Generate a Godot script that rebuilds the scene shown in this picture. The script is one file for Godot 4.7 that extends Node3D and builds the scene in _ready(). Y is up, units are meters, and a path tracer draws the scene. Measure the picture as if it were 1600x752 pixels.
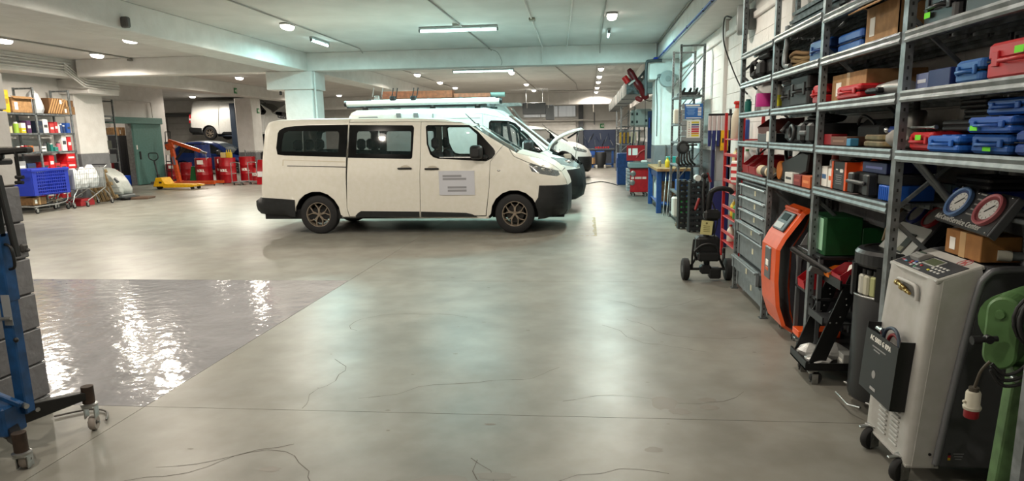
extends Node3D
# A vehicle workshop: aisle towards -z, shelving on the right, vans across the middle. Metres, y up.

class Geo:
	var st := SurfaceTool.new()
	var sg := 0
	func _init() -> void:
		st.begin(Mesh.PRIMITIVE_TRIANGLES)
	func t(a: Vector3, b: Vector3, c: Vector3, g := -1) -> void:   # counter-clockwise seen from outside
		st.set_smooth_group(g); st.add_vertex(a)
		st.set_smooth_group(g); st.add_vertex(c)
		st.set_smooth_group(g); st.add_vertex(b)
	func q(a: Vector3, b: Vector3, c: Vector3, d: Vector3, g := -1) -> void:
		t(a, b, c, g); t(a, c, d, g)
	func away(p: Array, o: Vector3, g := -1) -> void:              # a convex face turned away from o
		var n = (p[1] - p[0]).cross(p[2] - p[0])
		var m = Vector3.ZERO
		for v in p: m += v
		m = m / p.size() - o
		var f = n.dot(m) >= 0
		for i in range(1, p.size() - 1):
			if f: t(p[0], p[i], p[i + 1], g)
			else: t(p[0], p[i + 1], p[i], g)
	func box(c: Vector3, s: Vector3, bv := 0.0, b := Basis()) -> Geo:
		var h = s / 2
		if bv <= 0.0:
			var k = []
			for i in 8: k.append(c + b * Vector3(h.x * (1 if i & 1 else -1), h.y * (1 if i & 2 else -1), h.z * (1 if i & 4 else -1)))
			for f in [[0, 1, 3, 2], [4, 5, 7, 6], [0, 1, 5, 4], [2, 3, 7, 6], [0, 2, 6, 4], [1, 3, 7, 5]]: away([k[f[0]], k[f[1]], k[f[2]], k[f[3]]], c)
			return self
		bv = minf(bv, minf(h.x, minf(h.y, h.z)) * 0.95)
		var e = h - Vector3(bv, bv, bv)
		var P = func(x, y, z, ax): return c + b * Vector3(x * (h.x if ax == 0 else e.x), y * (h.y if ax == 1 else e.y), z * (h.z if ax == 2 else e.z))
		for s1 in [-1, 1]:
			away([P.call(s1, -1, -1, 0), P.call(s1, 1, -1, 0), P.call(s1, 1, 1, 0), P.call(s1, -1, 1, 0)], c)
			away([P.call(-1, s1, -1, 1), P.call(1, s1, -1, 1), P.call(1, s1, 1, 1), P.call(-1, s1, 1, 1)], c)
			away([P.call(-1, -1, s1, 2), P.call(1, -1, s1, 2), P.call(1, 1, s1, 2), P.call(-1, 1, s1, 2)], c)
			for s2 in [-1, 1]:
				away([P.call(-1, s1, s2, 1), P.call(1, s1, s2, 1), P.call(1, s1, s2, 2), P.call(-1, s1, s2, 2)], c)
				away([P.call(s1, -1, s2, 0), P.call(s1, 1, s2, 0), P.call(s1, 1, s2, 2), P.call(s1, -1, s2, 2)], c)
				away([P.call(s1, s2, -1, 0), P.call(s1, s2, 1, 0), P.call(s1, s2, 1, 1), P.call(s1, s2, -1, 1)], c)
				for s3 in [-1, 1]: away([P.call(s1, s2, s3, 0), P.call(s1, s2, s3, 1), P.call(s1, s2, s3, 2)], c)
		return self
	func bx(x0: float, x1: float, y0: float, y1: float, z0: float, z1: float, bv := 0.0) -> Geo:
		return box(Vector3(x0 + x1, y0 + y1, z0 + z1) / 2, Vector3(absf(x1 - x0), absf(y1 - y0), absf(z1 - z0)), bv)
	func lathe(pr: Array, n := 16, xf := Transform3D(), arc := TAU) -> Geo:   # profile of (radius, y), bottom to top
		sg += 1
		for i in pr.size() - 1:
			if i > 0:
				var d0: Vector2 = pr[i] - pr[i - 1]; var d1: Vector2 = pr[i + 1] - pr[i]
				if absf(d0.angle_to(d1)) > 0.65: sg += 1
			for j in n:
				var a = arc * j / n; var c = arc * (j + 1) / n
				var k = [Vector3(pr[i].x * cos(a), pr[i].y, -pr[i].x * sin(a)), Vector3(pr[i].x * cos(c), pr[i].y, -pr[i].x * sin(c)), Vector3(pr[i + 1].x * cos(c), pr[i + 1].y, -pr[i + 1].x * sin(c)), Vector3(pr[i + 1].x * cos(a), pr[i + 1].y, -pr[i + 1].x * sin(a))]
				for m in 4: k[m] = xf * k[m]
				if pr[i].x > 1e-5: t(k[0], k[1], k[2], sg)
				if pr[i + 1].x > 1e-5: t(k[0], k[2], k[3], sg)
		sg += 1
		return self
	static func yb(d: Vector3) -> Basis:                            # a basis whose y runs along d
		var y = d.normalized()
		var x = y.cross(Vector3.FORWARD if absf(y.z) < 0.9 else Vector3.RIGHT).normalized()
		return Basis(x, y, x.cross(y))
	func cyl(a: Vector3, b: Vector3, ra: float, rb := -1.0, n := 12) -> Geo:
		if rb < 0: rb = ra
		var l = (b - a).length()
		return lathe([Vector2(0, 0), Vector2(ra, 0), Vector2(rb, l), Vector2(0, l)], n, Transform3D(yb(b - a), a))
	func ring(a: Vector3, b: Vector3, r0: float, r1: float, n := 16) -> Geo:  # a pipe with wall between r0 and r1
		var l = (b - a).length()
		return lathe([Vector2(r0, 0), Vector2(r1, 0), Vector2(r1, l), Vector2(r0, l), Vector2(r0, 0)], n, Transform3D(yb(b - a), a))
	func tube(p: Array, r: float, n := 6, closed := false) -> Geo:
		sg += 1
		var m = p.size()
		var rings = []
		var up = Vector3.ZERO
		for i in m:
			var d: Vector3
			if closed: d = p[(i + 1) % m] - p[(i + m - 1) % m]
			else: d = p[mini(i + 1, m - 1)] - p[maxi(i - 1, 0)]
			d = d.normalized()
			if up == Vector3.ZERO: up = yb(d).x
			up = (up - d * up.dot(d)).normalized()
			var s = d.cross(up)
			var rg = []
			for j in n: rg.append(p[i] + (up * cos(TAU * j / n) + s * sin(TAU * j / n)) * r)
			rings.append(rg)
		for i in (m if closed else m - 1):
			var A = rings[i]; var B = rings[(i + 1) % m]
			for j in n:
				var k = (j + 1) % n
				q(A[j], A[k], B[k], B[j], sg)
		if not closed:
			for j in range(1, n - 1):
				t(rings[0][0], rings[0][j + 1], rings[0][j])
				t(rings[m - 1][0], rings[m - 1][j], rings[m - 1][j + 1])
		sg += 1
		return self
	static func inset(p: PackedVector2Array, d: float) -> PackedVector2Array:   # counter-clockwise outline moved inwards
		var o = PackedVector2Array()
		var n = p.size()
		for i in n:
			var a = (p[i] - p[(i + n - 1) % n]).normalized(); var b = (p[(i + 1) % n] - p[i]).normalized()
			var na = Vector2(-a.y, a.x); var nb = Vector2(-b.y, b.x)
			var m = na + nb
			m = m / maxf(m.length_squared() / 2.0, 0.35)
			o.append(p[i] + m * d)
		return o
	func prism(poly: PackedVector2Array, z0: float, z1: float, xf := Transform3D(), bv := 0.0, smooth := false) -> Geo:
		var p = poly.duplicate()
		if Geometry2D.is_polygon_clockwise(p): p.reverse()
		var L = [[p, z0], [p, z1]]
		if bv > 0:
			var pi = inset(p, bv)
			L = [[pi, z0], [p, z0 + bv], [p, z1 - bv], [pi, z1]]
		var n = p.size()
		for k in L.size() - 1:
			sg += 1
			for i in n:
				var j = (i + 1) % n
				var A = L[k][0]; var B = L[k + 1][0]; var za = L[k][1]; var zb = L[k + 1][1]
				q(xf * Vector3(A[i].x, A[i].y, za), xf * Vector3(A[j].x, A[j].y, za), xf * Vector3(B[j].x, B[j].y, zb), xf * Vector3(B[i].x, B[i].y, zb), sg if smooth else -1)
		var c0 = L[0][0]; var c1 = L[-1][0]
		var ix = Geometry2D.triangulate_polygon(c1)
		for i in range(0, ix.size(), 3):
			var a = c1[ix[i]]; var b = c1[ix[i + 1]]; var c = c1[ix[i + 2]]
			if (b - a).cross(c - a) < 0:
				var w = b; b = c; c = w
			t(xf * Vector3(a.x, a.y, z1), xf * Vector3(b.x, b.y, z1), xf * Vector3(c.x, c.y, z1))
		ix = Geometry2D.triangulate_polygon(c0)
		for i in range(0, ix.size(), 3):
			var a = c0[ix[i]]; var b = c0[ix[i + 1]]; var c = c0[ix[i + 2]]
			if (b - a).cross(c - a) < 0:
				var w = b; b = c; c = w
			t(xf * Vector3(a.x, a.y, z0), xf * Vector3(c.x, c.y, z0), xf * Vector3(b.x, b.y, z0))
		return self
	func loft(rings: Array, closed := true, caps := true, smooth := true) -> Geo:   # rings of equal length
		sg += 1
		var n = rings[0].size()
		var o = Vector3.ZERO
		for v in rings[0]: o += v
		for v in rings[1]: o += v
		o /= 2.0 * n
		var f = 0.0
		for j in (n if closed else n - 1):
			var a = rings[0][j]; var b = rings[0][(j + 1) % n]; var c = rings[1][j]
			f += (b - a).cross(c - a).dot((a + b) / 2 - o)
		for i in rings.size() - 1:
			for j in (n if closed else n - 1):
				var k = (j + 1) % n
				if f >= 0: q(rings[i][j], rings[i][k], rings[i + 1][k], rings[i + 1][j], sg if smooth else -1)
				else: q(rings[i][k], rings[i][j], rings[i + 1][j], rings[i + 1][k], sg if smooth else -1)
		if caps and closed:
			for e in [0, rings.size() - 1]:
				var c = Vector3.ZERO
				for v in rings[e]: c += v
				c /= n
				var inner = rings[1 if e == 0 else e - 1]
				var ci = Vector3.ZERO
				for v in inner: ci += v
				ci /= n
				for j in n: away([c, rings[e][j], rings[e][(j + 1) % n]], ci)
		sg += 1
		return self
	func sheet(rows: Array, th := 0.0, smooth := true) -> Geo:      # a grid of points, thickened along its own normals when th > 0
		sg += 1
		var R = rows.size(); var C = rows[0].size()
		var s2 = sg + 1
		var lo = []
		for i in R:
			var r = []
			for j in C:
				var du = rows[i][mini(j + 1, C - 1)] - rows[i][maxi(j - 1, 0)]
				var dv = rows[mini(i + 1, R - 1)][j] - rows[maxi(i - 1, 0)][j]
				r.append(rows[i][j] - du.cross(dv).normalized() * th)
			lo.append(r)
		for i in R - 1:
			for j in C - 1:
				q(rows[i][j], rows[i][j + 1], rows[i + 1][j + 1], rows[i + 1][j], sg if smooth else -1)
				if th > 0: q(lo[i][j + 1], lo[i][j], lo[i + 1][j], lo[i + 1][j + 1], s2 if smooth else -1)
		if th > 0:
			for j in C - 1:
				q(rows[0][j + 1], rows[0][j], lo[0][j], lo[0][j + 1])
				q(rows[R - 1][j], rows[R - 1][j + 1], lo[R - 1][j + 1], lo[R - 1][j])
			for i in R - 1:
				q(rows[i][0], rows[i + 1][0], lo[i + 1][0], lo[i][0])
				q(rows[i + 1][C - 1], rows[i][C - 1], lo[i][C - 1], lo[i + 1][C - 1])
		sg += 3
		return self
	func ball(c: Vector3, r: Vector3, n := 10) -> Geo:
		var pr = []
		var k = maxi(4, n / 2)
		for i in k + 1: pr.append(Vector2(sin(PI * i / k), -cos(PI * i / k)))
		return lathe(pr, n, Transform3D(Basis.from_scale(r), c))
	func mesh() -> ArrayMesh:
		st.generate_normals()
		st.index()
		return st.commit()

# ---------------------------------------------------------------- naming, parenting
var taken := {}
func numbered(nm: String) -> String:
	taken[nm] = taken.get(nm, -1) + 1
	return nm if taken[nm] == 0 else "%s_%03d" % [nm, taken[nm]]
func tag(o: Node3D, label: String, category: String, group := "") -> Node3D:
	o.set_meta("label", label); o.set_meta("category", category)
	if group != "": o.set_meta("group", group)
	return o
func thing(nm: String, label: String, category: String, at := Vector3.ZERO, turn := 0.0, group := "") -> Node3D:
	var o := Node3D.new()
	o.name = numbered(nm); add_child(o, true)
	o.position = at; o.rotation.y = turn
	return tag(o, label, category, group)
func part(nm: String, g, m: Material, par: Node3D, xf := Transform3D()) -> MeshInstance3D:
	var o := MeshInstance3D.new()
	o.name = nm
	o.mesh = g.mesh() if g is Geo else g
	o.material_override = m
	par.add_child(o, true)
	o.transform = xf
	return o
func solo(nm: String, g, m: Material, label: String, category: String, at := Vector3.ZERO, turn := 0.0, group := "") -> MeshInstance3D:
	var o = part(numbered(nm), g, m, self, Transform3D(Basis(Vector3.UP, turn), at))
	tag(o, label, category, group)
	return o
func struct(nm: String, g, m: Material) -> MeshInstance3D:
	var o = part(numbered(nm), g, m, self)
	o.set_meta("kind", "structure")
	return o
func text(nm: String, s: String, h: float, m: Material, par: Node3D, xf: Transform3D, bold := false, depth := 0.002, wide := 1.0) -> MeshInstance3D:
	var tm := TextMesh.new()
	var f := SystemFont.new()
	f.font_names = PackedStringArray(["Droid Sans"])
	if bold: f.font_weight = 700
	tm.font = f; tm.text = s; tm.font_size = 64; tm.pixel_size = h / 46.0; tm.depth = depth; tm.curve_step = 4.0
	return part(nm, tm, m, par, xf * Transform3D(Basis.from_scale(Vector3(wide, 1, 1)), Vector3.ZERO))
func TX(b: Basis, o: Vector3) -> Transform3D: return Transform3D(b, o)
func RY(a: float) -> Basis: return Basis(Vector3.UP, a)
func V(x: float, y: float, z: float) -> Vector3: return Vector3(x, y, z)
func P2(a: Array) -> PackedVector2Array:
	var p := PackedVector2Array()
	for i in range(0, a.size(), 2): p.append(Vector2(a[i], a[i + 1]))
	return p
func rrect(w: float, h: float, r: float, n := 4) -> PackedVector2Array:   # rounded rectangle about the origin
	var p := PackedVector2Array()
	for c in 4:
		var cx = (w / 2 - r) * (1 if c == 0 or c == 3 else -1); var cy = (h / 2 - r) * (1 if c < 2 else -1)
		for i in n + 1:
			var a = PI / 2 * (c + float(i) / n)
			p.append(Vector2(cx + r * cos(a), cy + r * sin(a)))
	return p
func disc2(r: float, n := 20) -> PackedVector2Array:
	var p := PackedVector2Array()
	for i in n: p.append(Vector2(r * cos(TAU * i / n), r * sin(TAU * i / n)))
	return p
func bow(a: Vector3, b: Vector3, sag: Vector3, n := 12) -> Array:
	var p = []
	for i in n + 1:
		var u = float(i) / n
		p.append(a.lerp(b, u) + sag * (4 * u * (1 - u)))
	return p
func smooth_path(c: Array, n := 6) -> Array:                              # Catmull-Rom through the points
	var p = []
	for i in c.size() - 1:
		var a = c[maxi(i - 1, 0)]; var d = c[mini(i + 2, c.size() - 1)]
		for k in n: p.append(c[i].cubic_interpolate(c[i + 1], a, d, float(k) / n))
	p.append(c[-1])
	return p

# ---------------------------------------------------------------- materials
var mats := {}
var tex := {}
func noise_tex(key: String, freq: float, lo: Color, hi: Color, seed_ := 1, size := 512, oct := 4, type := FastNoiseLite.TYPE_SIMPLEX_SMOOTH, p0 := 0.2, p1 := 0.8) -> NoiseTexture2D:
	if tex.has(key): return tex[key]
	var n := FastNoiseLite.new()
	n.seed = seed_; n.frequency = freq; n.noise_type = type; n.fractal_octaves = oct
	var t := NoiseTexture2D.new()
	t.width = size; t.height = size; t.seamless = true; t.noise = n
	var g := Gradient.new()
	g.set_color(0, lo); g.set_offset(0, p0); g.set_color(1, hi); g.set_offset(1, p1)
	t.color_ramp = g
	tex[key] = t
	return t
func bump_tex(key: String, freq: float, strength: float, seed_ := 1, size := 512, oct := 4) -> NoiseTexture2D:
	if tex.has(key): return tex[key]
	var n := FastNoiseLite.new()
	n.seed = seed_; n.frequency = freq; n.fractal_octaves = oct
	var t := NoiseTexture2D.new()
	t.width = size; t.height = size; t.seamless = true; t.as_normal_map = true; t.bump_strength = strength; t.noise = n
	tex[key] = t
	return t
func mt(c: String, rough := 0.6, metal := 0.0, wear := 0.0) -> StandardMaterial3D:
	var key = "%s|%s|%s|%s" % [c, rough, metal, wear]
	if mats.has(key): return mats[key]
	var m := StandardMaterial3D.new()
	m.albedo_color = Color(c); m.roughness = rough; m.metallic = metal
	if wear > 0:
		var k = 1.0 - wear
		m.albedo_texture = noise_tex("wear%s" % wear, 0.02, Color(k, k, k * 0.985), Color(1, 1, 1), 7, 512, 6)
		m.uv1_triplanar = true; m.uv1_scale = V(0.9, 0.9, 0.9)
	mats[key] = m
	return m
func glow(c: String, e: float) -> StandardMaterial3D:
	var key = "glow%s%s" % [c, e]
	if mats.has(key): return mats[key]
	var m := StandardMaterial3D.new()
	m.albedo_color = Color(c); m.emission_enabled = true; m.emission = Color(c); m.emission_energy_multiplier = e; m.roughness = 0.4
	mats[key] = m
	return m
func glass(c: String, a: float, rough := 0.03) -> StandardMaterial3D:
	var key = "glass%s%s" % [c, a]
	if mats.has(key): return mats[key]
	var m := StandardMaterial3D.new()
	m.albedo_color = Color(Color(c), a); m.transparency = BaseMaterial3D.TRANSPARENCY_ALPHA; m.roughness = rough
	mats[key] = m
	return m
func tri(m: StandardMaterial3D, s: float, world := true) -> StandardMaterial3D:
	m.uv1_triplanar = true; m.uv1_world_triplanar = world; m.uv1_scale = V(s, s, s)
	return m

var M := {}
func make_materials() -> void:
	var f := StandardMaterial3D.new()                    # trowelled concrete, sealed
	f.albedo_texture = noise_tex("conc", 0.006, Color(0.50, 0.494, 0.466), Color(0.55, 0.543, 0.513), 3, 1024, 6, FastNoiseLite.TYPE_SIMPLEX_SMOOTH, 0.25, 0.75)
	f.roughness_texture = noise_tex("concr", 0.01, Color(0.35, 0.35, 0.35), Color(0.40, 0.40, 0.40), 9, 512, 5)
	f.roughness = 1.0
	f.normal_enabled = true; f.normal_texture = bump_tex("concn", 0.03, 3.0, 5, 512, 5); f.normal_scale = 0.045; f.metallic_specular = 0.36
	f.detail_enabled = true; f.detail_albedo = noise_tex("concd", 0.016, Color(0.93, 0.923, 0.91), Color(1, 1, 1), 21, 1024, 6, FastNoiseLite.TYPE_SIMPLEX_SMOOTH, 0.2, 0.75)
	f.detail_blend_mode = BaseMaterial3D.BLEND_MODE_MUL
	M.floor = tri(f, 0.16)
	var e := StandardMaterial3D.new()                    # grey floor paint, glossy, gently uneven
	e.albedo_texture = noise_tex("epox", 0.008, Color(0.56, 0.555, 0.57), Color(0.60, 0.595, 0.61), 13, 512, 3)
	e.roughness = 0.10
	e.normal_enabled = true; e.normal_texture = bump_tex("epoxn", 0.03, 6.0, 15, 512, 3); e.normal_scale = 0.11
	M.epoxy = tri(e, 0.35)
	var w := StandardMaterial3D.new()
	w.albedo_texture = noise_tex("wall", 0.01, Color(0.835, 0.825, 0.81), Color(0.865, 0.858, 0.845), 31, 512, 5)
	w.roughness = 0.75
	w.normal_enabled = true; w.normal_texture = bump_tex("walln", 0.05, 3.0, 35, 512, 4); w.normal_scale = 0.2
	M.wall = tri(w, 0.5)
	var d := StandardMaterial3D.new()
	d.albedo_texture = noise_tex("dado", 0.012, Color(0.42, 0.42, 0.43), Color(0.46, 0.46, 0.47), 41, 512, 5)
	d.roughness = 0.6
	d.normal_enabled = true; d.normal_texture = tex["walln"]; d.normal_scale = 0.3
	M.dado = tri(d, 0.5)
	var c := StandardMaterial3D.new()
	c.albedo_texture = noise_tex("ceil", 0.008, Color(0.785, 0.775, 0.76), Color(0.82, 0.81, 0.795), 51, 512, 5)
	c.roughness = 0.8
	M.ceil = tri(c, 0.25)
	M.galv = mt("#8f9598", 0.45, 0.6, 0.22)
	M.galv_dark = mt("#7b8184", 0.5, 0.55, 0.3)
	M.steel = mt("#b9bbbb", 0.3, 0.9, 0.15)
	M.chrome = mt("#d0d0d0", 0.15, 1.0)
	M.black = mt("#17181a", 0.5)
	M.rubber = mt("#19191a", 0.75)
	M.bplast = mt("#202224", 0.45, 0.0, 0.15)
	M.grey = mt("#6f7477", 0.5, 0.0, 0.12)
	M.card = mt("#a98257", 0.85, 0.0, 0.15)
	M.card2 = mt("#8d6a45", 0.85, 0.0, 0.2)
	M.red = mt("#b3161d", 0.4, 0.0, 0.15)
	M.redcase = mt("#bb2027", 0.42)
	M.blue = mt("#1d4f93", 0.42, 0.0, 0.12)
	M.bluecase = mt("#1c55a8", 0.4)
	M.navy = mt("#182a62", 0.5)
	M.green = mt("#3f7a35", 0.4, 0.0, 0.25)
	M.dgreen = mt("#0d4d22", 0.5, 0.0, 0.1)
	M.orange = mt("#e4571b", 0.35)
	M.yellow = mt("#e3b312", 0.45, 0.0, 0.12)
	M.white = mt("#e6e4df", 0.45)
	M.paper = mt("#e9e7e0", 0.8)
	M.tag = mt("#74e62a", 0.7)
	M.wood = mt("#a37c4f", 0.7, 0.0, 0.25)
	M.brass = mt("#a68a4c", 0.35, 0.8)

func camera_and_light() -> void:
	var cam := Camera3D.new()
	cam.name = "camera"
	cam.projection = Camera3D.PROJECTION_FRUSTUM
	cam.near = 0.05; cam.far = 120.0
	var px = cam.near / 1050.175                          # one pixel of the 1600 x 752 frame on the near plane
	cam.size = 752 * px
	cam.frustum_offset = Vector2(-18.54 * px, 29.25 * px)
	cam.basis = Basis(Vector3.UP, 0.096) * Basis(Vector3.RIGHT, -0.184) * Basis(Vector3.BACK, -0.0161)
	cam.position = V(0, 1.65, 0)
	add_child(cam); cam.current = true
	var we := WorldEnvironment.new()
	we.name = "environment"
	var en := Environment.new()
	en.background_mode = Environment.BG_COLOR; en.background_color = Color(0.01, 0.01, 0.012)
	en.tonemap_mode = Environment.TONE_MAPPER_LINEAR
	en.tonemap_exposure = EXPO
	en.sdfgi_enabled = true; en.ssao_enabled = true; en.ssil_enabled = true
	we.environment = en
	add_child(we)

const EXPO := 0.96
const E_BULK := 9.0      # spot energy of a bulkhead lamp
const E_TUBE := 1.3      # area light energy of a tube

func _ready() -> void:
	make_materials()
	camera_and_light()
	setting()
	lamps()
	pipes()
	vehicles()
	shelving()
	shelf_items()
	machines()
	right_side()
	far_end()
	left_side()
	hoist()

const HC := 3.75     # ceiling
func setting() -> void:
	# floor: a dark bed in the joints, slabs on it
	var g := Geo.new()
	g.bx(-24.3, 2.5, -0.2, -0.012, -38, 3.3)
	var fl = struct("floor", g, mt("#2a2724", 0.9))
	var xs = [-24.2, -17.5, -10.2, -2.775, 2.4]
	var zs = [3.2, -0.05, -3.752, -7.452, -11.15, -14.85, -18.55, -22.25, -25.95, -29.65, -33.35, -37.8]
	for i in 4:
		for j in zs.size() - 1:
			var s := Geo.new()
			var j1 = 0.0022 if (i >= 2 and j < 5) else 0.001
			s.bx(xs[i] + j1, xs[i + 1] - j1, -0.012, 0, zs[j] - j1, zs[j + 1] + j1)
			part("slab", s, M.epoxy if (j == 2 and i < 3) else M.floor, fl)
	# hairline cracks, chips and oil marks in the concrete
	var rng := RandomNumberGenerator.new(); rng.seed = 11
	var cr := Geo.new()
	for st in [[0.35, -5.9, 0.7, 14], [-0.2, -4.6, 2.4, 16], [-1.6, -3.3, 2.9, 14], [0.9, -5.0, 3.6, 12], [-0.6, -3.2, 1.2, 14], [1.0, -4.2, 2.6, 14], [-1.9, -4.7, 0.6, 12], [-2.2, -3.0, 0.3, 12], [0.2, -6.6, 0.1, 14], [-1.1, -5.9, 3.3, 16], [0.4, -3.1, 3.4, 14], [-0.3, -2.9, 2.2, 10]]:
		var p = Vector2(st[0], st[1]); var a = st[2]
		var w = 0.0035
		for k in st[3]:
			a += rng.randf_range(-0.55, 0.55)
			var d = Vector2(cos(a), sin(a)) * rng.randf_range(0.05, 0.13)
			var n = Vector2(-sin(a), cos(a)) * w * rng.randf_range(0.3, 0.8)
			var b = p + d
			cr.q(V(p.x - n.x, 0.0006, p.y - n.y), V(p.x + n.x, 0.0006, p.y + n.y), V(b.x + n.x, 0.0006, b.y + n.y), V(b.x - n.x, 0.0006, b.y - n.y))
			p = b
	var c = part("cracks", cr, mt("#57524a", 0.8), fl)
	c.set_meta("kind", "stuff")
	var ch := Geo.new()
	for k in 46:
		var x = rng.randf_range(-2.4, 1.3); var z = rng.randf_range(-10.5, -2.4)
		var r = rng.randf_range(0.006, 0.022) if k > 3 else 0.035
		var pg = []
		var el = rng.randf_range(0.25, 0.6)
		for i in 9: pg.append(V(x + r * cos(TAU * i / 9) * rng.randf_range(0.6, 1.1), 0.0008, z + r * el * sin(TAU * i / 9)))
		for i in 9: ch.t(V(x, 0.0008, z), pg[(i + 1) % 9], pg[i])
	var cc = part("chips", ch, mt("#6f695f", 0.6), fl)
	cc.set_meta("kind", "stuff")
	var om := Geo.new()
	for s in [[0.47, -3.99, 0.085, 0.11], [0.55, -3.86, 0.07, 0.05], [0.75, -4.05, 0.06, 0.035], [0.74, -3.93, 0.06, 0.04], [-0.7, -2.95, 0.16, 0.07], [-0.62, -2.83, 0.22, 0.06], [-0.45, -3.02, 0.1, 0.04], [-0.95, -2.9, 0.06, 0.05], [0.1, -2.95, 0.035, 0.03], [-1.6, -3.02, 0.06, 0.03], [0.35, -3.35, 0.05, 0.035]]:
		var pg = []
		for i in 16: pg.append(V(s[0] + s[2] * cos(TAU * i / 16) * rng.randf_range(0.8, 1.1), 0.0007, s[1] + s[3] * sin(TAU * i / 16) * rng.randf_range(0.8, 1.1)))
		for i in 16: om.t(V(s[0], 0.0007, s[1]), pg[(i + 1) % 16], pg[i])
	var oo = part("oil_marks", om, mt("#736c62", 0.45), fl)
	oo.set_meta("kind", "stuff")
	# worn dashed bay markings
	for k in 34:
		var m := Geo.new()
		var x = -2.75 + k * 0.085
		m.bx(x, x + 0.05, 0, 0.0008, -10.93, -10.90)
		part("bay_marking", m, mt("#8c8061", 0.7), fl)
	for k in 18:
		var m := Geo.new()
		m.bx(0.10 + 0.015 * sin(k * 1.3), 0.155, 0, 0.0008, -10.9 - k * 0.14, -10.99 - k * 0.14)
		part("bay_marking", m, mt("#8c8158", 0.7), fl)
	# ceiling slab
	struct("ceiling", Geo.new().bx(-24.3, 2.5, HC, HC + 0.25, -38, 3.3), M.ceil)
	# beams
	struct("beam", Geo.new().bx(-13.3, 1.7, 3.31, HC, -17.45, -17.0, 0.012), M.wall)
	struct("beam", Geo.new().bx(-7.75, -7.05, 3.31, HC, -17.0, 3.2, 0.012), M.wall)
	struct("beam", Geo.new().bx(-7.75, -7.05, 3.31, HC, -36.0, -17.45, 0.012), M.wall)
	struct("beam", Geo.new().bx(-14.1, -13.45, 3.31, HC, -30.5, 3.2, 0.012), M.wall)
	struct("beam", Geo.new().bx(1.68, 2.3, 3.325, HC, -37.6, 3.2, 0.012), M.wall)
	struct("beam", Geo.new().bx(-24.2, 1.68, 3.13, HC, -36.6, -36.0, 0.012), M.wall)
	# columns
	var g1 := Geo.new(); g1.bx(-7.72, -6.98, 1.33, 2.86, -17.75, -17.02, 0.015)
	var col = struct("column", g1, M.wall)
	part("capital", Geo.new().bx(-8.15, -6.93, 2.86, 3.31, -17.8, -16.96, 0.012), M.wall, col)
	part("painted_base", Geo.new().bx(-7.725, -6.975, 0, 1.33, -17.755, -17.015, 0.012), M.dado, col)
	part("corner_pipe", Geo.new().cyl(V(-6.93, 0, -17.1), V(-6.93, 3.31, -17.1), 0.025), M.wall, col)
	col = struct("column", Geo.new().bx(-14.62, -13.9, 1.08, 3.31, -28.2, -27.4, 0.015), M.wall)
	part("painted_base", Geo.new().bx(-14.625, -13.895, 0, 1.08, -28.205, -27.395, 0.012), M.dado, col)
	col = struct("column", Geo.new().bx(-14.35, -13.95, 1.3, 3.31, -18.7, -17.6, 0.012), M.wall)
	part("painted_base", Geo.new().bx(-14.36, -13.945, 0, 1.3, -18.705, -17.59, 0.01), M.dado, col)
	part("capital", Geo.new().bx(-14.6, -13.42, 2.92, 3.31, -18.72, -17.5, 0.012), M.wall, col)
	col = struct("column", Geo.new().bx(1.6, 2.2, 1.33, 2.87, -17.4, -16.6, 0.012), M.wall)
	part("painted_base", Geo.new().bx(1.595, 2.2, 0, 1.33, -17.405, -16.595, 0.01), M.dado, col)
	part("capital", Geo.new().bx(1.44, 2.2, 2.87, 3.33, -17.45, -16.55, 0.012), M.wall, col)
	# right wall: painted block courses over a backing
	var wr = struct("wall_right", Geo.new().bx(2.168, 2.5, 1.3, HC, -37.8, 3.2), M.wall)
	part("painted_base", Geo.new().bx(2.165, 2.48, 0, 1.3, -37.8, 3.2), M.dado, wr)
	var bl := Geo.new(); bl.box(V(0, 0, 0), V(0.03, 0.2165, 0.797), 0.003)
	var bm = bl.mesh()
	for r in 15:
		for k in 15:
			part("block", bm, M.dado if r < 6 else M.wall, wr, TX(Basis(), V(2.158, 0.11 + 0.22 * r, -2.6 - 0.8 * k - (0.4 if r % 2 else 0.0))))
	for z in [-7.6, -11.1, -14.2]:
		part("pilaster", Geo.new().bx(2.09, 2.18, 1.32, 3.33, z - 0.12, z + 0.12, 0.01), M.wall, wr)
	part("top_rail", Geo.new().bx(2.10, 2.16, 3.06, 3.14, -16.5, -2.0, 0.01), M.wall, wr)
	# left wall of grey and white concrete blocks, ending beside the hoist
	var wl = struct("wall_left", Geo.new().bx(-3.6, -3.42, 0, HC, -3.74, 3.2), mt("#6d6a68", 0.9))
	for r in 17:
		var y0 = 0.075 + 0.22 * (r - 1) + 0.004; var y1 = y0 + 0.212
		if r == 0: y0 = 0.002
		if y1 > HC: y1 = HC - 0.004
		for k in 6:
			var z1 = -3.752 + 0.4 * k + (0.2 if r % 2 and k > 0 else 0.0)
			var z2 = -3.752 + 0.4 * (k + 1) + (0.2 if r % 2 else 0.0) - 0.008
			var b := Geo.new(); b.bx(-3.605, -3.40, y0, y1, z1, z2, 0.007)
			part("block", b, M.dado if r < 7 else M.wall, wl)
	# outer walls
	var wo = struct("wall_alcove", Geo.new().bx(-14.6, -14.3, 1.3, HC, -18.7, 3.2), M.wall)
	part("painted_base", Geo.new().bx(-14.6, -14.29, 0, 1.3, -18.7, 3.2), M.dado, wo)
	struct("wall_return", Geo.new().bx(-16.9, -14.4, 0, HC, -18.9, -18.7), M.wall)
	# wall with the teal sliding door: openings from z -23.5 to -22.3
	var wd = struct("wall_store", Geo.new().bx(-16.85, -16.65, 0, HC, -22.35, -18.9), M.wall)
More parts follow.
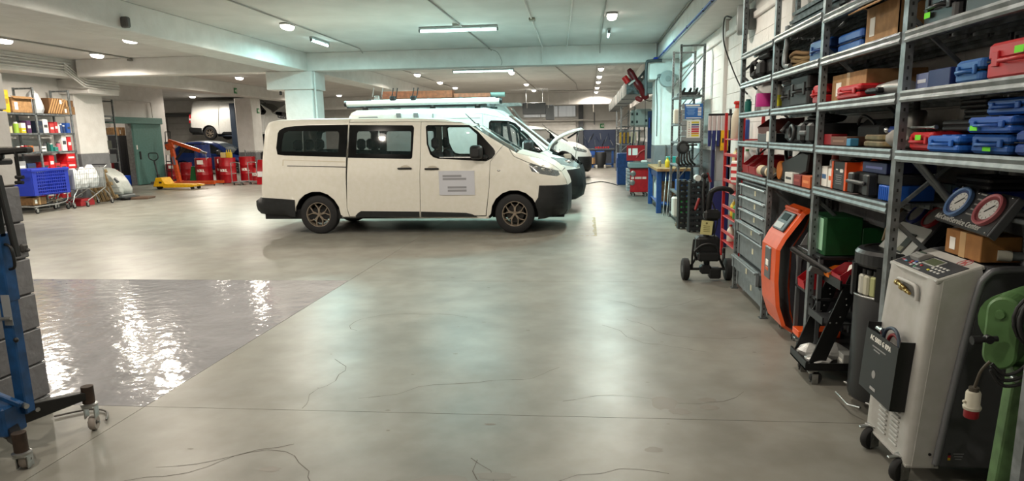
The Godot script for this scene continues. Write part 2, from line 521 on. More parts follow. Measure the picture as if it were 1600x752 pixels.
	part("wall_section", Geo.new().bx(-16.85, -16.65, 0, HC, -25.75, -23.75), M.wall, wd)
	part("wall_section", Geo.new().bx(-16.85, -16.65, 2.35, HC, -23.75, -22.35), M.wall, wd)
	part("jamb", Geo.new().bx(-16.86, -16.6, 0, 2.35, -23.85, -23.6, 0.01), mt("#7c7b79", 0.7, 0.0, 0.15), wd)
	part("pipe", Geo.new().tube([V(-16.6, 3.05, -21.5), V(-16.6, 3.07, -24.85), V(-16.6, 2.5, -24.9)], 0.02), M.wall, wd)
	# store room behind the door
	var ws = struct("wall_store_back", Geo.new().bx(-19.2, -19.0, 0, HC, -25.9, -20.5), M.wall)
	part("wall_section", Geo.new().bx(-19.2, -16.85, 0, HC, -25.95, -25.75), M.wall, ws)
	part("wall_section", Geo.new().bx(-19.2, -16.85, 0, HC, -20.7, -20.5), M.wall, ws)
	# far bay on the left and the end wall
	struct("wall_bay", Geo.new().bx(-24.4, -24.2, 0, HC, -37.8, -25.75), M.wall)
	struct("wall_bay_side", Geo.new().bx(-24.2, -19.2, 0, HC, -25.95, -25.75), M.wall)
	var we = struct("wall_far", Geo.new().bx(-24.3, 2.5, 1.83, HC, -37.9, -37.6), M.wall)
	part("painted_base", Geo.new().bx(-24.3, 2.5, 0, 1.83, -37.9, -37.59), mt("#3a3f48", 0.6), we)
	struct("wall_behind", Geo.new().bx(-24.3, 2.5, 0, HC, 3.0, 3.3), M.wall)
	struct("wall_near", Geo.new().bx(-24.3, -14.6, 0, HC, -18.9, -18.7), M.wall)

# ---------------------------------------------------------------- lamps
func add_spot(par: Node3D, at: Vector3, e: float, c: Color, r := 0.07) -> void:
	var l := SpotLight3D.new()
	l.name = "lamp_light"; l.light_energy = e; l.light_color = c; l.light_size = r
	l.spot_range = 60; l.spot_attenuation = 2; l.spot_angle = 84; l.spot_angle_attenuation = 0.35; l.shadow_enabled = true
	par.add_child(l, true)
	l.position = at; l.rotation.x = -PI / 2
func bulkhead(x: float, z: float, label: String, power := 1.0, y := HC) -> void:
	var t = thing("bulkhead_lamp", label, "lamp", V(x, y, z))
	var b := Geo.new(); b.prism(rrect(0.2, 0.36, 0.07), 0, 0.035, TX(Basis(Vector3.RIGHT, PI / 2), V(0, 0, 0)), 0.008, true)
	part("housing", b, mt("#8d8c88", 0.5), t)
	var rings = []
	for k in 5:
		var u = k / 4.0
		var s = cos(u * 1.25)
		var rg = []
		for p in rrect(0.18 * s, 0.33 * (0.35 + 0.65 * s), 0.06 * s): rg.append(V(p.x, -0.035 - 0.075 * sin(u * PI / 2), p.y))
		rings.append(rg)
	part("diffuser", Geo.new().loft(rings), glow("#fff6ea", 7.0), t)
	add_spot(t, V(0, -0.125, 0), E_BULK * power, Color(1.0, 0.955, 0.89))
func tube_lamp(x: float, z: float, along_x: bool, len: float, label: String, drop := 0.06) -> void:
	var t = thing("tube_lamp", label, "lamp", V(x, HC - drop + 0.06, z), 0.0 if along_x else PI / 2)
	part("batten", Geo.new().box(V(0, -0.03, 0), V(len + 0.06, 0.045, 0.07), 0.006), mt("#9fa5a4", 0.5), t)
	for s in [-1, 1]:
		part("end_cap", Geo.new().box(V(s * (len / 2 + 0.02), -0.075, 0), V(0.03, 0.06, 0.05), 0.006), mt("#5c6262", 0.5), t)
		part("clip", Geo.new().box(V(s * len * 0.3, -0.05, 0), V(0.02, 0.03, 0.055), 0.004), mt("#5c6262", 0.5), t)
	part("tube", Geo.new().cyl(V(-len / 2, -0.085, 0), V(len / 2, -0.085, 0), 0.022), glow("#d6fbf8", 8.0), t)
	var l := AreaLight3D.new()
	l.name = "tube_light"; l.area_size = Vector2(len, 0.05); l.light_energy = E_TUBE * 12.0; l.light_color = Color(0.76, 0.99, 0.98)
	l.shadow_enabled = true; l.area_range = 60
	t.add_child(l, true)
	l.position = V(0, -0.115, 0); l.rotation.x = -PI / 2
func lamps() -> void:
	var side = "over the right-hand aisle"
	# aisle row
	bulkhead(0.43, -12.7, "white bulkhead lamp in front of the short tube lamp over the aisle")
	tube_lamp(0.43, -14.75, false, 0.62, "short bluish tube lamp behind a bulkhead lamp over the aisle")
	var n = ["first", "second", "third", "fourth", "last"]
	var z5 = [-22.8, -25.9, -28.6, -32.1, -35.4]
	for i in 5: bulkhead(0.43, z5[i], "white bulkhead lamp, %s beyond the cross beam over the aisle" % n[i], 0.85)
	for k in 3: bulkhead(0.43, [-8.6, -4.4, -0.2][k], "aisle bulkhead lamp above the %s, out of the picture" % ["golf trolley", "foreground floor", "camera"][k], [0.7, 0.45, 0.3][k])
	# row over the vans
	tube_lamp(-2.52, -13.55, true, 1.5, "long bluish tube lamp on the ceiling before the cross beam")
	tube_lamp(-3.3, -21.8, true, 1.9, "long bluish tube lamp hanging just beyond the cross beam", 0.1)
	var zr = [-23.4, -29.0, -33.0]
	for i in 3: bulkhead(-2.57, zr[i], "bulkhead lamp, %s in the row right of the roof planks" % n[i], 1.3)
	bulkhead(-2.57, -6.5, "bulkhead lamp overhead between the aisle and the grey floor")
	bulkhead(-2.57, -1.6, "bulkhead lamp beside the block wall, above the jack, out of the picture", 0.75)
	# next row left
	bulkhead(-5.6, -12.7, "long bulkhead lamp left of the tube lamp that slants away")
	tube_lamp(-5.8, -14.75, false, 0.9, "short bluish tube lamp in line with a bulkhead lamp left")
	zr = [-23.3, -26.9, -30.0]
	for i in 3: bulkhead(-5.8, zr[i], "bulkhead lamp, %s in the row above the ladder and planks" % n[i], 1.3)
	for k in 2: bulkhead(-5.7, [-8.6, -4.2][k], "bulkhead lamp over the %s edge of the grey floor" % ["far", "near"][k], 0.7)
	# row beyond the long beam
	var zl = [-13.3, -15.97, -22.8, -30.3, -33.6]
	var nl = ["bulkhead lamp at the left edge above the shopping trolleys", "bulkhead lamp above the left shelves, end of its conduit", "bulkhead lamp over the red oil drums", "bulkhead lamp just right of the white column head", "bulkhead lamp second right of the white column head"]
	for i in 5: bulkhead(-11.9 if i < 3 else -12.4, zl[i], nl[i], [1.5, 1.4, 1.3, 1.2, 1.2][i])
	for k in 4: bulkhead(-9.48, [-13.76, -17.9, -9.0, -5.0][k], "bulkhead lamp behind the long ceiling beam, %s along it" % ["third", "farthest", "second", "nearest"][k], [1.3, 1.5, 0.9, 0.7][k])
	bulkhead(-11.9, -9.0, "bulkhead lamp out of view before the left shelves")
	bulkhead(-19.17, -32.0, "bulkhead lamp over the bay of the lifted white van", 1.1)
	bulkhead(-16.0, -27.5, "bulkhead lamp over the blue car's bay, behind the beam", 1.6)
	bulkhead(-17.9, -22.8, "bulkhead lamp inside the store room", 0.5)

func conduit(label: String, pts: Array, r := 0.013, m: Material = null) -> MeshInstance3D:
	return solo("conduit", Geo.new().tube(pts, r, 6), m if m else mt("#9b9893", 0.5), label, "conduit")
func pipes() -> void:
	var c = HC - 0.02
	conduit("grey conduit joining the aisle row of lamps before the cross beam", [V(0.29, c, 2.0), V(0.29, c, -16.9), V(0.29, c - 0.18, -16.97)])
	conduit("grey conduit joining the aisle row of lamps beyond the cross beam", [V(0.29, c, -17.5), V(0.29, c, -35.9), V(0.29, 2.75, -35.98)])
	conduit("grey conduit leading to the short slanting tube lamp on the left", [V(-5.45, c, 1.0), V(-5.45, c, -16.0), V(-5.40, c - 0.02, -16.2), V(-5.35, c - 0.12, -16.25)])
	conduit("grey conduit leading to the long tube lamp before the cross beam", [V(-2.6, c, 1.0), V(-2.45, c, -13.3), V(-2.4, c, -16.9), V(-2.35, c - 0.05, -16.97)])
	conduit("thin cable curving down the cross beam to the hanging tube lamp", smooth_path([V(-2.38, c - 0.05, -16.6), V(-2.2, c - 0.1, -16.9), V(-2.1, c - 0.3, -16.97), V(-2.12, 3.32, -16.98)], 5), 0.008)
	conduit("white conduit running along the ceiling and down the cross beam", [V(-0.95, c, -8.0), V(-1.1, c, -16.95), V(-1.1, 3.33, -16.97)], 0.016, M.wall)
	conduit("second white conduit ending at the cross beam on the ceiling", [V(-0.1, c, -8.0), V(-0.5, c, -16.95)], 0.016, M.wall)
	solo("junction_box", Geo.new().box(V(0, 0, 0), V(0.11, 0.05, 0.16), 0.008), mt("#8f8c80", 0.6), "small grey junction box on the ceiling right of the tube lamp", "junction box", V(-1.02, HC - 0.03, -12.9))
	solo("junction_box", Geo.new().box(V(0, 0, 0), V(0.14, 0.05, 0.12), 0.008), mt("#a5a49d", 0.6), "small junction box above the long tube lamp", "junction box", V(-2.5, HC - 0.03, -13.25))
	conduit("grey conduit in the row above the planks beyond the beam", [V(-5.92, c, -17.5), V(-5.92, c, -31.0)])
	conduit("grey conduit in the row right of the planks beyond the beam", [V(-2.43, c, -17.5), V(-2.43, c, -34.0), V(0.3, c, -34.2)])
	conduit("grey conduit crossing the ceiling beyond the cross beam", [V(-1.3, c, -17.6), V(-0.5, c, -29.5), V(-0.5, c, -34.1), V(0.3, c, -34.15)])
	conduit("grey conduit joining two lamps above the left shelves", [V(-11.74, c, 1.0), V(-11.74, c, -16.9)], 0.018)
	solo("junction_box", Geo.new().box(V(0, 0, 0), V(0.1, 0.07, 0.1), 0.008), mt("#77746c", 0.6), "small box at the end of the conduit above left shelves", "junction box", V(-11.74, HC - 0.05, -16.94))
	# bundle of pipes on the side beam, stepping down over the column head
	var pb = thing("pipe_bundle", "four white pipes along the left side beam, stepping down over the column head", "pipes")
	for k in 4:
		var y = 3.64 - 0.07 * k
		part("pipe", Geo.new().tube(smooth_path([V(-13.42, y, -8.0), V(-13.42, y, -16.2), V(-13.42, y, -16.7), V(-13.4, y - 0.16, -17.0), V(-13.39, y - 0.34, -17.35), V(-13.39, y - 0.37, -17.7), V(-13.39, y - 0.37, -18.7)], 5), 0.022, 6), M.wall, pb)
	# compressed air pipe along the lower corner of the right beam
	var t = thing("air_pipe", "blue compressed air pipe clipped along the right ceiling beam", "pipe")
	part("pipe", Geo.new().tube([V(1.64, 3.36, 1.5), V(1.64, 3.36, -16.9)], 0.016, 8), mt("#2d46a0", 0.4), t)
	part("cable_tray", Geo.new().bx(1.655, 1.678, 3.33, 3.40, -16.9, 1.5), mt("#8d93a0", 0.5), t)
	for z in [-6.5, -8.6, -9.6, -10.3, -11.9, -13.6, -15.4]:
		part("clip", Geo.new().box(V(1.65, 3.36, z), V(0.05, 0.05, 0.04), 0.008), mt("#26282d", 0.5), t)
	part("tee", Geo.new().box(V(1.63, 3.36, -9.2), V(0.09, 0.09, 0.13), 0.02), mt("#1f3dae", 0.4), t)
	part("tee", Geo.new().box(V(1.60, 3.34, -16.7), V(0.12, 0.09, 0.2), 0.02), mt("#1f3dae", 0.4), t)
	conduit("thin white pipe in the corner between ceiling and right beam", [V(1.655, c - 0.006, 1.0), V(1.655, c - 0.006, -16.9)], 0.02, mt("#87847c", 0.6))
	conduit("white pipe down the corner of cross beam and right beam", [V(1.62, c, -16.96), V(1.62, 3.33, -16.96)], 0.03, M.wall)
	solo("motion_sensor", Geo.new().box(V(0, 0, 0), V(0.12, 0.16, 0.1), 0.02), mt("#5b5a58", 0.6), "dark grey box hanging high on the long left beam", "sensor", V(-7.0, 3.42, -10.1))
	solo("camera_dome", Geo.new().box(V(0, 0, 0), V(0.06, 0.1, 0.06), 0.015), M.black, "tiny black sensor below the white column head", "sensor", V(-7.9, 2.79, -17.2))

# ---------------------------------------------------------------- vehicles: side panels cut from outlines and bent over a body shape
func near_path(path: PackedVector2Array, p: Vector2) -> float:
	var d = 9.0
	for i in path.size() - 1:
		d = minf(d, p.distance_to(Geometry2D.get_closest_point_to_segment(p, path[i], path[i + 1])))
	return d
func side_z(c: Dictionary, p: Vector2) -> float:                   # half width of the body at a point of the side view
	var w: float = c.W
	if p.y > c.belt: w -= (p.y - c.belt) * c.tum
	else: w -= pow(c.belt - p.y, 2) * 0.05
	for ax in c.axles:
		var da = p.distance_to(Vector2(ax, c.wr))
		w += 0.014 * (1.0 - smoothstep(0.50, 0.56, da))
	var r = lerpf(c.rr, c.rf, smoothstep(c.xa, c.xb, p.x))
	var d = near_path(c.path, p)
	if d < r:
		var u = 1.0 - d / r
		w -= r * (1.0 - sqrt(maxf(0.0, 1.0 - u * u))) * 0.9
	return w
func silhouette(c: Dictionary) -> PackedVector2Array:
	return c.path
func panel(c: Dictionary, outlines: Array, holes: Array, sides: Array, off := 0.0, th := 0.025, cell := 0.075) -> Geo:
	var g := Geo.new()
	for s in sides:
		for o in outlines:
			var r = Rect2(o[0], Vector2.ZERO)
			for p in o: r = r.expand(p)
			g.sg += 1
			for i in int(ceil(r.size.x / cell)):
				for j in int(ceil(r.size.y / cell)):
					var a = r.position + Vector2(i, j) * cell
					var sq = PackedVector2Array([a, a + Vector2(cell, 0), a + Vector2(cell, cell), a + Vector2(0, cell)])
					var ps = Geometry2D.intersect_polygons(sq, o)
					for h in holes:
						var nx = []
						for p in ps: nx.append_array(Geometry2D.clip_polygons(p, h))
						ps = nx
					for p in ps:
						if Geometry2D.is_polygon_clockwise(p): continue
						var ix = Geometry2D.triangulate_polygon(p)
						var v = []
						for k in p: v.append(V(k.x, k.y, s * (side_z(c, k) + off)))
						for k in range(0, ix.size(), 3):
							var A = v[ix[k]]; var B = v[ix[k + 1]]; var C = v[ix[k + 2]]
							if ((B - A).cross(C - A)).z * s > 0: g.t(A, B, C, g.sg)
							else: g.t(A, C, B, g.sg)
			# returned edges
			var rims = [o]
			for h in holes:
				if Geometry2D.intersect_polygons(o, h).size(): rims.append(h)
			for e in rims:
				var cen = Vector2.ZERO
				for p in e: cen += p
				cen /= e.size()
				for i in e.size():
					var p = e[i]; var q2 = e[(i + 1) % e.size()]
					var m = maxi(1, int(p.distance_to(q2) / 0.09))
					for k in m:
						var a = p.lerp(q2, float(k) / m); var b = p.lerp(q2, float(k + 1) / m)
						var za = side_z(c, a) + off; var zb = side_z(c, b) + off
						var f = [V(a.x, a.y, s * za), V(b.x, b.y, s * zb), V(b.x, b.y, s * (zb - th)), V(a.x, a.y, s * (za - th))]
						if e == o: g.away(f, V(cen.x, cen.y, s * za))
						else:
							f.reverse(); g.q(f[0], f[1], f[2], f[3])
	return g
func cut(c: Dictionary, loose: Array, gap := 0.0035) -> Array:        # an outline trimmed to the silhouette, with its share of the shut line
	var out = []
	for p in Geometry2D.intersect_polygons(P2(loose), c.path):
		for k in Geometry2D.offset_polygon(p, -gap):
			if not Geometry2D.is_polygon_clockwise(k) and k.size() > 2: out.append(k)
	return out
func hull(c: Dictionary, i0: int, i1: int, crown := 0.02, inset := 0.0) -> Geo:   # the skin across the body between two points of its outline
	var pts = []
	for i in range(i0, i1):
		var m = maxi(1, int(c.path[i].distance_to(c.path[i + 1]) / 0.12))
		for k in m: pts.append(c.path[i].lerp(c.path[i + 1], float(k) / m))
	pts.append(c.path[i1])
	var rows = []
	for i in pts.size():
		var d = (pts[mini(i + 1, pts.size() - 1)] - pts[maxi(i - 1, 0)]).normalized()
		var n = Vector2(-d.y, d.x)
		var w = side_z(c, pts[i])
		var row = []
		for j in 13:
			var u = j / 6.0 - 1.0
			var p = pts[i] + n * (crown * (1.0 - u * u) - inset)
			row.append(V(p.x, p.y, u * w))
		rows.append(row)
	return Geo.new().sheet(rows)

var wheel_parts := {}
func wheel(par: Node3D, x: float, z: float, r: float, s: int, style: String, tone: String) -> void:
	var key = "%s%s%s" % [r, style, tone]
	var rim = r * 0.65
	var w = 0.2
	if not wheel_parts.has(key):
		var X = TX(Basis(Vector3.RIGHT, PI / 2), V(0, 0, 0))      # lathe axis y -> z
		var ty := Geo.new()
		ty.lathe([Vector2(rim * 0.98, -w / 2), Vector2(rim * 1.08, -w / 2 - 0.004), Vector2(r * 0.9, -w / 2), Vector2(r * 0.975, -w * 0.42), Vector2(r, -w * 0.3), Vector2(r, w * 0.3), Vector2(r * 0.975, w * 0.42), Vector2(r * 0.9, w / 2), Vector2(rim * 1.08, w / 2 + 0.004), Vector2(rim * 0.98, w / 2), Vector2(rim * 0.95, 0), Vector2(rim * 0.98, -w / 2)], 36, X)
		var ri := Geo.new()
		ri.lathe([Vector2(rim * 0.99, w * 0.46), Vector2(rim * 0.99, w * 0.5), Vector2(rim * 0.93, w * 0.5), Vector2(rim * 0.9, w * 0.3), Vector2(rim * 0.86, -w * 0.3), Vector2(rim * 0.9, -w * 0.45)], 36, X)
		ri.lathe([Vector2(0, w * 0.36), Vector2(0.028, w * 0.36), Vector2(0.036, w * 0.32), Vector2(0.045, w * 0.2)], 16, X)
		if style == "twin":
			for k in 5:
				var a = TAU * k / 5 + 0.3
				for d in [-1, 1]:
					var p0 = Vector2(cos(a), sin(a)) * 0.03
					var p1 = Vector2(cos(a + d * 0.1), sin(a + d * 0.1)) * rim * 0.52
					var p2 = Vector2(cos(a + d * 0.38), sin(a + d * 0.38)) * rim * 0.95
					for sg in [[p0, p1, 0.026, 0.02], [p1, p2, 0.018, 0.016]]:
						var u = (sg[1] - sg[0]).normalized(); var n = Vector2(-u.y, u.x)
						ri.prism(PackedVector2Array([sg[0] - n * sg[2] / 2, sg[1] - n * sg[3] / 2, sg[1] + n * sg[3] / 2, sg[0] + n * sg[2] / 2]), w * 0.2, w * 0.38, Transform3D(), 0.003)
		else:
			for k in 7:
				var a = TAU * k / 7
				var u = Vector2(cos(a), sin(a)); var n = Vector2(-u.y, u.x)
				ri.prism(PackedVector2Array([u * 0.03 - n * 0.02, u * rim * 0.95 - n * 0.014, u * rim * 0.95 + n * 0.014, u * 0.03 + n * 0.02]), w * 0.2, w * 0.36, Transform3D(), 0.003)
		var dk := Geo.new()
		dk.lathe([Vector2(0, -w * 0.05), Vector2(rim * 0.7, -w * 0.05), Vector2(rim * 0.7, w * 0.02), Vector2(0, w * 0.02)], 24, X)
		wheel_parts[key] = [ty.mesh(), ri.mesh(), dk.mesh()]
	var m = wheel_parts[key]
	var xf = TX(RY(0.0 if s > 0 else PI), V(x, r, z))
	var o = part("wheel", m[0], M.rubber, par, xf)
	part("rim", m[1], mt(tone, 0.4, 0.5, 0.2), o)
	part("brake_disc", m[2], mt("#3a3836", 0.5, 0.6), o)

func arch(x: float, y: float, r: float, a0: float, a1: float, n := 9) -> Array:   # points of a wheel opening, from angle a0 to a1 in degrees
	var p = []
	for i in n + 1:
		var a = deg_to_rad(lerpf(a0, a1, float(i) / n))
		p.append_array([x + r * cos(a), y + r * sin(a)])
	return p

func sides(nm: String, f: Callable, m: Material, par) -> Array:      # the same panel on both sides, a part each
	var r = []
	for i in 2: r.append(part(nm, f.call([1 - 2 * i]), m, par[i] if par is Array else par))
	return r

func minivan(nm: String, label: String, at: Vector3, o: Dictionary) -> Node3D:
	var paint = mt(o.get("paint", "#e0ddd4"), 0.28, 0.0, o.get("dirt", 0.02))
	var c = {W = 0.955, belt = 1.0, tum = 0.14, rr = 0.085, rf = 0.4, xa = 1.7, xb = 2.6, axles = [-1.572, 1.84], wr = 0.335}
	c.path = P2([-2.1, 0.30, -2.50, 0.335, -2.62, 0.355, -2.68, 0.42, -2.695, 0.50, -2.69, 0.58, -2.60, 0.645, -2.575, 0.66, -2.57, 0.9, -2.535, 1.25, -2.505, 1.5, -2.475, 1.76, -2.44, 1.86, -2.39, 1.92, -2.30, 1.945, -1.8, 1.955, -0.9, 1.95, 0.2, 1.935, 0.65, 1.91, 0.95, 1.865, 1.15, 1.79, 1.415, 1.625, 1.88, 1.345, 2.0, 1.315, 2.225, 1.255, 2.47, 1.14, 2.62, 1.02, 2.70, 0.87, 2.72, 0.79, 2.73, 0.6, 2.72, 0.36, 2.68, 0.29, 2.4, 0.24])
	var t = thing(nm, label, "van", at, 0.0, "")
	var ra = arch(-1.572, 0.335, 0.405, 180, 0); var fa = arch(1.84, 0.335, 0.40, 180, 0)
	var rear_win = P2([-2.254, 1.481, -2.22, 1.73, -2.192, 1.78, -2.101, 1.825, -1.924, 1.847, -1.691, 1.855, -0.975, 1.855, -1.012, 1.311, -2.111, 1.355, -2.233, 1.374])
	var slide_win = P2([-0.952, 1.85, 0.133, 1.825, 0.155, 1.80, 0.162, 1.775, 0.125, 1.30, 0.11, 1.277, 0.084, 1.27, -0.998, 1.303])
	var front_win = P2([0.36, 1.80, 0.394, 1.825, 1.09, 1.815, 1.25, 1.70, 1.50, 1.43, 1.53, 1.38, 1.53, 1.33, 1.475, 1.262, 1.377, 1.215, 0.567, 1.268, 0.483, 1.294, 0.429, 1.344, 0.374, 1.509])
	var rear_clear = P2([-2.164, 1.424, -2.142, 1.618, -2.109, 1.728, -2.033, 1.763, -1.165, 1.749, -1.138, 1.713, -1.16, 1.396])
	var slide_clear = P2([-0.849, 1.37, -0.824, 1.708, -0.793, 1.745, 0.09, 1.734, 0.11, 1.707, 0.092, 1.345])
	var front_clear = P2([0.385, 1.78, 0.414, 1.80, 1.08, 1.79, 1.225, 1.66, 1.225, 1.31, 1.128, 1.29, 0.59, 1.295, 0.508, 1.316, 0.46, 1.363, 0.40, 1.508])
	var head = P2([2.086, 1.15, 2.128, 1.177, 2.333, 1.134, 2.56, 1.05, 2.60, 0.97, 2.55, 0.949, 2.277, 0.998, 2.14, 1.041])
	var tail = P2([-2.59, 1.29, -2.52, 1.29, -2.51, 1.12, -2.53, 0.865, -2.62, 0.865])
	var glz: bool = o.get("glazed", true)
	var holes = [rear_win, slide_win, front_win, head, tail] if glz else [front_win, head, tail]
	var S = [1, -1]
	sides("rear_quarter_panel", func(sd_): return panel(c, cut(c, [-3, 0.64, -2.0, 0.60] + ra + [-1.12, 0.30, -1.02, 0.30, -1.05, 0.453, -1.022, 1.303, -0.958, 1.85, -0.95, 2.2, -3, 2.2]), holes, sd_), paint, t)
	var sd = sides("sliding_door", func(sd_): return panel(c, cut(c, [-1.05, 0.453, -1.015, 0.305, 0.224, 0.30, 0.226, 0.333, 0.282, 1.885, -0.955, 1.893]), holes, sd_), paint, t)
	var fd = sides("front_door", func(sd_): return panel(c, cut(c, [0.226, 0.30, 1.353, 0.31, 1.422, 0.797, 1.446, 1.208, 1.66, 1.475, 1.31, 1.715, 1.12, 1.812, 1.0, 1.857, 0.282, 1.885, 0.228, 0.333]), holes, sd_), paint, t)
	sides("roof_side", func(sd_): return panel(c, cut(c, [-0.95, 1.893, 0.282, 1.885, 1.0, 1.857, 1.12, 1.812, 1.31, 1.715, 1.66, 1.475, 1.74, 1.448, 1.9, 1.36, 2.0, 2.2, -0.95, 2.2]), [], sd_), paint, t)
	sides("front_wing", func(sd_): return panel(c, cut(c, [1.353, 0.25] + fa + [2.245, 0.63, 2.262, 0.805, 2.9, 0.80, 2.9, 0.98, 2.551, 1.035, 2.087, 1.18, 1.841, 1.292, 1.734, 1.448, 1.66, 1.475, 1.446, 1.208, 1.422, 0.797]), holes, sd_), paint, t)
	sides("sill", func(sd_): return panel(c, cut(c, [-1.16, 0.24, 1.41, 0.24, 1.40, 0.30, -1.16, 0.30]), [], sd_, -0.02), paint, t)
	sides("rear_bumper", func(sd_): return panel(c, cut(c, [-3, 0.1, -1.97, 0.30, -1.96, 0.60, -2.6, 0.647, -3, 0.65], 0.001), [], sd_, 0.012), M.bplast, t)
	var fb = sides("front_bumper", func(sd_): return panel(c, cut(c, [2.24, 0.335, 2.23, 0.22, 2.95, 0.1, 2.95, 0.80, 2.262, 0.805, 2.245, 0.62, 2.19, 0.535], 0.001), [], sd_, 0.012), M.bplast, t)
	for k in 4: part("grille_slat", panel(c, [P2([2.50, 0.40 + 0.085 * k, 2.66, 0.40 + 0.085 * k, 2.66, 0.44 + 0.085 * k, 2.50, 0.435 + 0.085 * k])], [], [1], 0.022), M.black, fb[0])
	sides("rub_strip", func(sd_): return panel(c, cut(c, [-0.912, 0.316, -0.865, 0.367, -0.804, 0.401, 0.216, 0.386, 0.214, 0.285, -0.90, 0.285]), [], sd_, 0.014), M.bplast, t)
	sides("rub_strip", func(sd_): return panel(c, cut(c, [0.24, 0.386, 1.015, 0.362, 1.127, 0.335, 1.22, 0.285, 0.236, 0.285]), [], sd_, 0.014), M.bplast, t)
	var gl = glass("#1c2a2a", 0.55)
	var frit = mt("#0b0d0e", 0.08)
	if glz:
		var w1 = sides("rear_side_window", func(sd_): return panel(c, [rear_win], [rear_clear], sd_, -0.006, 0.004), frit, t)
		sides("pane", func(sd_): return panel(c, [rear_clear], [], sd_, -0.006, 0.003), gl, w1)
		var w2 = sides("sliding_door_window", func(sd_): return panel(c, [slide_win], [slide_clear], sd_, -0.006, 0.004), frit, t)
		sides("pane", func(sd_): return panel(c, [slide_clear], [], sd_, -0.006, 0.003), gl, w2)
	var w3 = sides("front_window", func(sd_): return panel(c, [front_win], [front_clear], sd_, -0.006, 0.004), frit, t)
	sides("pane", func(sd_): return panel(c, [front_clear], [], sd_, -0.012, 0.003), glass("#2a3838", 0.22), w3)
	sides("trim_strip", func(sd_): return panel(c, [P2([0.59, 1.283, 1.13, 1.278, 1.13, 1.293, 0.59, 1.297])], [], sd_, -0.003, 0.004), M.steel, w3)
	# skin over the top, front and back
	part("rear_bumper_face", hull(c, 0, 6, 0.02), M.bplast, t)
	part("tailgate", hull(c, 6, 13, 0.03), paint, t)
	part("roof", hull(c, 13, 20, 0.03), paint, t)
	part("windscreen", hull(c, 20, 22, 0.03, 0.004), glass("#1d3434", 0.55), t)
	var up: bool = o.get("hood_up", false)
	var hood = hull(c, 22, 26, 0.04)
	var H = Transform3D()
	if up: H = TX(Basis(), V(1.9, 1.36, 0)) * TX(Basis(Vector3.BACK, 0.95), V(0, 0, 0)) * TX(Basis(), V(-1.9, -1.36, 0))
	var bn = part("bonnet", hood, paint, t, H)
	sides("bonnet_side", func(sd_): return panel(c, cut(c, [1.734, 1.455, 1.841, 1.295, 2.087, 1.183, 2.551, 1.038, 2.9, 0.985, 2.9, 1.6, 1.8, 1.6]), [], sd_), paint, bn)
	part("nose_panel", hull(c, 26, 28, 0.05), paint, t)
	part("front_bumper_face", hull(c, 28, 32, 0.05), M.bplast, t)
	var hl = sides("headlamp", func(sd_): return panel(c, [head], [], sd_, -0.012, 0.02), mt("#24282b", 0.15), t)
	sides("lens", func(sd_): return panel(c, [head], [], sd_, -0.002, 0.004), glass("#cfd8da", 0.18), hl)
	for e in [[2.20, 1.10, 0.042], [2.32, 1.07, 0.042], [2.43, 1.04, 0.038]]:
		for s in S: part("reflector", Geo.new().ball(V(e[0], e[1], s * (side_z(c, Vector2(e[0], e[1])) - 0.012)), V(e[2], e[2] * 0.8, 0.012)), M.chrome, hl[0] if s > 0 else hl[1])
	var em = mt("#c9cdd0", 0.2, 1.0)
	var tl = sides("tail_lamp", func(sd_): return panel(c, [tail], [], sd_, 0.0, 0.02), mt("#a8101c", 0.2), t)
	sides("reversing_lens", func(sd_): return panel(c, [P2([-2.60, 1.0, -2.515, 1.0, -2.515, 1.09, -2.60, 1.09])], [], sd_, 0.004, 0.01), mt("#d9d6d6", 0.2), tl)
	# dark inside of the shell, floor and arches
	var inn := Geo.new()
	inn.bx(-2.55, 1.42, 0.26, 0.42, -0.88, 0.88)
	inn.bx(1.42, 2.66, 0.24, 0.32, -0.6, 0.6)
	for x in [-1.572, 1.84]: inn.bx(x - 0.42, x + 0.42, 0.3, 0.80, -0.62, 0.62)
	inn.bx(1.35, 1.45, 0.4, 1.2, -0.85, 0.85)
	part("underbody", inn, mt("#101112", 0.8), t)
	for x in [-1.572, 1.84]:
		for s in S:
			var rows = []
			for i in 13:
				var a = PI - PI * i / 12
				rows.append([V(x + 0.415 * cos(a), 0.335 + 0.415 * sin(a), s * 0.60), V(x + 0.415 * cos(a), 0.335 + 0.415 * sin(a), s * 0.915)])
			part("wheel_arch_liner", Geo.new().sheet(rows, 0.006), M.black, t)
			wheel(t, x, s * 0.825, 0.335, s, o.get("wheels", "twin"), "#a29586")
	# seats and dashboard
	for x in ([-1.9, -0.75, 0.55] if glz else [0.55]):
		for z in [-0.5, 0.0, 0.5] if x < 0.5 else [-0.45, 0.45]:
			var se := Geo.new()
			se.box(V(x + 0.22, 0.72, z), V(0.5, 0.14, 0.42), 0.05)
			se.box(V(x - 0.05, 1.08, z), V(0.13, 0.66, 0.42), 0.05, Basis(Vector3.BACK, 0.18))
			se.box(V(x - 0.13, 1.52, z), V(0.1, 0.19, 0.25), 0.04)
			part("seat", se, mt("#2a2c2f", 0.85), t)
	part("dashboard", Geo.new().box(V(1.42, 1.12, 0), V(0.5, 0.28, 1.7), 0.09), M.black, t)
	part("steering_wheel", Geo.new().tube(ring_pts(V(1.08, 1.22, 0.42), 0.18, V(-0.9, 0.5, 0)), 0.015, 6, true), M.black, t)
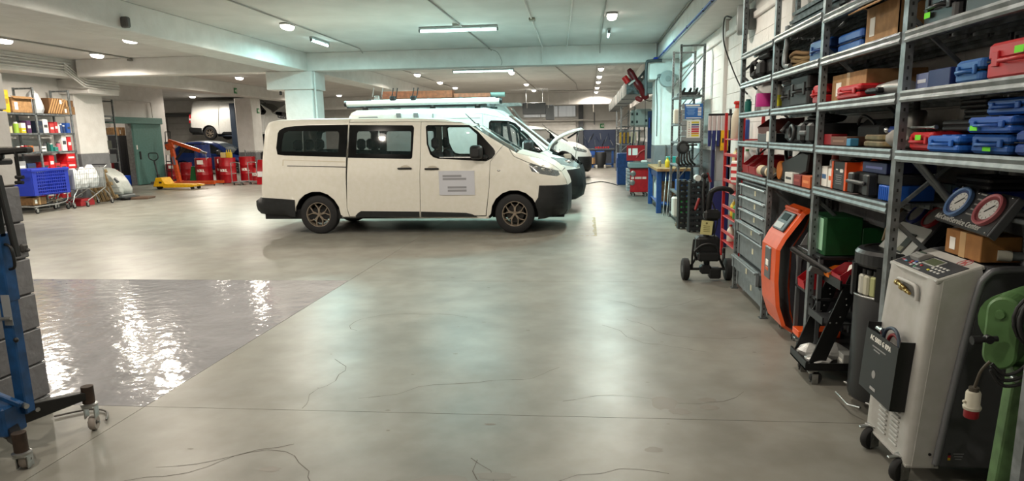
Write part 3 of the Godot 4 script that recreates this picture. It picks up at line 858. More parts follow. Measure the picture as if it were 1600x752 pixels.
	# handles, sliding rail, mirror, aerial
	for e in [[sd[0], -0.005, 1.114], [fd[0], 0.459, 1.102]]:
		var z = side_z(c, Vector2(e[1], e[2]))
		var dish = part("handle_dish", Geo.new().ball(V(e[1] + 0.01, e[2] + 0.01, z + 0.0), V(0.085, 0.045, 0.004), 14), mt("#b9b2a2", 0.35), e[0])
		part("handle", Geo.new().box(V(e[1], e[2], z + 0.02), V(0.25, 0.03, 0.028), 0.012), M.black, e[0])
	if glz:
		part("slide_rail", panel(c, [P2([-2.061, 1.186, -1.03, 1.155, -1.03, 1.142, -2.061, 1.174])], [], [1], 0.003), M.black, t)
		part("slide_rail_cover", panel(c, [P2([-2.14, 1.287, -2.146, 1.183, -2.13, 1.183, -2.124, 1.277, -1.03, 1.228, -1.03, 1.24])], [], [1], 0.002), mt("#c6bda8", 0.4), t)
	part("badge", Geo.new().ball(V(1.587, 1.06, side_z(c, Vector2(1.587, 1.06))), V(0.03, 0.017, 0.006)), M.chrome, t)
	for s in S:
		var z = s * (side_z(c, Vector2(1.25, 1.35)))
		var mi := Geo.new()
		mi.loft(mirror_rings(V(1.235, 1.37, z), s))
		mi.box(V(1.33, 1.29, z + s * 0.03), V(0.16, 0.07, 0.1), 0.025)
		part("mirror", mi, M.black, t)
	part("aerial", Geo.new().cyl(V(1.10, 1.83, 0.1), V(0.90, 2.03, 0.1), 0.012, 0.005, 6).box(V(1.09, 1.83, 0.1), V(0.12, 0.04, 0.05), 0.012), M.black, t)
	part("wiper", Geo.new().tube([V(1.86, 1.37, 0.6), V(1.70, 1.475, 0.1), V(1.66, 1.50, -0.4)], 0.012), M.black, t)
	return t
func ring_pts(c: Vector3, r: float, n: Vector3, k := 18) -> Array:
	var b = Geo.yb(n)
	var p = []
	for i in k: p.append(c + b.x * (r * cos(TAU * i / k)) + b.z * (r * sin(TAU * i / k)))
	return p
func mirror_rings(c: Vector3, s: int) -> Array:
	var rings = []
	for e in [[-0.01, 0.02, 0.03], [0.0, 0.085, 0.10], [0.03, 0.105, 0.125], [0.09, 0.105, 0.125], [0.16, 0.09, 0.11], [0.19, 0.05, 0.07]]:
		var rg = []
		for p in rrect(e[1] * 2, e[2] * 2 * 0.92, minf(e[1], e[2]) * 0.6): rg.append(c + V(p.x, p.y, s * (0.06 + e[0])))
		rings.append(rg)
	return rings

func big_van(label: String, at: Vector3, H: float, hood_up: bool) -> Node3D:
	var paint = mt("#d0d3d1", 0.3, 0.0, 0.03)
	var k = H - 2.2
	var c = {W = 1.02, belt = 1.2, tum = 0.06, rr = 0.12, rf = 0.35, xa = 1.6, xb = 2.4, axles = [-1.15, 1.75], wr = 0.35}
	c.path = P2([-2.2, 0.36, -2.44, 0.42, -2.45, 1.0, -2.43, 1.7, -2.40, 2.05 + k, -2.34, 2.15 + k, -2.22, 2.2 + k, -1.0, 2.215 + k, 0.45, 2.2 + k, 0.75, 2.14 + k, 0.93, 2.02 + k, 1.3, 1.73 + k * 0.45, 1.80, 1.33, 1.95, 1.24, 2.2, 1.16, 2.36, 1.08, 2.46, 0.98, 2.52, 0.8, 2.54, 0.55, 2.50, 0.36, 2.36, 0.28, 2.2, 0.27])
	var t = thing("cargo_van", label, "van", at)
	var S = [1, -1]
	var ra = arch(-1.15, 0.35, 0.42, 180, 0); var fa = arch(1.75, 0.35, 0.42, 180, 0)
	var win = P2([0.60, 1.90, 0.64, 1.94, 1.0, 1.93, 1.15, 1.87, 1.42, 1.62, 1.72, 1.30, 1.70, 1.27, 0.62, 1.27, 0.58, 1.32])
	var head = P2([1.86, 1.18, 2.30, 1.13, 2.47, 0.99, 2.40, 0.95, 2.0, 1.04])
	sides("body_side", func(sd_): return panel(c, cut(c, [-3, 0.36] + ra + [-0.6, 0.36, 0.47, 0.36, 0.47, 2.08 + k, -0.2, 2.10 + k, -3, 2.10 + k]), [], sd_), paint, t)
	sides("roof_side", func(sd_): return panel(c, cut(c, [-3, 2.10 + k, 0.47, 2.08 + k, 1.05, 1.95 + k * 0.6, 1.45, 1.63 + k * 0.3, 1.78, 1.32, 1.9, 1.24, 2.1, 3, -3, 3]), [], sd_), paint, t)
	sides("front_door", func(sd_): return panel(c, cut(c, [0.47, 0.40, 1.33, 0.40, 1.40, 0.8, 1.45, 1.2, 1.78, 1.32, 1.45, 1.63 + k * 0.3, 1.05, 1.95 + k * 0.6, 0.47, 2.08 + k]), [win], sd_), paint, t)
	sides("front_wing", func(sd_): return panel(c, cut(c, [1.33, 0.40] + fa + [2.2, 0.62, 2.12, 0.90, 2.45, 0.93, 2.7, 0.98, 2.55, 1.02, 1.9, 1.24, 1.78, 1.32, 1.45, 1.2, 1.40, 0.8]), [head], sd_), paint, t)
	sides("front_bumper", func(sd_): return panel(c, cut(c, [2.17, 0.37, 2.15, 0.2, 2.9, 0.1, 2.9, 0.98, 2.12, 0.90, 2.2, 0.62], 0.001), [head], sd_, 0.012), mt("#15181a", 0.55, 0.0, 0.15), t)
	sides("sill", func(sd_): return panel(c, cut(c, [-0.72, 0.28, 1.32, 0.28, 1.33, 0.40, -0.72, 0.36]), [], sd_, -0.01), M.bplast, t)
	sides("rub_strip", func(sd_): return panel(c, [P2([-0.6, 0.62, 1.3, 0.62, 1.3, 0.72, -0.6, 0.72])], [], sd_, 0.01), M.bplast, t)
	var w = sides("front_window", func(sd_): return panel(c, [win], [P2([0.64, 1.89, 0.98, 1.89, 1.10, 1.84, 1.36, 1.60, 1.60, 1.32, 0.64, 1.32])], sd_, -0.006, 0.004), mt("#0b0d0e", 0.1), t)
	sides("pane", func(sd_): return panel(c, [P2([0.64, 1.89, 0.98, 1.89, 1.10, 1.84, 1.36, 1.60, 1.60, 1.32, 0.64, 1.32])], [], sd_, -0.01, 0.003), glass("#2a3838", 0.3), w)
	sides("window_bar", func(sd_): return panel(c, [P2([0.98, 1.9, 1.02, 1.9, 1.12, 1.3, 1.06, 1.3])], [], sd_, 0.0, 0.01), M.black, w)
	part("rear_door", hull(c, 0, 5, 0.02), paint, t)
	part("roof", hull(c, 5, 10, 0.03), paint, t)
	part("windscreen", hull(c, 10, 12, 0.05, 0.004), glass("#1c2427", 0.75), t)
	for s in S: part("windscreen_pillar", Geo.new().tube([V(0.93, 2.03 + k, s * 0.84), V(1.3, 1.74 + k * 0.45, s * 0.88), V(1.8, 1.34, s * 0.92)], 0.035), paint, t)
	if hood_up:
		var rows = []
		for i in 9:
			var u = i / 8.0
			var y = 1.31 + 0.43 * sin(u * 1.15) / sin(1.15); var x = 1.82 + 0.72 * (1.0 - cos(u * 1.15)) / (1.0 - cos(1.15)) * 0.92 + 0.05 * u
			var row = []
			for j in 9:
				var v = j / 4.0 - 1.0
				row.append(V(x - 0.05 * (1 - v * v), y + 0.03 * (1 - v * v), v * (0.86 - 0.12 * u)))
			rows.append(row)
		part("bonnet", Geo.new().sheet(rows, 0.022), paint, t)
		part("bonnet_liner", Geo.new().box(V(2.33, 1.63, 0), V(0.3, 0.03, 1.2), 0.01, Basis(Vector3.BACK, 0.55)), M.black, t)
		part("bonnet_stay", Geo.new().cyl(V(2.36, 1.05, 0.7), V(2.44, 1.70, 0.66), 0.008), M.steel, t)
		var en := Geo.new()
		en.box(V(2.12, 0.98, 0.1), V(0.55, 0.2, 0.9), 0.04); en.box(V(2.05, 1.12, 0.2), V(0.42, 0.12, 0.5), 0.04)
		en.box(V(2.1, 1.1, -0.5), V(0.35, 0.2, 0.28), 0.02); en.box(V(2.02, 1.1, 0.66), V(0.26, 0.2, 0.22), 0.03)
		en.tube(smooth_path([V(1.9, 1.1, 0.4), V(2.1, 1.26, 0.55), V(2.32, 1.15, 0.6), V(2.36, 1.0, 0.3)], 5), 0.035, 8)
		part("engine", en, mt("#1b1c1e", 0.5), t)
		part("reservoir", Geo.new().box(V(2.2, 1.17, 0.62), V(0.18, 0.12, 0.14), 0.03), mt("#b8b5a8", 0.5), t)
	else:
		part("bonnet", hull(c, 12, 16, 0.04), paint, t)
		sides("bonnet_side", func(sd_): return panel(c, cut(c, [1.80, 1.33, 1.9, 1.24, 2.55, 1.0, 2.8, 1.0, 2.8, 1.5, 1.8, 1.5]), [], sd_), paint, t)
	part("front_bumper_face", hull(c, 16, 21, 0.06), mt("#15181a", 0.55, 0.0, 0.15), t)
	part("bumper_corner_plate", panel(c, [P2([2.2, 0.42, 2.42, 0.40, 2.44, 0.55, 2.22, 0.58])], [], [1], 0.02), M.bplast, t)
	var hl = sides("headlamp", func(sd_): return panel(c, [head], [], sd_, -0.02, 0.02), mt("#2b3134", 0.15), t)
	sides("lens", func(sd_): return panel(c, [head], [], sd_, -0.002, 0.004), glass("#dbe4e4", 0.3), hl)
	for s in S: part("reflector", Geo.new().ball(V(2.2, 1.07, s * (side_z(c, Vector2(2.2, 1.07)) - 0.02)), V(0.09, 0.045, 0.02)), M.chrome, hl[0] if s > 0 else hl[1])
	var inn := Geo.new()
	inn.bx(-2.4, 1.45, 0.36, 0.5, -0.95, 0.95); inn.bx(1.45, 2.4, 0.3, 0.8, -0.58, 0.58); inn.bx(1.68, 1.76, 0.5, 1.28, -0.85, 0.85)
	inn.bx(0.30, 0.36, 0.5, 2.1 + k, -0.85, 0.85)
	part("underbody", inn, mt("#101112", 0.8), t)
	for x in [-1.15, 1.75]:
		for s in S:
			var rows = []
			for i in 13:
				var a = PI - PI * i / 12
				rows.append([V(x + 0.43 * cos(a), 0.35 + 0.43 * sin(a), s * 0.6), V(x + 0.43 * cos(a), 0.35 + 0.43 * sin(a), s * 0.96)])
			part("wheel_arch_liner", Geo.new().sheet(rows, 0.006), M.black, t)
			wheel(t, x, s * 0.87, 0.35, s, "seven", "#7d7f80")
	for z in [-0.5, 0.5]:
		var se := Geo.new()
		se.box(V(0.85, 0.95, z), V(0.5, 0.16, 0.5), 0.05); se.box(V(0.6, 1.3, z), V(0.14, 0.7, 0.48), 0.05); se.box(V(0.56, 1.75, z), V(0.1, 0.2, 0.26), 0.04)
		part("seat", se, mt("#26282b", 0.85), t)
	part("dashboard", Geo.new().box(V(1.5, 1.18, 0), V(0.45, 0.3, 1.8), 0.09), M.black, t)
	for s in S:
		var mi := Geo.new(); mi.loft(mirror_rings(V(1.42, 1.42, s * 1.0), s)); mi.box(V(1.45, 1.34, s * 1.0), V(0.1, 0.08, 0.2), 0.03)
		var mm = part("mirror", mi, M.black, t)
		part("indicator", Geo.new().box(V(1.34, 1.42, s * 1.19), V(0.06, 0.16, 0.06), 0.02), mt("#d6d8d8", 0.3), mm)
	return t

func vehicles() -> void:
	var t = minivan("passenger_van", "cream-white passenger van with dark side windows parked across the floor in front", V(-3.06, 0, -12.11), {})
	# the pale lettered plate on its front door
	var dc := Geo.new(); dc.bx(0.575, 1.18, 0.66, 1.065, 0.945, 0.949, 0.0)
	var sg = part("door_sign", Geo.new().box(V(0.877, 0.863, 0.957), V(0.605, 0.405, 0.004), 0.0), mt("#c3c5cd", 0.5), t)
	for e in [[0.62, 0.98, 0.32], [0.62, 0.93, 0.40], [0.70, 0.79, 0.32], [0.70, 0.735, 0.32]]:
		part("lettering_bar", Geo.new().box(V(e[0] + e[2] / 2 + 0.02, e[1], 0.9595), V(e[2], 0.035, 0.001), 0.0), mt("#8d8e93", 0.6), sg)
	# white high van behind it, bonnet open, with its roof rack
	var d = big_van("white cargo van with raised bonnet and laden roof rack behind the cream van", V(-2.63, 0, -15.0), 2.2, true)
	for e in [[-2.0, 1.96, 0.35, 0.12], [0.0, 0, 0, 0]]:
		if e[2] > 0: part("arch_print", Geo.new().prism(P2([-2.15, 2.06, -1.75, 2.06, -1.68, 1.9, -2.2, 1.9]), 0, 0.004, TX(Basis(), V(0, 0, 0.975))), mt("#6f7172", 0.6), d)
	for x in [-1.35, -0.98]: part("pillar_print", Geo.new().prism(P2([x, 2.12, x + 0.1, 2.12, x + 0.13, 1.85, x + 0.03, 1.85]), 0, 0.004, TX(Basis(), V(0, 0, 0.978))), mt("#6f7172", 0.6), d)
	part("body_crease", Geo.new().bx(-2.3, 0.42, 1.99, 2.0, 0.965, 0.975), mt("#8b8d8c", 0.5), d)
	part("door_seam", Geo.new().bx(-0.57, -0.56, 0.5, 2.1, 0.965, 1.0), mt("#6d6f6f", 0.6), d)
	for z in [0.82, -0.82]:
		part("rack_rail", Geo.new().box(V(-0.95, 2.262, z), V(3.0, 0.04, 0.05), 0.01), mt("#34373a", 0.5), d)
		for x in [-2.05, -0.6, 0.35]:
			part("rack_foot", Geo.new().box(V(x, 2.20, z), V(0.12, 0.12, 0.06), 0.015), M.black, d)
			if z > 0: part("rack_crossbar", Geo.new().box(V(x, 2.262, 0), V(0.05, 0.04, 1.7), 0.008), M.galv, d)
	for x in [-1.6, -0.8, -0.1, 0.55]: part("load_bearer", Geo.new().bx(x - 0.03, x + 0.03, 2.25, 2.455, -0.2, 0.32, 0.004).bx(x - 0.03, x + 0.03, 2.25, 2.318, 0.32, 0.68, 0.004), M.galv_dark, d)
	roof_load()
	big_van("white high-roofed van seen only by its windscreen beyond the roof rack van", V(-3.12, 0, -19.0), 2.55, false)
	minivan("passenger_van", "white van at the back with open door window, nose to the far benches", V(-2.62, 0, -25.95), {paint = "#dcdedd", dirt = 0.03, glazed = false, wheels = "seven"})
	lifted_van()
	blue_car()

func roof_load() -> void:
	# tubes, planks and clamps on the rack; the van stands at x -2.63, z -15
	for k in 2:
		var z = -14.12 - 0.34 * k
		var len = 3.30 if k == 0 else 2.75
		var o = solo("roof_tube", Geo.new().tube([V(-len / 2, 0, 0), V(len / 2, 0, 0)], 0.055, 14), mt("#dfe3e1", 0.35), ["white pipe carrier tube on the near edge of the van roof rack", "pale blue-white pipe carrier tube behind the near tube on rack"][k], "tube", V(-3.43 if k == 0 else -3.28, 2.336 + 0.036 * k, z), 0)
		part("end_cap", Geo.new().cyl(V(len / 2 - 0.03, 0, 0), V(len / 2 + 0.02, 0, 0), 0.06, 0.06, 14), M.black, o)
		part("end_cap", Geo.new().cyl(V(-len / 2 - 0.02, 0, 0), V(-len / 2 + 0.03, 0, 0), 0.06, 0.06, 14), M.black, o)
	var l = thing("ladder", "aluminium ladder lying along the van roof rack under the tubes", "ladder", V(-3.3, 2.313, -15.5))
	for z in [-0.2, 0.2]: part("stile", Geo.new().box(V(0.15, 0, z), V(3.3, 0.06, 0.025), 0.004), M.steel, l)
	for k in 11: part("rung", Geo.new().cyl(V(-1.35 + 0.3 * k, 0, -0.2), V(-1.35 + 0.3 * k, 0, 0.2), 0.014), M.steel, l)
	solo("wood_plank", Geo.new().box(V(0, 0, 0), V(1.55, 0.155, 0.28), 0.004), mt("#8a4a2c", 0.6, 0.0, 0.2), "long red-brown plank lying on top of the van roof rack", "plank", V(-3.7, 2.535, -14.9))
	solo("wood_plank", Geo.new().box(V(0, 0, 0), V(0.8, 0.085, 0.2), 0.004), mt("#96553a", 0.6, 0.0, 0.2), "shorter red-brown plank at the front end of the roof load", "plank", V(-2.5, 2.50, -14.9))
	solo("pipe_offcut", Geo.new().ring(V(-0.16, 0, 0), V(0.16, 0, 0), 0.04, 0.05), mt("#6f827c", 0.5), "short grey-green pipe at the front end of the planks", "pipe", V(-1.95, 2.508, -14.9))
	for k in 3:
		var s = thing("clamp", ["black clamp with tall handles on the near white tube", "pair of small black straps before the brown plank", "metal bracket at the rear end of the roof load"][k], "clamp", [V(-4.06, 2.43, -14.12), V(-3.62, 2.43, -14.12), V(-4.5, 2.468, -14.46)][k])
		part("jaw", Geo.new().box(V(0, 0, 0), V(0.12, 0.09, 0.1), 0.02), M.black if k < 2 else M.steel, s)
		for x in ([-0.02, 0.07] if k < 2 else [-0.1, 0.1]): part("handle", Geo.new().box(V(x + 0.02, 0.11, 0), V(0.02, 0.2, 0.02), 0.004, Basis(Vector3.BACK, -0.2)), M.black if k < 2 else M.steel, s)

func lifted_van() -> void:
	var t = minivan("cargo_van", "white cargo van raised on a lift in the left far bay", V(-17.75, 1.62, -34.4), {paint = "#dfe0de", dirt = 0.03, glazed = false, hood_up = true, wheels = "seven"})
	var l = thing("vehicle_lift", "blue two-post vehicle lift carrying the white van", "vehicle lift", V(-17.9, 0, -34.4))
	for z in [-1.35, 1.35]:
		part("post", Geo.new().box(V(0.2, 1.7, z * 1.05), V(0.28, 3.4, 0.22), 0.02), mt("#2b3a4d", 0.5), l)
		part("carriage", Geo.new().box(V(0.2, 1.72, z * 0.92), V(0.3, 0.5, 0.16), 0.02), mt("#1d2735", 0.5), l)
		for x in [-1.1, 1.1]: part("arm", Geo.new().cyl(V(0.2, 1.78, z * 0.85), V(x, 1.83, z * 0.5), 0.05), mt("#1d2735", 0.5), l)
		part("foot_plate", Geo.new().box(V(0.2, 0.01, z * 1.05), V(0.6, 0.02, 0.5)), mt("#2b3a4d", 0.5), l)

func blue_car() -> void:
	var paint = mt("#10265a", 0.25, 0.15)
	var c = {W = 0.86, belt = 0.85, tum = 0.42, rr = 0.14, rf = 0.35, xa = 1.0, xb = 1.9, axles = [-1.3, 1.25], wr = 0.31}
	c.path = P2([-1.75, 0.3, -1.95, 0.4, -1.98, 0.75, -1.9, 1.0, -1.75, 1.25, -1.5, 1.45, -1.2, 1.52, -0.5, 1.56, 0.1, 1.52, 0.4, 1.43, 0.75, 1.22, 1.1, 0.98, 1.3, 0.92, 1.7, 0.82, 1.92, 0.68, 1.98, 0.5, 1.95, 0.3, 1.7, 0.22])
	var t = thing("hatchback_car", "blue hatchback with open bonnet standing behind the red drums", "car", V(-17.95, 0, -31.6))
	var S = [1, -1]
	var win = P2([-1.55, 1.05, -1.45, 1.33, -1.2, 1.42, -0.35, 1.45, 0.1, 1.40, 0.45, 1.22, 0.82, 0.98, 0.7, 0.95])
	var ra = arch(-1.3, 0.31, 0.37, 180, 0); var fa = arch(1.25, 0.31, 0.37, 180, 0)
	sides("body_side", func(sd_): return panel(c, cut(c, [-3, 0.3] + ra + [-0.8, 0.22, 0.8, 0.22] + fa + [3, 0.3, 3, 2, -3, 2]), [win], sd_), paint, t)
	var w = sides("side_window", func(sd_): return panel(c, [win], [], sd_, -0.008, 0.004), glass("#11171b", 0.7), t)
	sides("window_bar", func(sd_): return panel(c, [P2([-0.4, 1.5, -0.33, 1.5, -0.36, 0.97, -0.45, 0.97])], [], sd_, 0.0, 0.01), M.black, w)
	part("rear_end", hull(c, 0, 3, 0.03), paint, t); part("rear_screen", hull(c, 3, 5, 0.03), glass("#11171b", 0.8), t)
	part("roof", hull(c, 5, 9, 0.03), mt("#8d959c", 0.3), t); part("windscreen", hull(c, 9, 11, 0.04), glass("#59636a", 0.7), t)
	part("bonnet", hull(c, 11, 14, 0.03), paint, t, TX(Basis(), V(1.15, 0.97, 0)) * TX(Basis(Vector3.BACK, 1.05), Vector3.ZERO) * TX(Basis(), V(-1.15, -0.97, 0)))
	part("front_end", hull(c, 14, 17, 0.05), paint, t)
	part("underbody", Geo.new().bx(-1.9, 1.9, 0.2, 0.5, -0.6, 0.6).bx(0.9, 1.8, 0.5, 0.8, -0.65, 0.65), M.black, t)
	for x in [-1.3, 1.25]:
		for s in S: wheel(t, x, s * 0.74, 0.31, s, "seven", "#7d7f80")
	for s in S:
		var mi := Geo.new(); mi.loft(mirror_rings(V(0.6, 1.02, s * 0.80), s)); part("mirror", mi, M.black, t)

# ---------------------------------------------------------------- the long galvanised rack on the right
const RZ := [-7.18, -5.98, -4.79, -3.59, -2.4]
func c_profile(w: float, d: float) -> PackedVector2Array:        # open upright section, web towards +y
	return P2([-w / 2, -d / 2, -w / 2 + 0.012, -d / 2, -w / 2 + 0.012, d / 2 - 0.005, w / 2 - 0.012, d / 2 - 0.005, w / 2 - 0.012, -d / 2, w / 2, -d / 2, w / 2, d / 2, -w / 2, d / 2])
func upright_mesh(h: float) -> ArrayMesh:
	var g := Geo.new()
	g.prism(c_profile(0.05, 0.04), 0, h, TX(Basis(Vector3.RIGHT, -PI / 2), Vector3.ZERO))
	return g.mesh()
func slots_mesh(h: float) -> ArrayMesh:
	var g := Geo.new()
	for k in int(h / 0.05):
		for x in [-1, 1]: g.box(V(x * 0.0252, 0.04 + 0.05 * k, 0.0), V(0.001, 0.016, 0.009))
	return g.mesh()
func add_upright(par: Node3D, at: Vector3, turn: float, h: float, um: Mesh, sm: Mesh) -> void:
	var u = part("upright", um, M.galv, par, TX(RY(turn), at))
	var s = part("slots", sm, mt("#26292b", 0.7), u)
	s.set_meta("kind", "stuff")
	part("foot_plate", Geo.new().box(V(0, 0.004, 0), V(0.07, 0.008, 0.07)), M.galv_dark, u)
func shelving() -> void:
	var t = thing("shelf_rack", "long galvanised steel shelf rack along the right wall, four bays of loaded shelves", "shelf rack", V(0, 0, 0))
	var H = 3.2
	var um = upright_mesh(H); var sm = slots_mesh(H)
	for z in RZ:
		add_upright(t, V(1.56, 0, z), PI / 2, H, um, sm)
		add_upright(t, V(2.06, 0, z), -PI / 2, H, um, sm)
		var y = 0.25
		var k = 0
		while y < H - 0.5:
			var a = V(1.58, y, z); var b = V(2.04, y + 0.42, z)
			if k % 2: a = V(2.04, y, z); b = V(1.58, y + 0.42, z)
			part("brace", Geo.new().box((a + b) / 2, V(0.022, (b - a).length(), 0.014), 0.003, Geo.yb(b - a)), M.galv, t)
			y += 0.5; k += 1
	var lev = [[2.40, 2.115, 1.826, 1.548, 1.235], [2.41, 2.116, 1.825, 1.549, 1.235], [2.385, 2.116, 1.824, 1.546, 1.27], [2.38, 2.113, 1.83, 1.542]]
	for b in 4:
		var z0 = RZ[b] + 0.028; var z1 = RZ[b + 1] - 0.028
		for y in lev[b]:
			var bm := Geo.new()
			bm.prism(P2([-0.012, -0.055, 0.012, -0.055, 0.017, -0.045, 0.012, -0.03, 0.012, -0.012, 0.0, 0.0, -0.012, 0.0, -0.016, -0.012, -0.010, -0.028, -0.016, -0.044]), z0, z1, TX(Basis(), V(1.545, y, 0)))
			part("front_beam", bm, M.galv, t)
			part("rear_beam", Geo.new().bx(2.05, 2.075, y - 0.055, y, z0, z1, 0.004), M.galv, t)
			for k in 5:
				var x0 = 1.562 + k * 0.097
				var g := Geo.new()
				g.bx(x0, x0 + 0.094, y - 0.012, y - 0.004, z0, z1)
				g.bx(x0, x0 + 0.006, y - 0.035, y - 0.012, z0, z1); g.bx(x0 + 0.088, x0 + 0.094, y - 0.035, y - 0.012, z0, z1)
				g.bx(x0 + 0.03, x0 + 0.036, y - 0.022, y - 0.012, z0, z1); g.bx(x0 + 0.06, x0 + 0.066, y - 0.022, y - 0.012, z0, z1)
				part("shelf_panel", g, M.galv_dark, t)
	# set-back half shelf low in the nearest bay
	part("shelf_panel", Geo.new().bx(1.80, 2.05, 1.245, 1.265, RZ[3] + 0.03, RZ[4] - 0.03, 0.004), M.galv_dark, t)
	for z in [RZ[3] + 0.02, RZ[3] + 0.06]:
		part("brace", Geo.new().cyl(V(1.60, 1.52, z), V(2.02, 1.05, z), 0.014, 0.014, 8), M.galv, t)
	# horizontal wall rail seen behind the nearest bay
	part("rear_rail", Geo.new().bx(2.08, 2.10, 1.30, 1.34, -3.5, -2.2, 0.004), M.galv_dark, t)

# ---------------------------------------------------------------- boxes, cases and bins: front towards local +z, base at y 0, centred on x, body behind z 0
const FACE := -PI / 2        # turns local +z to the aisle (-x)
func case_(label: String, at: Vector3, w: float, h: float, d: float, m: Material, sticker := 0, grip := true, group := "", turn := FACE) -> Node3D:
	var t = thing("tool_case", label, "tool case", at, turn, group)
	var r = minf(0.03, h * 0.25)
	var B = func(y0, y1): return Geo.new().prism(rrect(w, d, r, 3), y0, y1, TX(Basis(Vector3.RIGHT, -PI / 2), V(0, 0, -d / 2)), minf(0.012, (y1 - y0) * 0.3))
	part("base", B.call(0, h * 0.5), m, t)
	part("lid", B.call(h * 0.515, h), m, t)
	part("seam", Geo.new().box(V(0, h * 0.507, -d / 2), V(w * 0.99, h * 0.03, d * 0.98)), mt("#101114", 0.7), t)
	if grip:
		part("handle", Geo.new().tube([V(-w * 0.2, h * 0.47, -0.002), V(-w * 0.19, h * 0.47, 0.022), V(w * 0.19, h * 0.47, 0.022), V(w * 0.2, h * 0.47, -0.002)], minf(0.009, h * 0.1), 6), m, t)
		for s in [-1, 1]: part("latch", Geo.new().box(V(s * w * 0.32, h * 0.55, 0.004), V(w * 0.1, h * 0.42, 0.012), 0.003), m, t)
	if sticker: part("sticker", Geo.new().box(V((-0.25 if sticker == 1 else 0.05) * w, h * (0.3 if sticker < 3 else 0.7), 0.0125), V(minf(0.055, w * 0.3), minf(0.026, h * 0.32), 0.001)), M.tag, t)
	# ribs moulded into the lid
	for s in [-0.3, 0.0, 0.3]: part("rib", Geo.new().box(V(s * w, h + 0.001, -d * 0.5), V(w * 0.12, 0.006, d * 0.7), 0.002), m, t)
	return t
func carton(label: String, at: Vector3, w: float, h: float, d: float, m: Material, open := 0, group := "", turn := FACE, nm := "cardboard_box") -> Node3D:
	var t = thing(nm, label, "box", at, turn, group)
	if open:
		for e in [[-w / 2 + 0.003, -d / 2, 0.006, d], [w / 2 - 0.003, -d / 2, 0.006, d]]: part("side", Geo.new().box(V(e[0], h / 2, e[1]), V(e[2], h, e[3])), m, t)
		for z in [-0.003, -d + 0.003]: part("side", Geo.new().box(V(0, h / 2, z), V(w, h, 0.006)), m, t)
		part("bottom", Geo.new().box(V(0, 0.004, -d / 2), V(w, 0.008, d)), m, t)
		part("flap", Geo.new().box(V(0, h + w * 0.0, 0.05), V(w, 0.005, 0.12), 0, Basis(Vector3.RIGHT, 0.5)), m, t)
		part("flap", Geo.new().box(V(-w / 2 - w * 0.2, h + 0.02, -d / 2), V(w * 0.45, 0.005, d), 0, Basis(Vector3.BACK, -0.25)), m, t)
	else:
		part("box", Geo.new().box(V(0, h / 2, -d / 2), V(w, h, d), 0.003), m, t)
		part("tape", Geo.new().box(V(0, h / 2, -d / 2), V(minf(0.05, w * 0.2), h + 0.002, d + 0.002)), mt("#b79467", 0.5), t)
	if w > 0.12: part("label", Geo.new().box(V(-w * 0.28, h * 0.45, 0.0015), V(w * 0.16, h * 0.5, 0.001)), M.paper, t)
	return t
func plain_box(label: String, at: Vector3, s: Vector3, m: Material, stripe: Material = null, group := "", turn := FACE, nm := "small_box", cat := "box") -> Node3D:
	var t = thing(nm, label, cat, at, turn, group)
	part("box", Geo.new().box(V(0, s.y / 2, -s.z / 2), s, minf(0.003, s.y * 0.1)), m, t)
	if stripe: part("print", Geo.new().box(V(0, s.y * 0.5, 0.0008), V(s.x * 0.7, s.y * 0.22, 0.001)), stripe, t)
	return t
func bin_(label: String, at: Vector3, w: float, h: float, d: float, m: Material, group := "", turn := FACE) -> Node3D:
	var t = thing("picking_bin", label, "bin", at, turn, group)
	var th = 0.004
	var sp = P2([0, 0, 0.02, h * 0.45, -d * 0.28, h, -d, h, -d, 0])
	for s in [-1, 1]: part("side", Geo.new().prism(sp, -th / 2, th / 2, TX(RY(-PI / 2), V(s * (w / 2 - th), 0, 0)) , 0), m, t)
	part("bottom", Geo.new().box(V(0, th / 2, -d / 2), V(w, th, d)), m, t)
	part("back", Geo.new().box(V(0, h / 2, -d), V(w, h, th)), m, t)
	part("front_lip", Geo.new().box(V(0, h * 0.22, 0.01), V(w, h * 0.45, th), 0, Basis(Vector3.RIGHT, 0.1)), m, t)
	part("rim", Geo.new().box(V(0, h, -d * 0.98), V(w + 0.012, 0.012, 0.016), 0.003), m, t)
	return t
func bottle(label: String, at: Vector3, r: float, h: float, m: Material, cap: Material, band: Material = null, group := "") -> Node3D:
	var t = thing("bottle", label, "bottle", at, 0, group)
	part("body", Geo.new().lathe([Vector2(0, 0), Vector2(r * 0.92, 0), Vector2(r, h * 0.03), Vector2(r, h * 0.6), Vector2(r * 0.85, h * 0.7), Vector2(r * 0.4, h * 0.86), Vector2(r * 0.36, h * 0.9), Vector2(0, h * 0.9)], 14), m, t)
	part("cap", Geo.new().cyl(V(0, h * 0.89, 0), V(0, h, 0), r * 0.42, r * 0.4, 12), cap, t)
	if band: part("label", Geo.new().lathe([Vector2(r * 1.01, h * 0.12), Vector2(r * 1.015, h * 0.13), Vector2(r * 1.015, h * 0.5), Vector2(r * 1.01, h * 0.51)], 14), band, t)
	return t
func can(label: String, at: Vector3, r: float, h: float, m: Material, top: Material, group := "", nm := "spray_can", cat := "can") -> Node3D:
	var t = thing(nm, label, cat, at, 0, group)
	part("body", Geo.new().lathe([Vector2(0, 0), Vector2(r, 0), Vector2(r, h * 0.82), Vector2(r * 0.8, h * 0.86), Vector2(0, h * 0.86)], 14), m, t)
	part("cap", Geo.new().cyl(V(0, h * 0.85, 0), V(0, h, 0), r * 0.75, r * 0.7, 12), top, t)
	return t

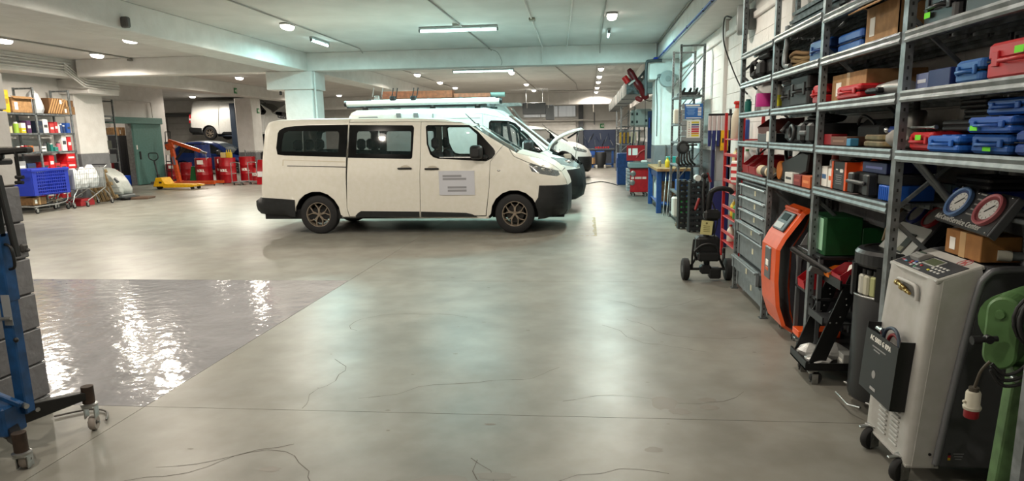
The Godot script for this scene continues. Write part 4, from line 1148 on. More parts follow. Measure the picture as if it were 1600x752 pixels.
func shelf_items() -> void:
	var x = 1.585
	# top level: stacked spare shelf panels
	for k in 5:
		var g := Geo.new()
		g.box(V(0, 0.006, -0.22), V(1.15 - 0.01 * k, 0.006, 0.42)); g.box(V(0, 0.012, -0.01), V(1.15, 0.024, 0.006), 0.0, Basis(Vector3.RIGHT, 0.25)); g.box(V(0, 0.012, -0.43), V(1.15, 0.024, 0.006))
		solo("spare_shelf_panel", g, M.galv_dark, "spare grey shelf panel stacked flat on the top level, %s of the five" % ["lowest", "second from below", "middle", "fourth", "topmost"][k], "shelf panel", V(x + 0.02 * (k % 2), 2.412 + 0.028 * k, -5.24 + 0.03 * k), FACE, "spare shelf panels")
	for k in 2: solo("spare_shelf_panel", Geo.new().box(V(0, 0.012, -0.2), V(0.9, 0.02, 0.4), 0.003).box(V(0.1, 0.03, -0.2), V(0.5, 0.012, 0.3), 0.003), M.galv_dark, ["thin dark metal sheet lying on the top level of the farthest bay", "grey metal tray on the top level beside the spare panels"][k], "shelf panel", V(x + 0.02, 2.402 if k == 0 else 2.387, -6.5 if k == 0 else -4.1), FACE)
	# --- farthest bay
	var t = thing("tool_bag", "black padded tool bag on the second shelf of the farthest bay", "bag", V(x, 2.117, -6.52), FACE)
	part("body", Geo.new().box(V(0.08, 0.10, -0.2), V(0.44, 0.20, 0.36), 0.05), mt("#1b1b1c", 0.8), t)
	part("pocket", Geo.new().box(V(-0.02, 0.09, 0.0), V(0.2, 0.14, 0.07), 0.03), mt("#232324", 0.8), t)
	part("flap", Geo.new().box(V(0.1, 0.19, -0.12), V(0.36, 0.05, 0.3), 0.02), mt("#141415", 0.8), t)
	part("strap", Geo.new().tube(bow(V(-0.2, 0.14, 0), V(-0.38, 0.05, 0.0), V(0, 0.06, 0.02)), 0.022, 6), mt("#141415", 0.8), t)
	part("side_pocket", Geo.new().box(V(-0.3, 0.06, -0.05), V(0.2, 0.11, 0.14), 0.04), mt("#1b1b1c", 0.8), t)
	can("small teal tin on the third shelf beside the end upright", V(1.60, 1.828, -7.08), 0.034, 0.13, mt("#0e6e63", 0.4), mt("#0b5a50", 0.4), "", "tin")
	can("dark spray can between the teal tin and the pink bottle", V(1.66, 1.828, -6.93), 0.03, 0.19, mt("#3a2b28", 0.4), mt("#c9c9c4", 0.4))
	bottle("large clear bottle half full of bright pink liquid", V(1.64, 1.828, -6.58), 0.085, 0.31, glass("#e4d9d9", 0.35, 0.1), mt("#e8e6e0", 0.5), mt("#c22688", 0.4))
	bottle("yellow-labelled bottle next to the large pink bottle", V(1.66, 1.828, -6.22), 0.055, 0.24, mt("#b8b6ad", 0.4), mt("#2a2a2a", 0.5), mt("#d5cf2c", 0.5))
	plain_box("flat grey box under the brown bin on the fourth shelf", V(x, 1.550, -6.36), V(0.42, 0.07, 0.3), mt("#55585a", 0.7))
	bin_("red-brown picking bin on the grey box, fourth shelf of the farthest bay", V(x + 0.02, 1.622, -6.40), 0.40, 0.13, 0.28, mt("#5b2a22", 0.5))
	plain_box("small white carton leaning before the brown bin", V(x - 0.02, 1.550, -6.14), V(0.1, 0.09, 0.06), M.paper)
	for k in 3: bin_("red picking bin on the fifth shelf, %s of the three side by side" % ["farthest", "middle", "nearest"][k], V(x, 1.237, -6.96 + 0.27 * k), 0.25, 0.17 - 0.01 * k, 0.34, mt("#971820", 0.4), "red bins on the fifth shelf")
	t = thing("paper_roll", "cream roll with dark print lying before the red bins", "roll", V(x + 0.02, 1.237, -6.28), FACE)
	part("roll", Geo.new().cyl(V(-0.17, 0.05, 0), V(0.17, 0.05, 0), 0.048, 0.048, 16), mt("#cdb894", 0.7), t)
	part("band", Geo.new().cyl(V(-0.02, 0.05, 0), V(0.12, 0.05, 0), 0.0486, 0.0486, 16), mt("#4a3c30", 0.7), t)
	for k in 2: solo("hose", Geo.new().tube(smooth_path([V(0, 0, 0), V(0.05, 0.16, -0.1), V(0.12, 0.21, -0.2), V(0.2, 0.22, -0.3)]), 0.016, 7), M.black, ["black bent hose standing in the red bins by the upright", "thin black hose standing up from the middle of the fifth shelf"][k], "hose", V(1.72, 1.245, -7.0 + 1.0 * k), 0.4)
	# --- second bay
	t = thing("rope_coil", "coil of tan rope on the second shelf beside the blue case", "rope", V(1.65, 2.118, -5.62), FACE)
	for k in 4:
		var p = []
		for i in 26: p.append(V(0.2 * cos(TAU * i / 25.0) + 0.02 * sin(k * 2.0), 0.025 + 0.028 * k + 0.01 * sin(i * 0.9 + k), 0.10 * sin(TAU * i / 25.0) - 0.05 + 0.012 * cos(k * 1.7)))
		part("turn", Geo.new().tube(p, 0.015, 6), mt(["#8a7350", "#76613f", "#9b8460", "#83694a"][k], 0.9), t)
	t = thing("bent_tube", "bent galvanised tube hooked over the rope on the second shelf", "tube", V(1.56, 2.118, -5.68), FACE)
	part("tube", Geo.new().tube(smooth_path([V(0, 0.33, 0), V(0, 0.2, 0.0), V(0, 0.1, 0.01), V(0.03, 0.03, 0.015), V(0.12, 0.018, 0.0)], 5), 0.02, 10), M.galv, t)
	part("flat_end", Geo.new().box(V(0, 0.31, 0), V(0.06, 0.05, 0.03), 0.008), M.galv, t)
	case_("blue tool case on the second shelf beside the rope", V(x, 2.118, -5.02), 0.36, 0.14, 0.34, mt("#17427f", 0.45), 0)
	case_("blue tool case on the second shelf left of the open carton", V(x + 0.02, 2.118, -4.50), 0.4, 0.12, 0.36, mt("#174a92", 0.45), 0, false)
	case_("large black case with silver latch on the third shelf", V(x, 1.828, -5.40), 0.44, 0.22, 0.42, mt("#1c1c1d", 0.6), 0, true)
	case_("dark case beside the large black case, third shelf by the upright", V(x + 0.02, 1.828, -5.79), 0.28, 0.18, 0.36, mt("#262627", 0.6), 0, true)
	case_("red plastic case on the third shelf beside the black cases", V(x, 1.828, -4.98), 0.2, 0.125, 0.32, M.redcase, 0, true)
	t = thing("power_tool", "heavy dark grey clamp tool on the fourth shelf by the upright", "tool", V(x, 1.551, -5.62), FACE)
	part("body", Geo.new().box(V(0, 0.07, -0.14), V(0.34, 0.13, 0.24), 0.03), mt("#2b2c2d", 0.5), t)
	part("ring", Geo.new().tube(ring_pts(V(0.12, 0.075, 0.0), 0.055, V(0, 0, 1)), 0.016, 8, true), mt("#3a3b3c", 0.4, 0.4), t)
	part("grip", Geo.new().cyl(V(-0.15, 0.08, 0.0), V(-0.15, 0.16, -0.06), 0.025, 0.02, 10), M.black, t)
	t = thing("tool_case", "dark ribbed case with two thick grips on the fourth shelf", "tool case", V(x, 1.551, -5.13), FACE)
	part("body", Geo.new().box(V(0, 0.07, -0.18), V(0.38, 0.14, 0.32), 0.02), mt("#303133", 0.55), t)
	for s in [-1, 1]: part("grip", Geo.new().box(V(s * 0.1, 0.075, 0.0), V(0.12, 0.15, 0.06), 0.025), mt("#232425", 0.5), t)
	part("band", Geo.new().box(V(0, 0.075, 0.015), V(0.16, 0.035, 0.05), 0.01), mt("#4a4b4d", 0.5), t)
	t = thing("cable_coil", "black cable coil on top of the dark cases, fourth shelf", "cable", V(1.72, 1.70, -5.2), 0)
	for k in 3: part("turn", Geo.new().tube(ring_pts(V(0.01 * k, 0.012 + 0.018 * k, 0.02 * k), 0.13 - 0.01 * k, V(0.1 * k - 0.1, 1, 0.08)), 0.011, 6, true), M.rubber, t)
	t = thing("belt_guard", "long black machine guard with an orange rounded end on the fifth shelf", "machine part", V(x + 0.03, 1.237, -5.62), FACE)
	part("guard", Geo.new().prism(P2([-0.30, 0.01, -0.24, 0.0, -0.05, 0.0, 0.42, 0.10, 0.46, 0.24, 0.30, 0.25, -0.24, 0.15, -0.30, 0.13, -0.335, 0.075]), -0.20, 0.0, Transform3D(), 0.012), mt("#1a1a1b", 0.45), t)
	part("end_shell", Geo.new().lathe([Vector2(0.072, -0.21), Vector2(0.078, -0.2), Vector2(0.078, -0.0), Vector2(0.072, 0.008), Vector2(0, 0.008)], 20, TX(Basis(Vector3.RIGHT, PI / 2), V(-0.27, 0.078, 0.0))), mt("#c0702c", 0.45), t)
	plain_box("black and white carton before the machine guard on fifth shelf", V(x - 0.02, 1.237, -5.46), V(0.2, 0.085, 0.12), mt("#cfcdc6", 0.7), mt("#2a2a2a", 0.7))
	plain_box("dark red carton between the white and the orange carton", V(x - 0.02, 1.237, -5.24), V(0.17, 0.08, 0.12), mt("#7d2a28", 0.7), mt("#a04a40", 0.7))
	plain_box("orange carton at the end of the fifth shelf by the upright", V(x - 0.02, 1.237, -5.03), V(0.18, 0.085, 0.12), mt("#c25a24", 0.7), mt("#e0894f", 0.7))
	can("tall white and red spray can standing behind the cartons", V(1.72, 1.237, -4.92), 0.033, 0.24, mt("#b9aba6", 0.4), mt("#a3473a", 0.4))
	# --- third bay
	carton("open cardboard box with raised flap on the second shelf", V(x, 2.118, -3.98), 0.42, 0.20, 0.34, M.card, 1)
	carton("closed cardboard box on the third shelf behind the red case", V(x + 0.02, 1.826, -4.46), 0.55, 0.165, 0.34, M.card)
	case_("flat red case on the third shelf before the cardboard box", V(x - 0.04, 1.826, -4.30), 0.36, 0.08, 0.2, M.redcase, 0, true)
	t = thing("power_tool", "silver-grey air tool lying on the third shelf by the upright", "tool", V(x, 1.826, -3.92), FACE)
	part("body", Geo.new().loft([oval(V(-0.2, 0.035, -0.06), 0.02, 0.02), oval(V(-0.14, 0.035, -0.06), 0.035, 0.04), oval(V(0.05, 0.04, -0.06), 0.04, 0.05), oval(V(0.2, 0.035, -0.06), 0.03, 0.035)]), mt("#8d8c8a", 0.4, 0.4), t)
	part("trigger", Geo.new().box(V(-0.08, 0.03, 0.0), V(0.16, 0.03, 0.05), 0.01), M.black, t)
	part("nozzle", Geo.new().cyl(V(-0.2, 0.035, -0.06), V(-0.26, 0.035, -0.06), 0.014, 0.012), M.steel, t)
	t = thing("tool_bag", "black soft bag with strap on the fourth shelf of the third bay", "bag", V(x + 0.16, 1.548, -4.46), FACE)
	part("body", Geo.new().box(V(0, 0.08, -0.12), V(0.42, 0.16, 0.24), 0.05), mt("#161617", 0.75), t)
	part("strap", Geo.new().tube(bow(V(-0.16, 0.13, 0), V(0.1, 0.13, 0), V(0, 0.05, 0.02)), 0.01, 6), M.black, t)
	plain_box("small red tin at the far end of the fourth shelf", V(x, 1.548, -4.70), V(0.14, 0.07, 0.1), mt("#8e1c24", 0.5))
	plain_box("low brown box beside the small red tin", V(x - 0.01, 1.548, -4.47), V(0.27, 0.055, 0.14), mt("#6a4a3c", 0.7), mt("#8a6b58", 0.7))
	plain_box("small light blue carton beside the brass trays", V(x - 0.02, 1.548, -4.28), V(0.06, 0.045, 0.05), mt("#3f86ad", 0.6))
	for k in 2: solo("round_tray", Geo.new().prism(rrect(0.40 - 0.02 * k, 0.3, 0.1, 6), 0, 0.032, TX(Basis(Vector3.RIGHT, -PI / 2), V(0, 0, -0.17)), 0.008), mt("#8d7b57", 0.35, 0.6, 0.2), ["brassy rounded tray on the fourth shelf, lower of the two", "brassy rounded tray on the fourth shelf, upper of the two"][k], "tray", V(x, 1.548 + 0.036 * k, -4.03), FACE, "brassy trays")
	t = thing("sprayer", "steel canister with a black nozzle standing on the brassy trays", "sprayer", V(x + 0.22, 1.622, -3.98))
	part("canister", Geo.new().lathe([Vector2(0, 0), Vector2(0.052, 0), Vector2(0.055, 0.01), Vector2(0.055, 0.11), Vector2(0.045, 0.125), Vector2(0, 0.125)], 16), mt("#9a9b99", 0.35, 0.8), t)
	part("nozzle", Geo.new().cyl(V(0, 0.12, 0), V(0, 0.21, 0), 0.02, 0.014), M.black, t)
	t = thing("valve", "small blue and silver valve on the brassy trays", "valve", V(x + 0.06, 1.62, -3.86), FACE)
	part("body", Geo.new().box(V(0, 0.02, 0), V(0.12, 0.04, 0.05), 0.012), mt("#24408a", 0.4), t)
	part("ball", Geo.new().ball(V(-0.03, 0.022, 0.02), V(0.02, 0.02, 0.02)), M.chrome, t)
	t = thing("rag", "crumpled grey cloth against the upright on the fourth shelf", "cloth", V(x - 0.01, 1.548, -3.74), FACE)
	part("cloth", Geo.new().loft([oval(V(-0.1, 0.02, -0.08), 0.03, 0.01), oval(V(-0.06, 0.05, -0.08), 0.05, 0.08), oval(V(0.0, 0.055, -0.07), 0.055, 0.07), oval(V(0.05, 0.045, -0.08), 0.045, 0.06), oval(V(0.09, 0.03, -0.06), 0.02, 0.02)]), mt("#8e8b86", 0.9), t)
	for k in 2: plain_box(["white carton with blue print at the start of the low shelf", "white carton with orange foot on the low shelf"][k], V(x, 1.272, -4.72 + 0.13 * k), V(0.11, 0.135 - 0.01 * k, 0.12), M.paper, mt(["#4a6f9a", "#d06a3a"][k], 0.7))
	t = plain_box("charcoal carton with orange edges and oval badge on low shelf", V(x, 1.272, -4.45), V(0.24, 0.175, 0.2), mt("#2d2f31", 0.6))
	for s in [-1, 1]: part("edge_band", Geo.new().box(V(s * 0.112, 0.0875, -0.098), V(0.03, 0.1765, 0.202)), M.orange, t)
	part("badge", Geo.new().prism(rrect(0.055, 0.022, 0.01), 0, 0.001, TX(Basis(), V(0.04, 0.12, 0.0))), M.paper, t)
	part("badge", Geo.new().prism(rrect(0.035, 0.008, 0.003), 0, 0.001, TX(Basis(), V(-0.04, 0.125, 0.0))), M.paper, t)
	for k in 5: part("print_line", Geo.new().box(V(0.0, 0.09 - 0.013 * k, 0.0006), V(0.11 - 0.012 * (k % 3), 0.004, 0.001)), mt("#8a8c8d", 0.7), t)
	t = thing("machine_cover", "orange shell with a sloping top on the low shelf", "machine part", V(x + 0.10, 1.272, -4.20), FACE)
	part("shell", Geo.new().prism(P2([-0.15, 0, 0.15, 0, 0.15, 0.12, 0.05, 0.19, -0.03, 0.205, -0.15, 0.15]), -0.2, 0, Transform3D(), 0.012), M.orange, t)
	part("front_rib", Geo.new().box(V(-0.11, 0.09, 0.01), V(0.06, 0.18, 0.03), 0.01), M.orange, t)
	t = thing("hose_roll", "black roll lying above the charcoal carton on the low shelf", "roll", V(x + 0.1, 1.45, -4.44), FACE)
	part("roll", Geo.new().cyl(V(-0.14, 0.035, -0.05), V(0.16, 0.035, -0.05), 0.036, 0.036, 14), M.black, t)
	t = thing("tool_case", "black case with a thick bar handle on the low shelf", "tool case", V(x - 0.02, 1.272, -4.06), FACE)
	part("body", Geo.new().box(V(0, 0.065, -0.15), V(0.3, 0.13, 0.26), 0.012), mt("#1a1b1d", 0.5), t)
	for s in [-1, 1]: part("block", Geo.new().box(V(s * 0.11, 0.065, -0.01), V(0.08, 0.12, 0.05), 0.008), mt("#26282a", 0.5), t)
	part("handle", Geo.new().box(V(0, 0.075, 0.025), V(0.26, 0.022, 0.022), 0.008), mt("#303235", 0.5), t)
	plain_box("flat navy and lilac carton on top of the black cases", V(x + 0.02, 1.404, -3.98), V(0.32, 0.06, 0.26), mt("#1a2557", 0.5), mt("#6a70a8", 0.6))
	t = plain_box("small black box above the bright blue tub on the low shelf", V(x, 1.352, -3.79), V(0.16, 0.05, 0.2), mt("#242527", 0.5))
	t = plain_box("bright blue ribbed tub at the near end of the low shelf", V(x - 0.01, 1.272, -3.75), V(0.15, 0.078, 0.22), mt("#1f5fc0", 0.45))
	for k in 6: part("rib", Geo.new().box(V(-0.06 + 0.024 * k, 0.036, 0.002), V(0.008, 0.07, 0.006), 0.002), mt("#1f5fc0", 0.45), t)
	# --- nearest bay
	for k in 2: case_(["black power tool case with green sticker on the second shelf", "second black power tool case on the second shelf, near the frame edge"][k], V(x, 2.116, -3.37 + 0.36 * k), 0.30, 0.16, 0.34, mt("#1b1c1f", 0.4), 1 if k == 0 else 0)
	t = plain_box("small clear blue-lidded box on the third shelf by the upright", V(x + 0.01, 1.832, -3.49), V(0.12, 0.075, 0.16), glass("#9aa8d8", 0.5, 0.2), mt("#c9cdd8", 0.3))
	plain_box("navy carton on the third shelf beside the clear box", V(x, 1.832, -3.31), V(0.19, 0.08, 0.2), M.navy)
	case_("blue case with grey clasp on the third shelf beside the navy carton", V(x, 1.832, -3.08), 0.2, 0.095, 0.3, mt("#2a63a8", 0.42), 0)
	case_("large red case with green sticker on the third shelf", V(x, 1.832, -2.74), 0.42, 0.14, 0.36, M.redcase, 3)
	case_("flat red case with green sticker on the fourth shelf", V(x, 1.544, -3.44), 0.22, 0.085, 0.42, M.redcase, 3)
	case_("light blue case with long grip before the red case, fourth shelf", V(x - 0.03, 1.544, -3.17), 0.27, 0.07, 0.32, mt("#2463bb", 0.4), 0)
	t = case_("black flat case on the red and blue cases, fourth shelf", V(x + 0.10, 1.632, -3.28), 0.34, 0.05, 0.3, mt("#232425", 0.55), 0, false)
	case_("black upper flat case of the stack of two on the fourth shelf", V(x + 0.14, 1.685, -3.20), 0.3, 0.045, 0.26, mt("#191a1b", 0.55), 0, false)
	case_("small black case on top of the flat black cases", V(x + 0.13, 1.732, -3.26), 0.22, 0.04, 0.2, mt("#111213", 0.5), 0, false)
	solo("steel_rod", Geo.new().cyl(V(-0.1, 0, 0), V(0.12, 0, 0), 0.006, 0.006, 8).cyl(V(0.12, 0, 0), V(0.14, 0, 0), 0.010, 0.010, 8), M.steel, "thin steel rod with black tip above the red case", "rod", V(x + 0.02, 1.652, -3.47), FACE)
	case_("blue case with green sticker, lowest of the three blue cases", V(x, 1.544, -2.87), 0.26, 0.075, 0.32, mt("#22539a", 0.42), 2)
	case_("blue case with green sticker and black clasp, middle of the three", V(x - 0.015, 1.626, -2.86), 0.30, 0.062, 0.32, mt("#1e52a6", 0.42), 1)
	case_("blue case with two dark latches, topmost of the three blue cases", V(x + 0.02, 1.696, -2.82), 0.26, 0.062, 0.32, mt("#1f4f9c", 0.42), 0)
	t = case_("dark blue rounded case with white label at the frame edge", V(x, 1.544, -2.59), 0.24, 0.09, 0.3, mt("#22428a", 0.35), 0, false)
	part("label", Geo.new().box(V(0.03, 0.045, 0.002), V(0.06, 0.05, 0.002)), M.paper, t)
	case_("blue case on the set-back shelf under the red case", V(1.82, 1.267, -3.40), 0.34, 0.085, 0.22, mt("#17388a", 0.5), 0, false)
	case_("black case on the blue case, set-back shelf", V(1.83, 1.358, -3.42), 0.3, 0.06, 0.2, mt("#141518", 0.5), 0, false)
func oval(c: Vector3, ry: float, rz: float, n := 10) -> Array:
	var p = []
	for i in n: p.append(c + V(0, ry * cos(TAU * i / n), rz * sin(TAU * i / n)))
	return p

func castor(par: Node3D, at: Vector3, r: float, turn := 0.0, wm: Material = null) -> void:   # at: top plate
	var c = part("castor", Geo.new().box(V(0, -0.006, 0), V(0.07, 0.012, 0.07), 0.003).cyl(V(0, -0.012, 0), V(0, -0.03, 0), 0.02).box(V(0.02, -0.05 - r * 0.4, 0.022), V(r * 1.0, r * 1.0 + 0.03, 0.004)).box(V(0.02, -0.05 - r * 0.4, -0.022), V(r * 1.0, r * 1.0 + 0.03, 0.004)), M.steel, par, TX(RY(turn), at))
	part("wheel", Geo.new().lathe([Vector2(0.012, -0.016), Vector2(r * 0.9, -0.018), Vector2(r, -0.01), Vector2(r, 0.01), Vector2(r * 0.9, 0.018), Vector2(0.012, 0.016)], 18, TX(Basis(Vector3.RIGHT, PI / 2), V(0.03, r - at.y, 0))), wm if wm else M.rubber, c)
	part("axle", Geo.new().cyl(V(0.03, r - at.y, -0.026), V(0.03, r - at.y, 0.026), 0.008, 0.008, 8), M.steel, c)

func machines() -> void:
	drawer_cabinet()
	orange_unit()
	low_row()
	black_unit()
	grey_unit()
	grinder()

func drawer_cabinet() -> void:
	var m = mt("#7f888c", 0.45, 0.15, 0.12)
	var t = thing("drawer_cabinet", "grey steel drawer cabinet in the farthest bay, one drawer pulled out", "cabinet", V(1.565, 0, -6.58), FACE)
	var W = 1.06
	part("carcass", Geo.new().bx(-W / 2, -W / 2 + 0.02, 0.05, 1.15, -0.5, -0.02, 0.003).bx(W / 2 - 0.02, W / 2, 0.05, 1.15, -0.5, -0.02, 0.003).bx(-W / 2, W / 2, 1.13, 1.15, -0.5, -0.02, 0.003).bx(-W / 2, W / 2, 0.05, 0.07, -0.5, -0.02, 0.003).bx(-W / 2, W / 2, 0.07, 1.13, -0.5, -0.48), m, t)
	for s in [-1, 1]: part("foot", Geo.new().bx(s * (W / 2 - 0.06) - 0.03, s * (W / 2 - 0.06) + 0.03, 0, 0.05, -0.45, -0.06), m, t)
	for e in [[1.01, 1.125, 0.0], [0.885, 1.0, 0.0], [0.76, 0.875, 0.0], [0.64, 0.75, 0.02], [0.40, 0.63, 0.0], [0.26, 0.39, 0.05], [0.075, 0.25, 0.0]]:
		var z = e[2]; var h = e[1] - e[0]; var y = (e[0] + e[1]) / 2
		var d = part("drawer", Geo.new().box(V(0, y, z - 0.012), V(W - 0.05, h, 0.022), 0.004).bx(-W / 2 + 0.04, W / 2 - 0.04, e[0] + 0.01, e[1] - 0.03, -0.4 + z, z - 0.02), m, t)
		for s in [-1, 1]: part("front_frame", Geo.new().box(V(s * (W / 2 - 0.05), y, z + 0.004), V(0.05, h, 0.012), 0.003), m, d)
		part("handle", Geo.new().box(V(0, e[1] - 0.012, z + 0.012), V(W - 0.06, 0.022, 0.026), 0.006), m, d)
		part("label", Geo.new().box(V(0.1, y, z + 0.0005), V(0.05, minf(0.05, h * 0.4), 0.003)), mt("#cfc9ad", 0.8), d)

func orange_unit() -> void:
	var o = mt("#e0561f", 0.3, 0.0, 0.05)
	var t = thing("service_unit", "orange and grey upright service machine with a slanted display", "service machine", V(0, 0, -5.50))
	var pr = P2([1.62, 0.06, 1.53, 0.12, 1.475, 0.28, 1.455, 0.48, 1.455, 0.74, 1.50, 0.83, 1.64, 1.03, 1.69, 1.055, 1.72, 1.03, 1.66, 0.88, 1.58, 0.74, 1.575, 0.45, 1.60, 0.25, 1.66, 0.06])
	part("front_shell", Geo.new().prism(pr, -0.23, 0.23, Transform3D(), 0.025), o, t)
	part("rear_body", Geo.new().prism(P2([1.62, 0.08, 1.57, 0.3, 1.56, 0.75, 1.66, 0.9, 1.70, 1.0, 2.0, 1.0, 2.0, 0.08]), -0.215, 0.215, Transform3D(), 0.01), mt("#33363c", 0.5), t)
	part("side_cover", Geo.new().prism(P2([1.60, 0.72, 1.67, 0.86, 1.74, 0.96, 1.80, 0.94, 1.78, 0.80, 1.66, 0.70, 1.62, 0.52]), 0.215, 0.225, Transform3D(), 0.003), mt("#8b8d8e", 0.45), t)
	part("grey_inlay", Geo.new().box(V(1.456, 0.60, 0.0), V(0.02, 0.26, 0.16), 0.008), mt("#5d6062", 0.45), t)
	part("badge", Geo.new().box(V(1.447, 0.60, 0.0), V(0.008, 0.05, 0.07), 0.003), M.paper, t)
	part("badge_text", Geo.new().box(V(1.447, 0.55, 0.0), V(0.006, 0.03, 0.08), 0.002), mt("#c75a2a", 0.5), t)
	var b = Basis(V(0, 0, 1), V(0.57, 0.82, 0).normalized(), V(-0.82, 0.57, 0).normalized())
	var f = TX(b, V(1.565, 0.935, 0.0))
	var d = part("display_recess", Geo.new().box(V(0, 0, 0), V(0.30, 0.17, 0.02), 0.006), mt("#2c2e33", 0.4), t, f)
	part("screen", Geo.new().box(V(0.0, 0.035, 0.012), V(0.16, 0.06, 0.004)), mt("#1b2024", 0.1), d)
	part("window", Geo.new().box(V(-0.02, -0.045, 0.012), V(0.2, 0.05, 0.004)), mt("#b9bbb8", 0.3), d)
	part("ridge", Geo.new().box(V(0.0, 0.115, 0.0), V(0.36, 0.03, 0.04), 0.01), o, t, f)
	for z in [-0.17, 0.17]: castor(t, V(1.62, 0.09, z), 0.035)
	for z in [-0.17, 0.17]: castor(t, V(1.93, 0.09, z), 0.035)

func low_row() -> void:
	# dark open trolley with the green cabinet on it
	var bk = mt("#1d1e20", 0.5)
	var t = thing("shelf_trolley", "dark open shelf trolley behind the orange machine", "trolley", V(0, 0, 0))
	for z in [-5.12, -4.66]:
		for x in [1.58, 1.98]: part("post", Geo.new().bx(x - 0.015, x + 0.015, 0.08, 0.80, z - 0.015, z + 0.015, 0.003), mt("#4d5053", 0.5), t)
	for y in [0.12, 0.50, 0.79]: part("shelf", Geo.new().bx(1.565, 2.0, y - 0.012, y + 0.012, -5.135, -4.645, 0.004), bk, t)
	part("back_panel", Geo.new().bx(1.98, 2.0, 0.12, 0.79, -5.13, -4.65), bk, t)
	for z in [-5.1, -4.68]:
		for x in [1.6, 1.96]: castor(t, V(x, 0.1, z), 0.04)
	bin_("red picking bin on the middle shelf of the dark trolley", V(1.57, 0.513, -4.98), 0.15, 0.13, 0.22, mt("#b01a22", 0.4))
	bottle("tall white bottle on the lowest shelf of the dark trolley", V(1.63, 0.133, -4.90), 0.045, 0.24, mt("#d3d1c8", 0.5), M.white)
	plain_box("flat orange tray on the lowest shelf of the dark trolley", V(1.555, 0.133, -5.03), V(0.15, 0.05, 0.3), M.orange, null, "", FACE, "orange_tray", "tray")
	t = thing("green_cabinet", "dark green metal box with a pale panel on the dark trolley", "machine", V(1.60, 0.803, -4.86), FACE)
	part("body", Geo.new().bx(-0.16, 0.2, 0.0, 0.26, -0.24, 0.0, 0.006), M.dgreen, t)
	part("low_body", Geo.new().bx(-0.14, 0.2, 0.0, 0.19, -0.38, -0.24, 0.006), M.dgreen, t)
	part("pale_panel", Geo.new().bx(-0.1, 0.16, 0.03, 0.25, 0.0, 0.006, 0.002), mt("#9ecfae", 0.5), t)
	part("dial", Geo.new().cyl(V(0.02, 0.2, 0.004), V(0.02, 0.2, 0.02), 0.02), M.black, t)
	# black tool trolley with slanted plates
	var b2 = mt("#101112", 0.42, 0.0, 0.1)
	t = thing("tool_trolley", "black slant-sided tool trolley with a push handle", "trolley", V(0, 0, 0))
	for z in [-4.66, -4.36]:
		var pl := Geo.new()
		pl.prism(P2([1.425, 0.10, 1.53, 0.10, 1.74, 0.70, 1.66, 0.74]), -0.006, 0.006, TX(Basis(), V(0, 0, z)), 0.002)
		part("side_plate", pl, b2, t)
		part("rear_post", Geo.new().bx(1.86, 1.90, 0.10, 0.70, z - 0.012, z + 0.012, 0.003), b2, t)
		for e in [[1.47, 0.14], [1.51, 0.14], [1.60, 0.42], [1.56, 0.42], [1.62, 0.46], [1.69, 0.68], [1.65, 0.58], [1.655, 0.54]]: part("bolt", Geo.new().ball(V(e[0], e[1], z + 0.007), V(0.006, 0.006, 0.004), 8), M.steel, t)
	part("lower_tray", Geo.new().bx(1.42, 1.90, 0.10, 0.112, -4.68, -4.34).bx(1.42, 1.432, 0.10, 0.16, -4.68, -4.34).bx(1.42, 1.90, 0.10, 0.15, -4.35, -4.34), b2, t)
	part("middle_tray", Geo.new().bx(1.52, 1.90, 0.40, 0.412, -4.65, -4.37).bx(1.515, 1.525, 0.40, 0.45, -4.65, -4.37), mt("#2a2c2e", 0.5), t)
	part("top_tray", Geo.new().bx(1.60, 1.92, 0.665, 0.677, -4.68, -4.34).bx(1.60, 1.612, 0.64, 0.70, -4.68, -4.34), b2, t)
	part("handle", Geo.new().tube([V(1.66, 0.68, -4.50), V(1.60, 0.72, -4.62), V(1.45, 0.82, -4.86)], 0.022, 8), b2, t)
	part("handle_tip", Geo.new().prism(P2([1.50, 0.70, 1.60, 0.665, 1.63, 0.70, 1.52, 0.735]), -0.02, 0.02, TX(Basis(), V(0, 0, -4.66)), 0.004), mt("#5a5b5a", 0.5), t)
	for z in [-4.62, -4.38]:
		castor(t, V(1.47, 0.10, z), 0.04)
		castor(t, V(1.85, 0.10, z), 0.04)
	bin_("dark red picking bin full of small parts on the black trolley", V(1.62, 0.678, -4.44), 0.17, 0.11, 0.24, mt("#a01c2a", 0.4))
	solo("paper_packet", Geo.new().box(V(0, 0, 0), V(0.09, 0.07, 0.12), 0.01, Basis(Vector3.FORWARD, 0.3)), M.paper, "white paper packet lying in the dark red bin", "packet", V(1.74, 0.735, -4.44))
	bin_("orange picking bin beside the dark red bin on the black trolley", V(1.61, 0.678, -4.60), 0.11, 0.065, 0.22, mt("#d8741f", 0.45))
	var rng := RandomNumberGenerator.new(); rng.seed = 5
	for k in 3:
		var rings = []
		for i in 6:
			var rg = []
			var u = i / 5.0
			for j in 12:
				var r = sin(PI * clampf(u, 0.06, 0.96)) * rng.randf_range(0.75, 1.1)
				rg.append(V(cos(TAU * j / 12) * r * 0.10, 0.005 + u * [0.10, 0.12, 0.07][k], sin(TAU * j / 12) * r * 0.09))
			rings.append(rg)
		solo("plastic_bag", Geo.new().loft(rings, true, true, false), glass("#d5d5d2", 0.45, 0.25), ["crumpled clear plastic bag in front on the black trolley's lower tray", "clear plastic bag heaped at the back of the lower tray", "small clear bag beside the white carton on the lower tray"][k], "bag", [V(1.51, 0.113, -4.56), V(1.66, 0.113, -4.52), V(1.52, 0.113, -4.42)][k])
	plain_box("white and grey carton on the lower tray of the black trolley", V(1.66, 0.113, -4.41), V(0.1, 0.09, 0.2), mt("#9fa09d", 0.7), M.paper)
	t = thing("grease_gun", "grey cylinder tool on the middle tray of the black trolley", "tool", V(1.62, 0.415, -4.45), 0)
